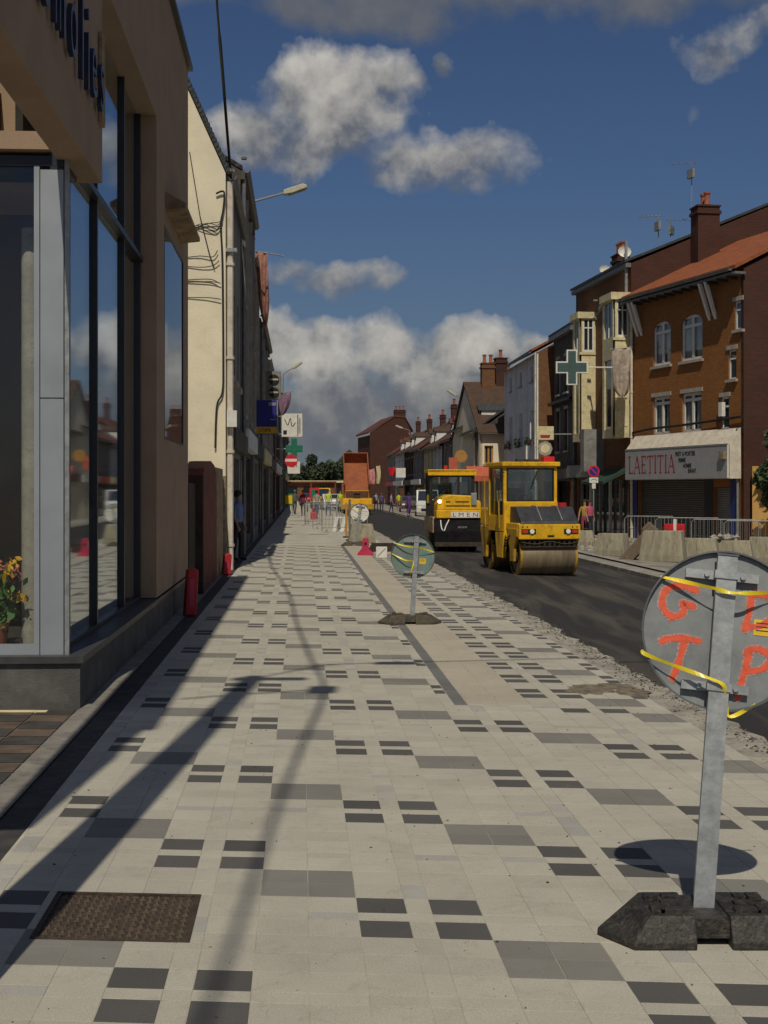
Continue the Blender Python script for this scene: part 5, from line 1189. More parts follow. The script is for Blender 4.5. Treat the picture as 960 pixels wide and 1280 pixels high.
# ------------------------------------------------------------------ rollers
def wheel_arc(mb, c, r, x0, x1, a0, a1, th, n=16):
    """curved guard around the x axis"""
    pts = []
    for k in range(n + 1): an = R(a0 + (a1 - a0) * k / n); pts.append((c[0] + r * math.cos(an), c[1] + r * math.sin(an)))
    for k in range(n, -1, -1): an = R(a0 + (a1 - a0) * k / n); pts.append((c[0] + (r - th) * math.cos(an), c[1] + (r - th) * math.sin(an)))
    mb.prism(pts, x0, x1, axis='x')
def cab(root, x0, x1, y0, y1, z0, zt, zw0, zw1, roofm='yellow', pillar=.07, frame='yellow', lower=True):
    """cab with real pillars, glass, seat and roof"""
    body = MB()
    for x in (x0, x1 - pillar):
        for y in (y0, y1 - pillar): body.box(x, x + pillar, y, y + pillar, z0, zt - .1)
    if lower:
        body.box(x0 + pillar, x1 - pillar, y0, y0 + .05, z0, zw0); body.box(x0 + pillar, x1 - pillar, y1 - .05, y1, z0, zw0)
        body.box(x0, x0 + .04, y0 + pillar, y1 - pillar, z0, z0 + .35)
    body.box(x0 + pillar, x1 - pillar, y0, y0 + .05, zw1, zt - .1); body.box(x0 + pillar, x1 - pillar, y1 - .05, y1, zw1, zt - .1)
    body.box(x0, x0 + .05, y0 + pillar, y1 - pillar, zw1 + .02, zt - .1); body.box(x1 - .05, x1, y0 + pillar, y1 - pillar, zw1 + .02, zt - .1)
    o = body.build('cab', M[frame], root, bevel=.012)
    MB().box(x0 - .05, x1 + .05, y0 - .08, y1 + .08, zt - .098, zt).build('cab_roof', M[roofm], root, bevel=.02)
    MB().box(x0 + pillar, x1 - pillar, y0 + .018, y0 + .026, zw0 + .03, zw1 - .03).build('windscreen', M['glass_mirror'], o)
    MB().box(x0 + pillar, x1 - pillar, y1 - .03, y1 - .022, zw0 + .03, zw1 - .03).build('rear_window', M['glass_mirror'], o)
    MB().box(x0 + .015, x0 + .022, y0 + pillar, y1 - pillar, z0 + .4, zw1).build('side_window', M['glass_mirror'], o); MB().box(x1 - .022, x1 - .015, y0 + pillar, y1 - pillar, z0 + .4, zw1).build('side_window', M['glass_mirror'], o)
    sl = MB(); 
    for z in (zw0, zw1 - .03): sl.box(x0 + pillar, x1 - pillar, y0 - .006, y0 + .03, z, z + .03)
    for x in (x0 + pillar, x1 - pillar - .03): sl.box(x, x + .03, y0 - .006, y0 + .03, zw0 + .03, zw1 - .03)
    sl.build('window_seal', M['black'], o)
    s_ = MB(); cx = (x0 + x1) / 2 - .12; cy = (y0 + y1) / 2; s_.box(cx - .22, cx + .22, cy - .2, cy + .2, z0 + .25, z0 + .37); s_.box(cx - .21, cx + .21, cy + .14, cy + .26, z0 + .37, z0 + .95); s_.build('seat', M['black'], root, bevel=.03)
    sw = MB(); sw.tube([(cx + .14 * math.cos(k / 12 * 6.283), cy - .42 + .05 * math.sin(k / 12 * 6.283), z0 + .68 + .14 * math.sin(k / 12 * 6.283)) for k in range(13)], .015, 6); sw.cyl((cx, cy - .42, z0 + .68), (cx, cy - .5, z0 + .1), .025, n=8); sw.build('steering_wheel', M['black'], root)
    wp = MB(); wp.tube([(cx + .3, y0 - .015, zw1 - .02), (cx + .12, y0 - .02, zw0 + .25)], .010, 5); wp.build('wiper', M['black'], o)
    return o

pr1 = G(683, 717.5); RZ1 = .20
r1 = thing('road_roller', 'yellow tandem roller with bare steel front drum, nearest machine on the asphalt', 'road roller', (pr1.x - .02, pr1.y + .42, pr1.z - .045), RZ1)
W1 = .63; rd = .41
for k, yc in enumerate((0, 2.15)):
    d_ = MB(); n = 48; pro = [(rd - .06, -W1), (rd, -W1), (rd, W1), (rd - .06, W1), (rd - .06, W1 - .05), (.09, W1 - .05)]
    vs = []; prf = [(rd - .05, -W1), (rd - .004, -W1), (rd, -W1 + .006), (rd, W1 - .006), (rd - .004, W1), (rd - .05, W1)]
    for i in range(n):
        an = i / n * 6.28318; vs += [(x, yc + r * math.cos(an), rd + r * math.sin(an)) for r, x in prf]
    m_ = len(prf); d_.add(vs, [(i * m_ + j, i * m_ + j + 1, ((i + 1) % n) * m_ + j + 1, ((i + 1) % n) * m_ + j) for i in range(n) for j in range(m_ - 1)])
    for sg in (-1, 1): d_.disc((sg * (W1 - .045), yc, rd), (1, 0, 0), rd - .04, .015, 36)
    drum = d_.build('drum', M['drum'], r1, smooth=True)
    for sg in (-1, 1): hb = MB(); hb.disc((sg * (W1 - .02), yc, rd), (1, 0, 0), .15, .06, 20); hb.build('hub', M['mech'], drum)
    # side plates, arms and scraper of each drum
    for sg in (-1, 1):
        a = MB(); x0 = sg * (W1 + .015); x1 = sg * (W1 + .075); x0, x1 = min(x0, x1), max(x0, x1)
        a.prism([(yc - .13, .30), (yc + .13, .30), (yc + .16, .55), (yc + .34, .90), (yc + .34, 1.0), (yc - .38, 1.0), (yc - .36, .84), (yc - .16, .58)], x0, x1, axis='x'); a.build('side_arm', M['yellow_d'], r1, bevel=.01)
        g_ = MB(); wheel_arc(g_, (yc, rd), rd + .005, sg * (W1 - .02) - .02, sg * (W1 - .02) + .03, 100, 265, .035); g_.build('drum_edge_ring', M['yellow_d'], r1)
    sc = MB(); sc.box(-W1, W1, yc - rd - .03, yc - rd + .05, rd + .20, rd + .23); sc.box(-W1 + .02, W1 - .02, yc - rd * .8, yc - rd * .7, rd + .28, rd + .36)
    for i in range(11):
        x = -W1 + .08 + i * (2 * W1 - .16) / 10; sc.box(x - .014, x + .014, yc - rd - .02, yc - rd + .1, rd + .23, rd + .33); sc.cyl((x + .02, yc - rd, rd + .27), (x + .07, yc - rd + .02, rd + .27), .018, n=6)
    sc.tube(bez([(-W1, yc - rd - .01, rd + .31), (-.3, yc - rd - .03, rd + .27), (0, yc - rd - .01, rd + .32), (.35, yc - rd - .03, rd + .27), (W1, yc - rd - .01, rd + .31)], 5), .014, 6)
    sc.build('scraper_and_sprinkler', M['mech'], r1)
    fb = MB(); fb.box(-W1 + .01, W1 - .01, yc - .30, yc + .30, rd * 2 - .02 + .03, 1.0); fb.build('drum_frame', M['mech'], r1)
# front body: yellow panel, sloping black hood
MB().box(-.68, .68, -.46, -.36, .78, 1.10).build('front_panel', M['yellow'], r1, bevel=.02)
MB().box(-.68, -.60, -.35, .55, .98, 1.12).build('fender_left', M['yellow'], r1, bevel=.02); MB().box(.60, .68, -.35, .55, .98, 1.12).build('fender_right', M['yellow'], r1, bevel=.02)
hd_ = MB(); hd_.prism([(-.44, 1.105), (.40, 1.105), (.40, 1.47), (-.02, 1.46), (-.40, 1.16)], -.62, .655, axis='x'); hd_.build('rubber_hood', M['hood'], r1, bevel=.02)
hl = MB(); 
for x in (-.16, .30): hl.tube([(x, -.405, 1.175), (x, -.02, 1.475), (x + .01, .38, 1.485)], .012, 5)
hl.build('hood_seams', M['grey_metal'], r1)
for sg in (-1, 1):
    lb_ = MB(); lb_.box(sg * .47 - .16, sg * .47 + .16, -.475, -.455, .90, 1.0); o = lb_.build('lamp_cluster', M['black'], r1)
    MB().box(sg * .47 + sg * .02 - .0, sg * .47 + sg * .14, -.482, -.476, .915, .985).build('indicator', M['lens_red'], o) if sg > 0 else MB().box(-.61, -.49, -.482, -.476, .915, .985).build('indicator', M['lens_red'], o)
    MB().cyl((sg * .47 - sg * .07, -.476, .95), (sg * .47 - sg * .07, -.495, .95), .05, n=14).build('headlight', M['lens'], o)
cab(r1, -.72, .50, .55, 1.75, .92, 2.44, 1.58, 2.30)
MB().box(-.72, .50, .50, .545, .75, 1.57).build('cab_front_panel', M['yellow'], r1, bevel=.015)
cp_ = MB(); cp_.prism([(.6, .35), (1.0, .35), (1.15, .9), (.5, .9)], -.74, -.66, axis='x'); cp_.build('step_plate', M['yellow'], r1)
MB().box(-.60, .60, .75, 1.6, .45, .92).build('chassis', M['mech'], r1)
MB().box(-.64, .64, 1.80, 2.75, 1.0, 1.42).build('rear_body', M['yellow'], r1, bevel=.05); MB().box(-.4, .4, 2.3, 2.72, 1.43, 1.52).build('tank_lid', M['hood'], r1, bevel=.02)
MB().box(.22, .47, .62, .82, 2.442, 2.56).build('roof_lamp_box', M['red_plastic'], r1, bevel=.01); MB().box(-.36, .12, .66, .9, 2.442, 2.50).build('roof_vent', M['mech'], r1)
MB().cyl((.56, .9, 1.35), (.56, .9, 2.1), .035, n=8).build('exhaust', M['black'], r1); MB().cyl((.50, .2, 1.46), (.50, .2, 1.55), .10, .09, 12).build('red_cap', M['red_dark'], r1)
for x in (-.80,):
    MB().tube([(x, .60, 1.0), (x - .02, .58, 1.5), (x - .02, .58, 2.1)], .016, 6).build('handrail', M['yellow_d'], r1); MB().tube([(x, 1.7, 1.0), (x - .02, 1.72, 1.6), (x - .02, 1.72, 2.1)], .016, 6).build('handrail', M['yellow_d'], r1)
mr = MB(); mr.tube([(-.72, .5, 2.2), (-.88, .42, 2.2), (-.88, .42, 2.05)], .012, 5); mr.box(-.93, -.83, .40, .425, 1.82, 2.08); mr.build('mirror', M['black'], r1)

for k in range(4): MB().tube(bez([(-.62 + .03 * k, -.1 + .08 * k, .95), (-.74, .25 + .05 * k, .80 - .07 * k), (-.66, .62, .86 - .05 * k)], 6), .014, 6).build('hydraulic_hose', M['black'], r1)
hnd = MB(); hnd.tube([(-.745, .72, 1.35), (-.775, .72, 1.36), (-.775, .72, 1.52), (-.745, .72, 1.53)], .010, 5); hnd.build('door_handle', M['black'], r1)
for i, x in enumerate((-.60, -.50, .50, .60)): MB().box(x - .012, x + .012, -.468, -.461, 1.03, 1.06).build('bolt_head', M['mech'], r1)
pass
wrn = MB(); wrn.box(-.05, .09, -.468, -.461, .83, .87); wrn.build('plate_decal', M['black'], r1)
flr = MB(); flr.box(-.70, .48, .56, 1.74, .925, .95); flr.build('cab_floor', M['mech'], r1)

# second roller: rubber tyred, black apron, yellow domed bonnet
pr2 = G(572, 688); RZ2 = .06
r2 = thing('road_roller', 'yellow roller with domed bonnet, lit headlight and black front apron, behind the nearest roller', 'road roller', (pr2.x, pr2.y + .35, pr2.z - .045), RZ2)
ap = MB(); ap.prism([(-.42, .16), (.5, .16), (.5, .98), (-.30, .98), (-.46, .62)], -.70, .66, axis='x'); ap.build('front_apron', M['apron'], r2, bevel=.03)
ty = []
for i in range(4):
    x = -.48 + i * .31; mb = MB(); n = 24; pf = [(.20, -.11), (.34, -.115), (.38, -.08), (.38, .08), (.34, .115), (.20, .11)]; vs = []
    for k in range(n): an = k / n * 6.28318; vs += [(x + q[1], .05 + q[0] * math.cos(an), .38 + q[0] * math.sin(an)) for q in pf]
    mb.add(vs, [(k * 6 + j, k * 6 + j + 1, ((k + 1) % n) * 6 + j + 1, ((k + 1) % n) * 6 + j) for k in range(n) for j in range(5)]); mb.build('tyre', M['black'], r2, smooth=True)
rdm = MB(); rdm.cyl((-.66, 2.1, .42), (.66, 2.1, .42), .42, n=36); rdm.build('rear_drum', M['drum'], r2, smooth=True)
MB().box(-.74, -.66, -.2, 2.5, .55, 1.02).build('side_frame', M['worn'], r2, bevel=.02); MB().box(.64, .72, -.2, 2.5, .55, 1.02).build('side_frame', M['yellow_d'], r2, bevel=.02)
MB().box(-.70, .66, -.48, -.40, .16, .28).build('scraper_bar', M['mech'], r2, bevel=.01)
MB().box(-.64, .68, -.36, .5, .985, 1.22).build('bumper_panel', M['yellow'], r2, bevel=.02)
lpm = MB().box(-.22, .60, -.378, -.362, 1.0, 1.16).build('name_board', M['white'], r2); 
for ch_, x_ in zip('LMEN', (-.12, .08, .29, .50)): text_obj(ch_, .17, 'black', lpm, Matrix.Translation((x_, -.380, 1.08)) @ Matrix.Rotation(R(90), 4, 'X'), 'letter', .001, 1.3, -.001)
bon = MB(); vs = []; nx_, nz_ = 14, 8
prof2 = [(-.62, 1.225), (-.60, 1.40), (-.45, 1.60), (-.28, 1.67), (.42, 1.64), (.50, 1.52), (.60, 1.50), (.67, 1.46), (.68, 1.225)]
bon.prism(prof2, -.30, .75); bon.build('bonnet', M['yellow'], r2, bevel=.035)
gr_ = MB()
for z, x0, x1 in ((1.345, -.36, .35), (1.465, -.08, .32), (1.465, -.36, -.22)): gr_.box(x0, x1, -.312, -.298, z - .014, z + .014)
gr_.build('bonnet_vents', M['mech'], r2)
MB().cyl((-.545, -.298, 1.47), (-.545, -.345, 1.47), .052, n=16).build('headlight', M['head_on'], r2)
MB().box(.38, .54, -.345, -.30, 1.36, 1.72).build('mirror', M['grey_metal'], r2, bevel=.015)
lg = MB(); ribbon(lg, bez([(-.52, .92, 0), (-.50, .70, 0), (-.43, .62, 0), (-.38, .75, 0), (-.28, .93, 0)], 5), [.028] * 21, 0); 
for i, v_ in enumerate(lg.v): lg.v[i] = (v_[0], -.375 - (.93 - v_[2]) * .44 if v_[2] > .62 else -.49, v_[2])
lg.build('white_mark', M['white'], r2); marks(r2, -.02, .26, .72, .055, -.462, 'grey_metal', 4)
cab(r2, -.74, .62, .78, 2.0, 1.0, 2.42, 1.45, 2.22, frame='black'); MB().box(-.79, .67, .70, .775, 2.24, 2.42).build('roof_front_panel', M['yellow'], r2, bevel=.015)
mlw = MB(); mlw.box(.10, .17, .745, .79, 1.45, 2.24); mlw.build('windscreen_pillar', M['black'], r2); MB().box(-.66, .60, 2.05, 2.6, .95, 1.5).build('rear_body', M['yellow'], r2, bevel=.04)
MB().cyl((-.2, 1.3, 2.42), (-.2, 1.3, 2.55), .06, n=10).build('beacon', M['lens_red'], r2)

# ------------------------------------------------------------------ tipper lorry and paver far down the road
pt = G(446, 641)
tk = thing('tipper_lorry', 'orange tipper lorry with raised body in the middle of the road', 'lorry', (pt.x, pt.y, pt.z - .04), .06); tk.scale = (.88, .88, .9)
s_ = 1.0
bd_ = MB(); Mt = Matrix.Translation((0, 0, 1.35)) @ Matrix.Rotation(R(-38), 4, 'X')
bd_.box(-1.15, 1.15, 0, 5.0, 0, .12, M=Mt); bd_.box(-1.15, -1.07, 0, 5.0, .12, 1.3, M=Mt); bd_.box(1.07, 1.15, 0, 5.0, .12, 1.3, M=Mt); bd_.box(-1.07, 1.07, 4.9, 5.0, .12, 1.3, M=Mt)
Mt = Matrix.Translation((0, .2, 1.55)) @ Matrix.Rotation(R(38), 4, 'X'); bd_ = MB()
bd_.box(-1.12, 1.12, 0, 4.6, 0, .12, M=Mt); bd_.box(-1.12, -1.04, 0, 4.6, .12, 1.2, M=Mt); bd_.box(1.04, 1.12, 0, 4.6, .12, 1.2, M=Mt); bd_.box(-1.04, 1.04, 4.5, 4.6, .12, 1.2, M=Mt)
o = bd_.build('tipper_body', M['orange_truck'], tk)
tg_ = MB(); tg_.box(-1.1, 1.1, -.06, .02, .9, 2.0); tg_.build('tailgate', M['orange_dark'], tk); rbm = MB()
for x in (-.8, -.27, .27, .8): rbm.box(x - .05, x + .05, 0, 4.5, -.1, -.004, M=Mt)
rbm.build('body_ribs', M['orange_dark'], tk)
MB().box(-.45, .45, 0, 6.4, .75, 1.0).build('chassis', M['mech'], tk)
cbk = MB(); cbk.box(-1.2, 1.2, 4.7, 6.5, .6, 2.6); cbk.build('cab', M['orange_truck'], tk, bevel=.08); MB().box(-.9, .9, 4.66, 4.695, 1.6, 2.3).build('cab_rear_window', M['glass'], tk)
for x in (-1.0, 1.0):
    for y in (.6, 1.8, 5.6):
        wmb = MB(); wmb.cyl((x - .16, y, .5), (x + .16, y, .5), .5, n=20); o = wmb.build('wheel', M['black'], tk, smooth=True); MB().cyl((x - .17, y, .5), (x + .17, y, .5), .22, n=12).build('rim', M['grey_metal'], o)
hyd = MB(); hyd.cyl((0, 3.9, 1.0), (0, 3.3, 3.9), .09, n=8); hyd.build('lifting_ram', M['galv'], tk)
pv = thing('asphalt_paver', 'low yellow asphalt paver in front of the orange tipper lorry', 'paver', (pt.x + .1, pt.y - 3.3, pt.z - .04), .05)
MB().box(-1.25, 1.25, -.3, .5, .35, .75).build('screed', M['yellow_d'], pv, bevel=.03); MB().box(-1.1, 1.1, .5, 2.3, .5, 1.15).build('body', M['yellow'], pv, bevel=.05)
hp = MB(); hp.prism([(-1.2, .5), (-1.0, .5), (-.7, .9), (.7, .9), (1.0, .5), (1.2, .5), (1.25, 1.2), (-1.25, 1.2)], 2.35, 2.9); hp.build('hopper', M['yellow_d'], pv); MB().box(-.25, .25, .8, 1.2, 1.152, 1.6).build('operator_console', M['mech'], pv)
for x in (-.85, .85): MB().box(x - .15, x + .15, .3, 2.3, 0, .45).build('crawler_track', M['black'], pv, bevel=.1)
cn = MB(); cn.tube([(-.9, .6, 1.15), (-.9, .6, 1.75), (.9, .6, 1.75), (.9, .6, 1.15)], .03, 6); cn.build('guard_rail', M['yellow'], pv)

# vehicles
def car(label, loc, rz, mt, cat='car', name='parked_car', van=False, Lh=2.1, Wd=.84, lit=False):
    th_ = thing(name, label, cat, loc, rz); h_ = 1.95 if van else 1.42
    side = [(-Lh, .3), (-Lh, .78), (-Lh + .1, .95), (-1.0, 1.02), (-.35, h_ - .04), (.0, h_), (1.3, h_ - .02), (1.85, 1.05), (Lh, .95), (Lh, .3)] if not van else [(-Lh, .3), (-Lh, .9), (-Lh + .5, 1.12), (-Lh + 1.0, h_ - .05), (-Lh + 1.3, h_), (Lh - .05, h_), (Lh, .3)]
    MB().prism(side, -Wd, Wd, axis='x').build('body', M[mt], th_, bevel=.05)
    ws = MB()
    if not van: q = [(-Wd + .12, -.98, 1.05), (Wd - .12, -.98, 1.05), (Wd - .2, -.42, h_ - .07), (-Wd + .2, -.42, h_ - .07)]
    else: q = [(-Wd + .1, -Lh + .52, 1.18), (Wd - .1, -Lh + .52, 1.18), (Wd - .15, -Lh + .97, h_ - .1), (-Wd + .15, -Lh + .97, h_ - .1)]
    ws.add([Vector(p) + Vector((0, -.035, .02)) for p in q], [(0, 1, 2, 3)]); ws.build('windscreen', M['dark_glass'], th_)
    for sg in (-1, 1):
        sw = MB(); y0 = -.55 if not van else -Lh + .7; sw.add([(sg * (Wd + .004), y0, 1.05), (sg * (Wd + .004), 1.35 if not van else .2, 1.05), (sg * (Wd + .004), 1.15 if not van else .2, h_ - .12), (sg * (Wd + .004), y0 + .35, h_ - .12)], [(0, 1, 2, 3)]); sw.build('side_window', M['dark_glass'], th_)
        MB().box(sg * .6 - .13, sg * .6 + .13, -Lh - .012, -Lh + .03, .62, .76).build('headlight', M['lens'], th_)
        for y in (-1.3, 1.3):
            w_ = MB(); w_.cyl((sg * Wd - .1, y, .31), (sg * Wd + .02, y, .31), .31, n=20); o = w_.build('wheel', M['black'], th_, smooth=True); MB().cyl((sg * (Wd + .022) - .01, y, .31), (sg * (Wd + .022) + .01, y, .31), .18, n=12).build('rim', M['grey_metal'], o)
    MB().box(-.5, .5, -Lh - .01, -Lh + .02, .4, .6).build('grille', M['black'], th_); return th_
pc = G(534, 646); car('white van parked by the right kerb, half hidden behind the domed roller', (pc.x + .1, pc.y + 2.0, pc.z), -.02, 'white_car', 'van', 'parked_van', van=True)
pc = W(415, 628, 118); car('small white car at the far end of the street', (pc.x, 118, -.02), .1, 'white_car')
pc = W(401, 628, 128); car('yellow works van with orange light far along the pavement', (pc.x, 128, -.02), .1, 'yellow', 'van', 'works_van', van=True)
pc = W(386, 628, 150); car('red brown car left of the works van far away', (pc.x, 150, -.02), .1, 'red_dark')
pc = W(504, 620, 120); car('dark car parked before the far shops on the right', (pc.x + .6, 120, -.2), 0, 'dark_wall')

# ------------------------------------------------------------------ people
def ppl_mat(name, shirt, trouser, skin=(.42, .25, .17), hair=(.03, .02, .015), z_w=.52, hat=None, sleeve=False):
    m = bpy.data.materials.new(name); m.use_nodes = True; t = NT(m.node_tree); t.n.clear()
    b = t.node('ShaderNodeBsdfPrincipled', {'Roughness': .85}); s_ = t.node('ShaderNodeSeparateXYZ', {0: t.node('ShaderNodeTexCoord').outputs['Object']})
    n = t.node('ShaderNodeTexNoise', {'Vector': t.node('ShaderNodeTexCoord').outputs['Object'], 'Scale': 9, 'Detail': 3}).outputs[0]
    z = s_.outputs[2]; ax = t.m('ABSOLUTE', s_.outputs[0])
    c = t.ramp(t.m('DIVIDE', z, 1.8), [(0, (.02, .02, .02)), (.04, trouser), (z_w, shirt), (.835, skin)], 'CONSTANT')
    arm = t.m('MULTIPLY', t.m('GREATER_THAN', ax, .215), t.m('LESS_THAN', z, 1.12 if not sleeve else .86)); c = t.mix(arm, c, skin)
    c = t.mix(t.m('MULTIPLY', n, .35), c, (.02, .02, .02))
    t.l.new(c, b.inputs['Base Color']); t.l.new(b.outputs[0], t.node('ShaderNodeOutputMaterial').inputs[0])
    hm = mat(name + '_hair', hair, .8, .2, 20); return m, hm
def person(label, loc, rz, mats, h=1.72, stride=.25, arms=.12, lean=0.0, bag=None):
    th_ = thing('person', label, 'person', loc, rz); s_ = h / 1.78
    J = {'pel': (0, 0, .94), 'wst': (0, -lean * .1, 1.08), 'che': (0, -lean * .25, 1.32), 'nek': (0, -lean * .35, 1.50), 'hed': (0, -lean * .42 - .02, 1.66), 'top': (0, -lean * .42, 1.76)}
    R_ = {'pel': .135, 'wst': .115, 'che': .135, 'nek': .052, 'hed': .088, 'top': .06}; E = [('pel', 'wst'), ('wst', 'che'), ('che', 'nek'), ('nek', 'hed'), ('hed', 'top')]
    for k, sg in (('l', -1), ('r', 1)):
        st_ = stride * sg
        J['hip' + k] = (.10 * sg, 0, .88); J['kne' + k] = (.105 * sg, -st_ * .45 - .02, .50); J['ank' + k] = (.10 * sg, -st_ + .05 * (sg > 0), .09); J['toe' + k] = (.11 * sg, -st_ - .15, .045)
        J['sho' + k] = (.185 * sg, -lean * .27, 1.42); J['elb' + k] = (.245 * sg, arms * sg * .6 - lean * .2, 1.14); J['wri' + k] = (.255 * sg, arms * sg * 1.0 - .09 - lean * .2, .90)
        J['han' + k] = (.255 * sg, arms * sg - .12 - lean * .2, .82); J['fin' + k] = (.25 * sg, arms * sg - .13 - lean * .2, .75); J['thu' + k] = (.235 * sg, arms * sg - .165 - lean * .2, .80)
        R_.update({'hip' + k: .085, 'kne' + k: .058, 'ank' + k: .042, 'toe' + k: .036, 'sho' + k: .058, 'elb' + k: .042, 'wri' + k: .028, 'han' + k: .034, 'fin' + k: .018, 'thu' + k: .012})
        E += [('pel', 'hip' + k), ('hip' + k, 'kne' + k), ('kne' + k, 'ank' + k), ('ank' + k, 'toe' + k), ('che', 'sho' + k), ('sho' + k, 'elb' + k), ('elb' + k, 'wri' + k), ('wri' + k, 'han' + k), ('han' + k, 'fin' + k), ('han' + k, 'thu' + k)]
    ks = list(J); me = bpy.data.meshes.new('body'); me.from_pydata([tuple(c * s_ for c in J[k]) for k in ks], [(ks.index(a), ks.index(b_)) for a, b_ in E], []); ob = bpy.data.objects.new('body', me); COL.objects.link(ob)
    sk = ob.modifiers.new('skin', 'SKIN'); ob.modifiers.new('sub', 'SUBSURF').levels = 1
    for i, k in enumerate(ks): me.skin_vertices[0].data[i].radius = (R_[k] * s_ * (1.15 if k in ('pel', 'wst', 'che') else 1), R_[k] * s_); me.skin_vertices[0].data[i].use_root = (k == 'pel')
    dg = bpy.context.evaluated_depsgraph_get(); m2 = bpy.data.meshes.new_from_object(ob.evaluated_get(dg)); bpy.data.objects.remove(ob); m2.name = 'body'
    m2.materials.clear(); m2.materials.append(mats[0]); m2.polygons.foreach_set('use_smooth', [True] * len(m2.polygons)); o = bpy.data.objects.new('body', m2); COL.objects.link(o); o.parent = th_
    hr = MB(); hz = 1.705 * s_; hy = (-lean * .42 + .02) * s_
    hr.lathe([(0, .085), (.05, .078), (.085, .045), (.098, 0), (.094, -.05), (.07, -.09)], (0, hy, hz), 14); hr.build('hair', mats[1], th_, smooth=True)
    if bag:
        b_ = MB(); b_.prism([(-.13, .28), (.13, .28), (.16, .62), (-.16, .62)], -.05, .05, M=Matrix.Translation((.30 * s_, -.15, 0)) @ Matrix.Rotation(R(90), 4, 'Z')); b_.tube([(.30 * s_, -.05, .6), (.28 * s_, -.15, .76), (.30 * s_, -.25, .6)], .01, 5); b_.build('bag', M[bag], th_)
    return th_
pdoor = (-1.52 - .0612 * 32.6, 32.6, 0)
person('person in pale blue shirt and dark trousers standing in the left doorway', pdoor, R(70), ppl_mat('blue_shirt', (.16, .22, .42), (.02, .022, .03)), 1.70, .06, .03, .08)
g_ = G(379, 645); person('person in dark red top walking up the pavement', g_, R(0), ppl_mat('dark_red_top', (.22, .02, .05), (.04, .035, .04)), 1.72, .30, .12, bag='dark_wall')
g_ = G(368.5, 643); person('person in grey coat walking beside the dark red one', g_, R(170), ppl_mat('grey_coat', (.10, .11, .14), (.03, .03, .04), hair=(.1, .16, .15), sleeve=True), 1.74, .28, .1, bag='white')
g_ = Vector(((737 - 480) / F * 57, 57, 0)); person('person in pink top and dark skirt on the right pavement near the no parking sign', (g_.x, g_.y, gz(g_.x, g_.y)), R(30), ppl_mat('pink_top', (.50, .10, .16), (.02, .02, .03)), 1.62, .12, .08)
g_ = Vector(((731 - 480) / F * 57.6, 57.6, 0)); person('person in patterned pink clothes left of the one in pink top', (g_.x, g_.y, gz(g_.x, g_.y)), R(-20), ppl_mat('patterned', (.45, .30, .05), (.40, .08, .14)), 1.62, .1, .08)
g_ = G(498.5, 638); person('road worker in fluorescent yellow vest and orange trousers by the far kerb', g_, R(200), ppl_mat('worker_right', (.62, .72, .03), (.62, .13, .03)), 1.72, .2, .1)
g_ = W(425.5, 628, 105); person('road worker in fluorescent vest beside the orange lorry', (g_.x, 105, -.05), R(20), ppl_mat('worker_lorry', (.55, .65, .03), (.03, .03, .05)), 1.75, .2, .1)
g_ = W(409, 628, 90); person('road worker in fluorescent top among the crowd barriers', (g_.x, 92, 0), R(20), ppl_mat('worker_barrier', (.6, .7, .05), (.10, .14, .28)), 1.75, .22, .1)
g_ = W(396, 640, 82); person('person in blue jeans passing the crowd barriers', (g_.x, 82, 0), R(160), ppl_mat('jeans', (.3, .33, .3), (.06, .10, .24)), 1.72, .26, .1, bag='red_plastic')
for i, (u, y_, sh, tr_, lb, bg) in enumerate(((477, 112, (.10, .08, .2), (.04, .04, .05), 'person in dark violet jacket before the far right shops', None), (470, 120, (.4, .38, .42), (.05, .05, .1), 'person in pale jacket, leftmost before the far right shops', None),
     (489, 104, (.45, .3, .4), (.05, .05, .08), 'person in pale pink top behind the yellow vested worker', None), (511, 96, (.14, .05, .28), (.13, .05, .25), 'person dressed in purple near the white van', 'purple'))):
    x = (u - 480) / F * y_; person(lb, (x, y_, gz(x, y_)), R(40 * i), ppl_mat('clothes_%s' % ['violet', 'pale', 'pinkish', 'purple'][i], sh, tr_), 1.68, .18, .1, bag=bg)

# ------------------------------------------------------------------ street lamps, hanging signs, banners
def lampm(label, wall_pt, top_z, arm, head_dir, head_len, group='street lamps on the house fronts', base_z=None):
    th_ = thing('street_lamp', label, 'street lamp', wall_pt, 0, group); ax = Vector(arm)
    z0 = 0 if base_z is None else base_z; up = Vector((0, 0, top_z))
    MB().tube([(0, 0, z0), up * .96, up + ax * .06 + Vector((0, 0, .03)), up + ax], [.045, .04, .038, .032], 8).build('pole', M['grey_metal'], th_, smooth=True)
    hd2 = MB(); d = ax.normalized(); q = Matrix.Translation(up + ax) @ d.to_track_quat('X', 'Z').to_matrix().to_4x4(); l = head_len
    hd2.prism([(-.05, -.06), (l * .3, -.10), (l, -.07), (l, .02), (l * .85, .09), (.0, .08)], -.15, .15, M=q); o = hd2.build('lamp_head', M['lamp_cream'], th_, bevel=.02)
    MB().prism([(.1, -.115), (l * .9, -.10), (l * .9, -.07), (.1, -.10)], -.11, .11, M=q).build('lamp_glass', M['grey_metal'], o)
    cl = MB()
    for zc in (z0 + .1, z0 + .9): cl.box(-.14, .05, -.05, .05, zc - .03, zc + .03)
    cl.build('wall_clamp', M['grey_metal'], th_); return th_
l1 = W(317, 310, 44); lampm('nearest street lamp with cream head on the left terrace', l1 - Vector((0, 0, .6)), W(317, 253, 44).z - l1.z + .6, (W(357, 241, 44) - W(318, 253, 44)), None, .75)
l2 = W(354, 490, 92); lampm('second street lamp far along the left terrace', l2, W(354, 468, 92).z - l2.z, (W(366, 460, 92) - W(354, 468, 92)), None, .75)
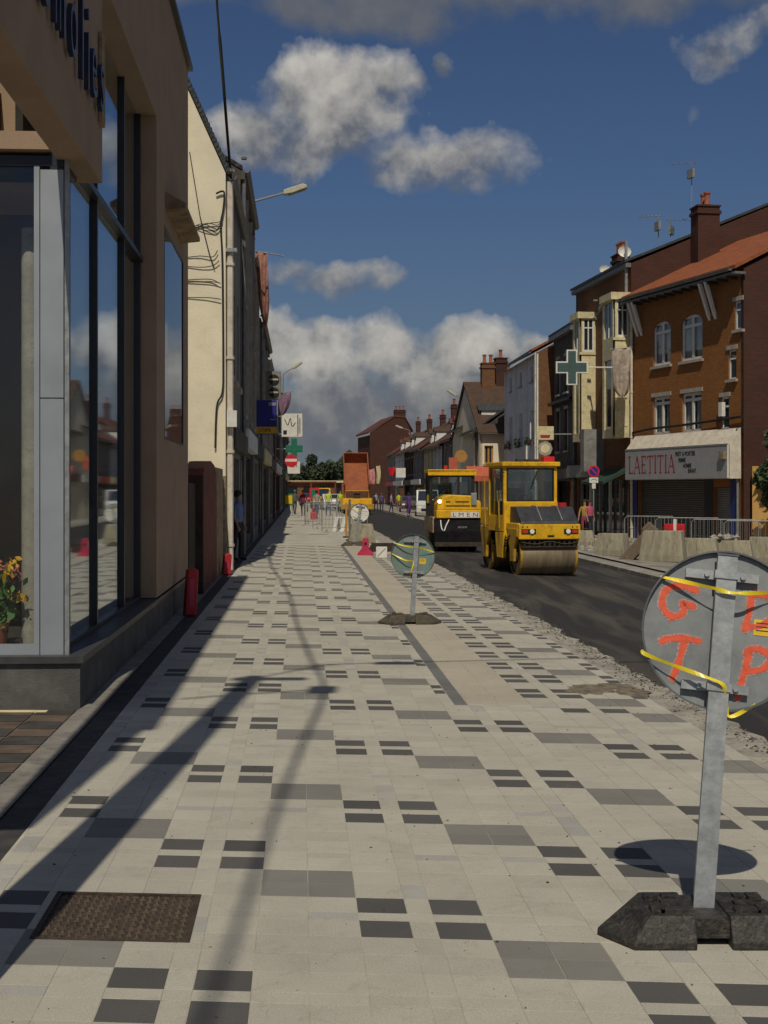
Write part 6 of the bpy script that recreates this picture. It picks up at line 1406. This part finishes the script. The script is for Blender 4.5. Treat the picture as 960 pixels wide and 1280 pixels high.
l3 = b2.world(b2.p(765, 400)[0], -.75, b2.p(765, 400)[1]); hd3 = W(752, 386, 62.5); lampm('street lamp arm on the bay window house', l3, .15, hd3 - l3 - Vector((0, 0, .15)), None, .7)
l4 = W(577, 512, 100); lampm('street lamp head above the far right terrace, nearer one', l4, .8, W(570, 494, 100) - l4 - Vector((0, 0, .8)), None, .75)
l5 = W(512, 552, 150); lampm('street lamp in front of the dark red gable', l5, 1.2, W(503, 535, 150) - l5 - Vector((0, 0, 1.2)), None, .8)

def hang_sign(name, label, u0, u1, v0, v1, y_, mt, parts, arm=True, th_d=.16, cat='hanging sign'):
    a = W(u0, v1, y_); b_ = W(u1, v0, y_); w_, h_ = b_.x - a.x, b_.z - a.z
    th_ = thing(name, label, cat, (a.x, y_, a.z)); MB().box(0, w_, 0, th_d, 0, h_).build('panel', M[mt], th_, bevel=.01)
    if arm:
        xf = -1.6 - .0612 * y_ - a.x; mb = MB()
        for z in (.12 * h_, .88 * h_): mb.cyl((xf, th_d / 2, z), (.02, th_d / 2, z), .025, n=6)
        mb.build('arm', M['grey_metal'], th_)
    parts(th_, w_, h_); return th_
def p_blue(t_, w_, h_):
    MB().box(.02, w_ - .02, -.006, -.001, .03, h_ * .22).build('yellow_band', M['sign_yellow'], t_); marks(t_, w_ * .2, w_ * .75, h_ * .12, h_ * .1, -.011, 'red_letter', 3)
    MB().box(w_ * .62, w_ - .06, -.006, -.001, h_ * .84, h_ * .93).build('pale_line', M['grey_metal'], t_); MB().box(w_ * .68, w_ - .06, -.006, -.001, h_ * .42, h_ * .445).build('pale_line', M['grey_metal'], t_)
    MB().box(w_ - .03, w_ + .01, -.01, .17, 0, h_).build('side_trim', M['grey_metal'], t_)
hang_sign('hanging_sign', 'dark blue hanging shop sign with yellow foot band on the left terrace', 318, 347, 500, 543, 50, 'navy', p_blue)
def p_disc(t_, w_, h_):
    for zc in (.70, .24):
        c = MB(); c.disc((w_ * .55, -.02, h_ * zc), (0, 1, 0), w_ * .34, .05, 24); o = c.build('black_disc', M['black'], t_); MB().box(w_ * .26, w_ * .84, -.052, -.046, h_ * zc - .03, h_ * zc + .04).build('white_bar', M['lamp_cream'], o)
hang_sign('hanging_sign', 'tall grey hanging sign with two black discs, topmost on the left', 332, 351, 464, 499, 58, 'grey_wall', p_disc, cat='hanging sign')
def p_white(t_, w_, h_):
    MB().box(w_ * .76, w_ * .80, -.006, -.001, .05, h_ - .05).build('rule', M['black'], t_); marks(t_, w_ * .88 - h_ * .35, w_ * .88 + h_ * .35, h_ * .5, w_ * .1, -.006, 'black', 5, True)
    rn = random.Random(2); mb = MB(); ribbon(mb, bez([(w_ * .15, h_ * .75, 0), (w_ * .3, h_ * .5, 0), (w_ * .42, h_ * .8, 0), (w_ * .5, h_ * .45, 0), (w_ * .66, h_ * .6, 0)], 5), [.04] * 21, -.006); mb.box(w_ * .08, w_ * .25, -.006, -.001, h_ * .1, h_ * .28); mb.build('print', M['black'], t_)
hang_sign('hanging_sign', 'white hanging sign with dark script left of the clouds', 352, 378, 517, 546, 72, 'white', p_white)
hang_sign('hanging_sign', 'small white hanging sign below the green cross', 359, 375, 577, 592, 100, 'white', lambda t_, w_, h_: marks(t_, w_ * .15, w_ * .85, h_ * .62, h_ * .22, -.006, 'black', 8))
def cross(label, u0, u1, v0, v1, y_, face, rimm, arm_len):
    a, b_ = W(u0, v1, y_), W(u1, v0, y_); w_, h_ = b_.x - a.x, b_.z - a.z; t_ = thing('pharmacy_cross', label, 'pharmacy cross', (a.x, y_, a.z)); k = w_ / 3
    def cr_(e): x0, x1, x2, x3 = 0 + e, k + e, w_ - k - e, w_ - e; z0, z1, z2, z3 = 0 + e, h_ / 3 + e, h_ * 2 / 3 - e, h_ - e; return [(x1, z0), (x2, z0), (x2, z1), (x3, z1), (x3, z2), (x2, z2), (x2, z3), (x1, z3), (x1, z2), (x0, z2), (x0, z1), (x1, z1)]
    MB().prism(cr_(0), 0, .22).build('casing', M[rimm], t_); MB().prism(cr_(.06), -.012, -.002).build('face', M[face], t_)
    q = MB(); q.cyl((min(0, arm_len), .1, h_ * .5), (max(arm_len, w_), .1, h_ * .5), .03, n=6) ; q.build('arm', M['white'], t_); return t_
cross('large grey green pharmacy cross outlined in white on the right', 695, 735, 437, 481, 57.5, 'green_grey', 'white', 2.4)
cross('bright green pharmacy cross hanging on the left terrace', 357, 378, 548, 574, 88, 'green', 'green', -1.0)
rs = W(364, 576, 84); th_ = thing('round_sign', 'round red and white hanging sign just below the green cross on the left', 'hanging sign', rs)
MB().disc((0, 0, 0), (0, 1, 0), .40, .12, 28).build('disc', M['red_plastic'], th_); MB().box(-.36, .36, -.07, -.062, -.05, .12).build('white_band', M['white'], th_); MB().cyl((-.8, 0, 0), (-.3, 0, 0), .03, n=6).build('arm', M['grey_metal'], th_)
for u, v0, v1, y_, mt, lb in ((690.5, 526, 550, 69, 'cream', 'square'), (692, 551, 566, 69, 'stone_sill', 'round')): pass
sr = W(681.5, 553, 66); th_ = thing('advert_sign', 'double hanging sign of cream panel over pale octagon by the brown gable', 'hanging sign', sr)
MB().box(-.42, .42, 0, .15, .12, .78).build('upper_panel', M['cream'], th_, bevel=.02); lo_ = MB(); lo_.disc((0, .07, -.3), (0, 1, 0), .36, .15, 8); lo_.build('octagon', M['stone_sill'], th_)
MB().prism([(-.26, .36), (.26, .36), (.2, .22), (-.2, .22)], -.01, -.002).build('red_mark', M['red_letter'], th_); rn_ = MB(); rn_.disc((0, -.012, -.3), (0, 1, 0), .22, .01, 20); rn_.build('pale_ring', M['cream'], th_); MB().cyl((.3, .1, .4), (1.3, .1, .4), .03, n=6).build('arm', M['grey_metal'], th_)

def banner(label, P, seed, mt, pole=None, y_=50, folds=5, depth=.12, name='banner'):
    """cloth between two pixel polylines (left edge, right edge), hanging at distance y_"""
    Lp, Rp = P; t_ = thing(name, label, 'banner', W(*Lp[0], y_)); o0 = W(*Lp[0], y_); n = 22; m_ = 24; vs = []; rn = random.Random(seed); ph = rn.uniform(0, 6)
    Lb = bez([W(u, v, y_) - o0 for u, v in Lp], 8); Rb = bez([W(u, v, y_) - o0 for u, v in Rp], 8)
    for j in range(m_ + 1):
        f_ = j / m_; l_ = Lb[int(f_ * (len(Lb) - 1))]; r__ = Rb[int(f_ * (len(Rb) - 1))]
        for i in range(n + 1):
            g_ = i / n; q = l_.lerp(r__, g_); q = q + Vector((0, depth * math.sin(folds * g_ * 3.14 * (1 + .3 * f_) + ph + f_ * 1.5) * (.3 + .7 * f_), .02 * math.sin(g_ * 9))); vs.append(q)
    mb = MB(); mb.add(vs, [(j * (n + 1) + i, j * (n + 1) + i + 1, (j + 1) * (n + 1) + i + 1, (j + 1) * (n + 1) + i) for j in range(m_) for i in range(n)]); c = mb.build('cloth', M[mt], t_, smooth=True)
    so = c.modifiers.new('th', 'SOLIDIFY'); so.thickness = .012
    if pole: MB().tube([W(*q, y_) - o0 for q in pole], .022, 6).build('pole', M['grey_metal'], t_)
banner('faded pink banner hanging below the nearest street lamp', ([(319, 316), (321, 350), (325, 385), (331, 411)], [(335, 315), (335, 345), (336, 380), (333, 410)]), 1, 'drape_pink', [(314, 313), (336, 317), (355, 320)], 46, 3)
banner('purple pennant beside the two disc sign on the left', ([(347, 492), (348, 502), (350, 512), (352, 519)], [(364, 490), (363, 501), (360, 511), (354, 519)]), 2, 'drape_purple', [(344, 491), (366, 489)], 64, 2)
banner('beige cloth banner draped on the bay window house', ([(765, 437), (766, 460), (768, 485), (775, 496)], [(788, 435), (787, 462), (786, 488), (781, 496)]), 3, 'drape_beige', [(762, 437), (790, 434)], 59, 3)
banner('pink striped flag in the far shops below the red gable', ([(460, 588), (461, 597), (463, 605)], [(468, 586), (469, 596), (468, 606)]), 4, 'pink', None, 118, 2)
banner('cream flag right of the pink striped one', ([(470, 583), (471, 594), (470, 605)], [(475, 582), (476, 594), (475, 605)]), 5, 'cream', None, 116, 2)
banner('red flag before the pale far house', ([(486, 585), (486, 590), (487, 595)], [(494, 584), (494, 590), (493, 595)]), 6, 'red_plastic', None, 112, 2)
hsn = hang_sign('shop_signboard', 'white square panel beside the red flag in the far shops', 495, 507, 585, 597, 108, 'white', lambda *a: None, arm=False, cat='sign')
hang_sign('shop_signboard', 'orange red shop sign with round top above the domed roller', 561, 572, 572, 587, 92, 'orange_awn', lambda t_, w_, h_: MB().disc((w_ * 1.4, .1, h_ + .1), (0, 1, 0), .42, .1, 20).build('round_top', M['frame_br'], t_), arm=False, cat='sign')

# no parking sign
ps = G(742, 672); npk = thing('no_parking_sign', 'round blue and red no parking sign with two small white plates', 'road sign', (ps.x, ps.y, ps.z)); zt = W(742, 589, ps.y).z - ps.z
MB().cyl((0, 0, 0), (0, 0, zt + .3), .03, n=10).build('post', M['grey_metal'], npk); q = MB(); q.disc((0, -.05, zt), (0, 1, 0), .25, .015, 36); fc = q.build('red_disc', M['red_plastic'], npk)
q = MB(); q.disc((0, -.063, zt), (0, 1, 0), .185, .006, 36); q.build('blue_field', M['navy'], fc); q = MB(); ribbon(q, [(-.13, zt + .13), (.13, zt - .13)], .05, -.069, caps=False); q.build('red_bar', M['red_plastic'], fc)
pl_ = MB().box(-.19, .19, -.06, -.045, zt - .50, zt - .27).build('plate', M['white'], npk); q = MB(); ribbon(q, bez([(-.12, zt - .40, 0), (-.05, zt - .35, 0), (.05, zt - .35, 0), (.13, zt - .39, 0)], 4), [.02] * 13, -.062); q.build('plate_marks', M['black'], pl_)
MB().box(-.08, .08, -.06, -.045, zt - .75, zt - .52).build('small_plate', M['white'], npk)

# ------------------------------------------------------------------ works furniture
def block(label, loc, rz, sx, sy, sz, taper=.10, mt='block', name='concrete_block', group=None):
    t_ = thing(name, label, 'concrete block', loc, rz, group); mb = MB()
    vs = [(-sx, -sy, 0), (sx, -sy, 0), (sx, sy, 0), (-sx, sy, 0), (-sx + taper * .3, -sy, .18), (sx - taper * .3, -sy, .18), (sx - taper * .3, sy, .18), (-sx + taper * .3, sy, .18), (-sx + taper, -sy + taper, sz), (sx - taper, -sy + taper, sz), (sx - taper, sy - taper, sz), (-sx + taper, sy - taper, sz)]
    mb.add(vs, [(3, 2, 1, 0), (8, 9, 10, 11)] + [(i, (i + 1) % 4, (i + 1) % 4 + 4, i + 4) for i in range(4)] + [(i + 4, (i + 1) % 4 + 4, (i + 1) % 4 + 8, i + 8) for i in range(4)])
    mb.build('block', M[mt], t_, bevel=.025)
    h_ = MB(); h_.tube([(-.12, 0, sz - .01), (-.12, 0, sz + .07), (.12, 0, sz + .07), (.12, 0, sz - .01)], .012, 5); h_.build('lifting_loop', M['mech'], t_); return t_
BG = 'concrete blocks along the right kerb'
def at(u, v, dy=0): p = G(u, v); y_ = p.y + dy; x = (u - 480) / F * y_; return Vector((x, y_, gz(x, y_)))
block('stained concrete block behind the leaning plank', at(766, 696, .6), -.55, .48, .32, .66)
block('largest concrete block with pale drips right of the leaning plank', at(829, 704, 1.0), -.38, .62, .35, .84)
block('lower mossy concrete block behind the nearest sign disc', at(872, 705, 1.2), -.35, .60, .3, .66)
block('concrete block topped by pale rubble near the right edge', at(917, 706, 1.4), -.33, .55, .3, .62); block('last concrete block cut by the right edge', at(958, 706, 1.0), -.3, .55, .3, .74)
block('small pale concrete block beside the roller on the right pavement', at(731, 684, .4), -.2, .36, .28, .56); block('concrete block behind the small pale sign', at(452, 681, 1.5), .1, .44, .35, .62)
pl_ = at(783, 699); t_ = thing('leaning_slab', 'weathered brown slab leaning between two concrete blocks', 'slab', (pl_.x - .1, pl_.y, pl_.z))
Mt = Matrix.Rotation(-.35, 4, 'Z') @ Matrix.Rotation(R(-48), 4, 'Y'); MB().box(-.05, 1.25, -.22, .22, -.24, .07, M=Mt).build('slab', M['plank'], t_, bevel=.012); MB().box(1.0, 1.25, -.222, .222, .072, .16, M=Mt).build('end_cleat', M['plank'], t_)
rb = MB()
for _ in range(260): q = at(rg.uniform(735, 775), rg.uniform(672, 690)); stone(rb, Vector((q.x + rg.gauss(0, .3), q.y + rg.gauss(0, .5), q.z + .02)), rg.choice((.04, .07, .11, .16)), rg.randrange(2))
for _ in range(60): q = at(rg.uniform(905, 940), 706); stone(rb, Vector((q.x, q.y + 1.4 + rg.gauss(0, .1), q.z + .62 + rg.uniform(0, .12))), rg.choice((.05, .08, .12)), 1)
rb.build('rubble', [M['gravel'], M['gravel3']], kind='stuff')
def barrier(label, loc, rz, w_=2.0, h_=1.05, mt='grey_metal', bars=14, group='grey crowd barriers', name='crowd_barrier'):
    t_ = thing(name, label, 'crowd barrier', loc, rz, group); f = MB(); f.tube([(-w_ / 2, 0, .05), (-w_ / 2, 0, h_ - .08), (-w_ / 2 + .08, 0, h_), (w_ / 2 - .08, 0, h_), (w_ / 2, 0, h_ - .08), (w_ / 2, 0, .05)], .016, 6); f.tube([(-w_ / 2, 0, .2), (w_ / 2, 0, .2)], .013, 6); f.build('frame', M[mt], t_)
    for k in range(bars): x = -w_ / 2 + w_ * (k + 1) / (bars + 1); MB().cyl((x, 0, .2), (x, 0, h_), .0055, n=5).build('bar', M[mt], t_)
    for sg in (-1, 1): MB().tube([(sg * (w_ / 2 - .2), -.28, .0), (sg * (w_ / 2 - .2), -.05, .1), (sg * (w_ / 2 - .2), .05, .1), (sg * (w_ / 2 - .2), .28, .0)], .017, 5).build('leg', M[mt], t_)
    return t_
for i, (u, v, rz, lb) in enumerate(((812, 690, -.36, 'grey barrier behind the largest concrete block, leftmost of the shopfront row'), (860, 690, -.33, 'grey barrier before the dark roller shutter, middle of the shopfront row'), (906, 692, -.30, 'grey barrier before the pale roller shutter door'), (948, 694, -.28, 'grey barrier before the ochre wall at right edge'))):
    p_ = at(u, v); y_ = 43.5 + i * -.9; x = (u - 480) / F * y_; barrier(lb, (x, y_, gz(x, y_)), rz, 2.0 if i else 1.6, 1.15, bars=14)
for i, (u, y_, rz, lb) in enumerate(((392, 66, 1.2, 'crowd barrier farthest left, ending the open pavement'), (404, 70, .1, 'crowd barrier standing across behind the red bag'), (418, 60, .1, 'crowd barrier above the white trestle'), (431, 55, .3, 'crowd barrier beside the far pale sign'))):
    x = (u - 480) / F * y_; barrier(lb, (x, y_, 0), rz, 1.9, 1.1, bars=12)
for u, lb in ((833, 'red plastic barrier element lying on the largest concrete block'),):
    p_ = at(843, 704, 1.6); t_ = thing('red_barrier_element', 'bright red plastic piece behind the largest concrete block', 'barrier', (p_.x, p_.y, p_.z + .0), -.35); q = MB(); q.box(-.28, .28, -.05, .05, .7, 1.02); q.box(-.25, -.17, -.05, .05, 0, .7); q.box(.17, .25, -.05, .05, 0, .7); q.build('panel', M['red_plastic'], t_, bevel=.01)
    MB().box(-.02, .06, -.055, .055, .75, 1.15).build('white_stripe', M['white'], t_)
# pink red plastic foot, white box, timber, trestle, posts
q = G(457, 694); t_ = thing('plastic_foot', 'faded pink red plastic barrier foot left of the green smeared sign', 'barrier foot', q)
mb = MB(); mb.prism([(-.22, 0), (.22, 0), (.20, .05), (.09, .17), (.07, .42), (.03, .46), (-.06, .46), (-.08, .42), (-.09, .19), (-.21, .05)], -.12, .12); mb.build('foot', M['pinkred'], t_, bevel=.015); MB().box(-.03, .03, -.13, .13, .28, .34).build('slot', M['black'], t_)
q = G(477, 697); t_ = thing('white_box', 'small scuffed white box beside the plastic foot', 'box', q); MB().box(-.14, .14, 0, .2, 0, .27).build('carton', M['white'], t_, bevel=.01); MB().prism([(-.10, .02), (.10, .22), (.10, .25), (-.10, .05)], -.006, -.001).build('tape_strip', M['grey_metal'], t_)
q = G(484, 692); t_ = thing('timber_stack', 'dark timber boards lying behind the white box at the kerb', 'boards', (q.x, q.y + 1.3, q.z), .12)
for k in range(4): MB().box(-.55 + .04 * k, .62, -.25 + .02 * k, -.02 + .05 * k, .06 * k, .06 * k + .055).build('board', M['timber_dark'], t_)
q = G(426, 664); t_ = thing('white_trestle', 'small white folding trestle on the pavement edge', 'trestle', q)
for x in (-.16, .16):
    MB().prism([(x - .18, 0), (x - .04, 0), (x + .07, .55), (x - .07, .55)], -.2, -.16).build('leg', M['white'], t_); MB().prism([(x + .18, 0), (x + .04, 0), (x - .07, .55), (x + .07, .55)], .16, .2).build('leg', M['white'], t_)
MB().box(-.26, .26, -.21, .21, .553, .60).build('top_board', M['white'], t_)
for u, v, h_, mt, lb in ((433, 672, 1.25, 'frame_br', 'orange brown marker post beside the pale sign'), (437, 676, 1.4, 'plank', 'grey timber post right of the orange brown one'), (421, 655, 1.3, 'grey_metal', 'thin grey post behind the white trestle')):
    q = G(u, v); t_ = thing('marker_post', lb, 'post', q); MB().box(-.04, .04, -.04, .04, 0, h_).build('post', M[mt], t_, bevel=.005); MB().box(-.12, .12, -.12, .12, 0, .05).build('foot', M['rubber'], t_)
# red plastic posts by the left wall
for u, v, hh, lb in ((238, 769, .62, 'red plastic barrier block leaning at the left wall, nearer one'), (283, 718, .40, 'farther red plastic block beside the drainpipe')):
    q = G(u, v); t_ = thing('red_barrier_block', lb, 'barrier', (q.x, q.y, 0), .3); mb = MB(); mb.prism([(-.09, 0), (.07, 0), (.10, hh), (.03, hh + .03), (-.05, hh)], -.10, .10); mb.build('shell', M['red_dark'], t_, bevel=.02); MB().box(-.03, .035, -.108, -.101, .12, hh - .12).build('recess', M['pinkred'], t_)
# red bag / panels among the far barriers
q = W(392, 640, 78); t_ = thing('red_case', 'red case standing by the far crowd barriers', 'case', (q.x, 78, 0)); MB().box(-.17, .17, -.1, .1, .05, .45).build('case', M['red_plastic'], t_, bevel=.03); MB().tube([(-.08, 0, .45), (-.08, 0, .52), (.08, 0, .52), (.08, 0, .45)], .012, 5).build('handle', M['black'], t_)
for u, v0, v1, y_, fr_, inn, lb in ((393, 610, 623, 96, 'red_plastic', 'green', 'red framed works panel with green centre far along the pavement'), (361, 617, 632, 92, 'leaf_shop', 'sticker', 'yellow green advertising panel by the left shopfronts')):
    a, b_ = W(u - 6, v1, y_), W(u + 6, v0, y_); t_ = thing('notice_board', lb, 'panel', (a.x, y_, 0)); w_ = b_.x - a.x; MB().box(0, w_, 0, .06, a.z, b_.z).build('frame', M[fr_], t_); MB().box(.1, w_ - .1, -.01, -.002, a.z + .12, b_.z - .12).build('field', M[inn], t_)
    for x in (.05, w_ - .09): MB().box(x, x + .04, 0, .04, 0, a.z - .002).build('leg', M['grey_metal'], t_)
# post rails (red white) at far end
t_ = thing('height_gantry', 'red painted site gantry across the far end of the pavement', 'gantry', ((389 - 480) / F * 135, 135, 0))
for x in (-2.6, 0, 2.4): MB().box(x - .08, x + .08, 0, .16, 0, 2.45).build('upright', M['red_wall'], t_)
MB().box(-2.7, 2.5, -.01, .17, 2.46, 2.6).build('beam', M['red_wall'], t_)

# ------------------------------------------------------------------ utility pole (behind the camera's left) and overhead cables
zt = 11.0; px_, py_ = -1.187 - SX * zt, 12.4 - SY * zt
up_ = thing('utility_pole', 'tall concrete utility pole at the left pavement edge carrying the overhead cables', 'utility pole', (px_, py_, 0))
MB().tube([(0, 0, -.2), (0, 0, zt)], [.17, .10], 12).build('pole', M['concrete'], up_, smooth=True); MB().box(-.18, .5, -.05, .05, zt - .25, zt - .12).build('crossarm', M['galv'], up_)
def lift(u, v, h_): g = G(u, v); return Vector((g.x - SX * h_, g.y - SY * h_, h_))
main = [lift(*q) for q in ((235, 1330, 9.4), (300, 1150, 9.3), (350, 1000, 9.3), (378, 930, 9.35), (405, 862, 9.4), (388, 822, 9.5), (370, 776, 9.65), (361, 742, 9.8))]
main += [W(268, -70, 21.4), W(271, 0, 23), W(274, 40, 24.8), W(279, 100, 27.5), W(284, 165, 30.5), W(289.5, 232, 34.0)]
tag(MB().tube(bez(main, 6), [.022] * 61 + [.034] * (len(bez(main, 6)) - 61), 6).build('overhead_cable', M['cable']), 'thick black overhead cable running down to the left terrace', 'cable')
c2 = [Vector((px_, py_, zt - .2)), lift(405, 832, 9.7), lift(470, 829, 9.5), lift(545, 827, 9.5), Vector((14, 9, 9.6))]
tag(MB().tube(bez(c2, 6), .02, 6).build('overhead_cable', M['cable']), 'cable crossing above the pavement from the utility pole', 'cable')
hl_ = thing('suspended_lamp', 'street lamp hung on the crossing cable above the pavement', 'lamp', lift(495, 829, 9.3)); MB().prism([(-.22, -.05), (.22, -.05), (.18, .06), (-.18, .06)], -.08, .08).build('lamp_head', M['lamp_cream'], hl_, bevel=.02); MB().cyl((0, 0, .08), (0, 0, .25), .015, n=5).build('hanger', M['cable'], hl_)
c3_ = [lift(225, 874, 9.3), lift(300, 868, 9.3), lift(405, 862, 9.4)]
tag(MB().tube(bez(c3_, 6), .022, 6).build('overhead_cable', M['cable']), 'short side cable joining the thick black cable overhead', 'cable')
jb = thing('cable_junction', 'dark junction box where the overhead cables meet', 'junction box', lift(403, 862, 9.38)); MB().box(-.12, .12, -.14, .14, -.1, .1).build('box', M['cable'], jb)
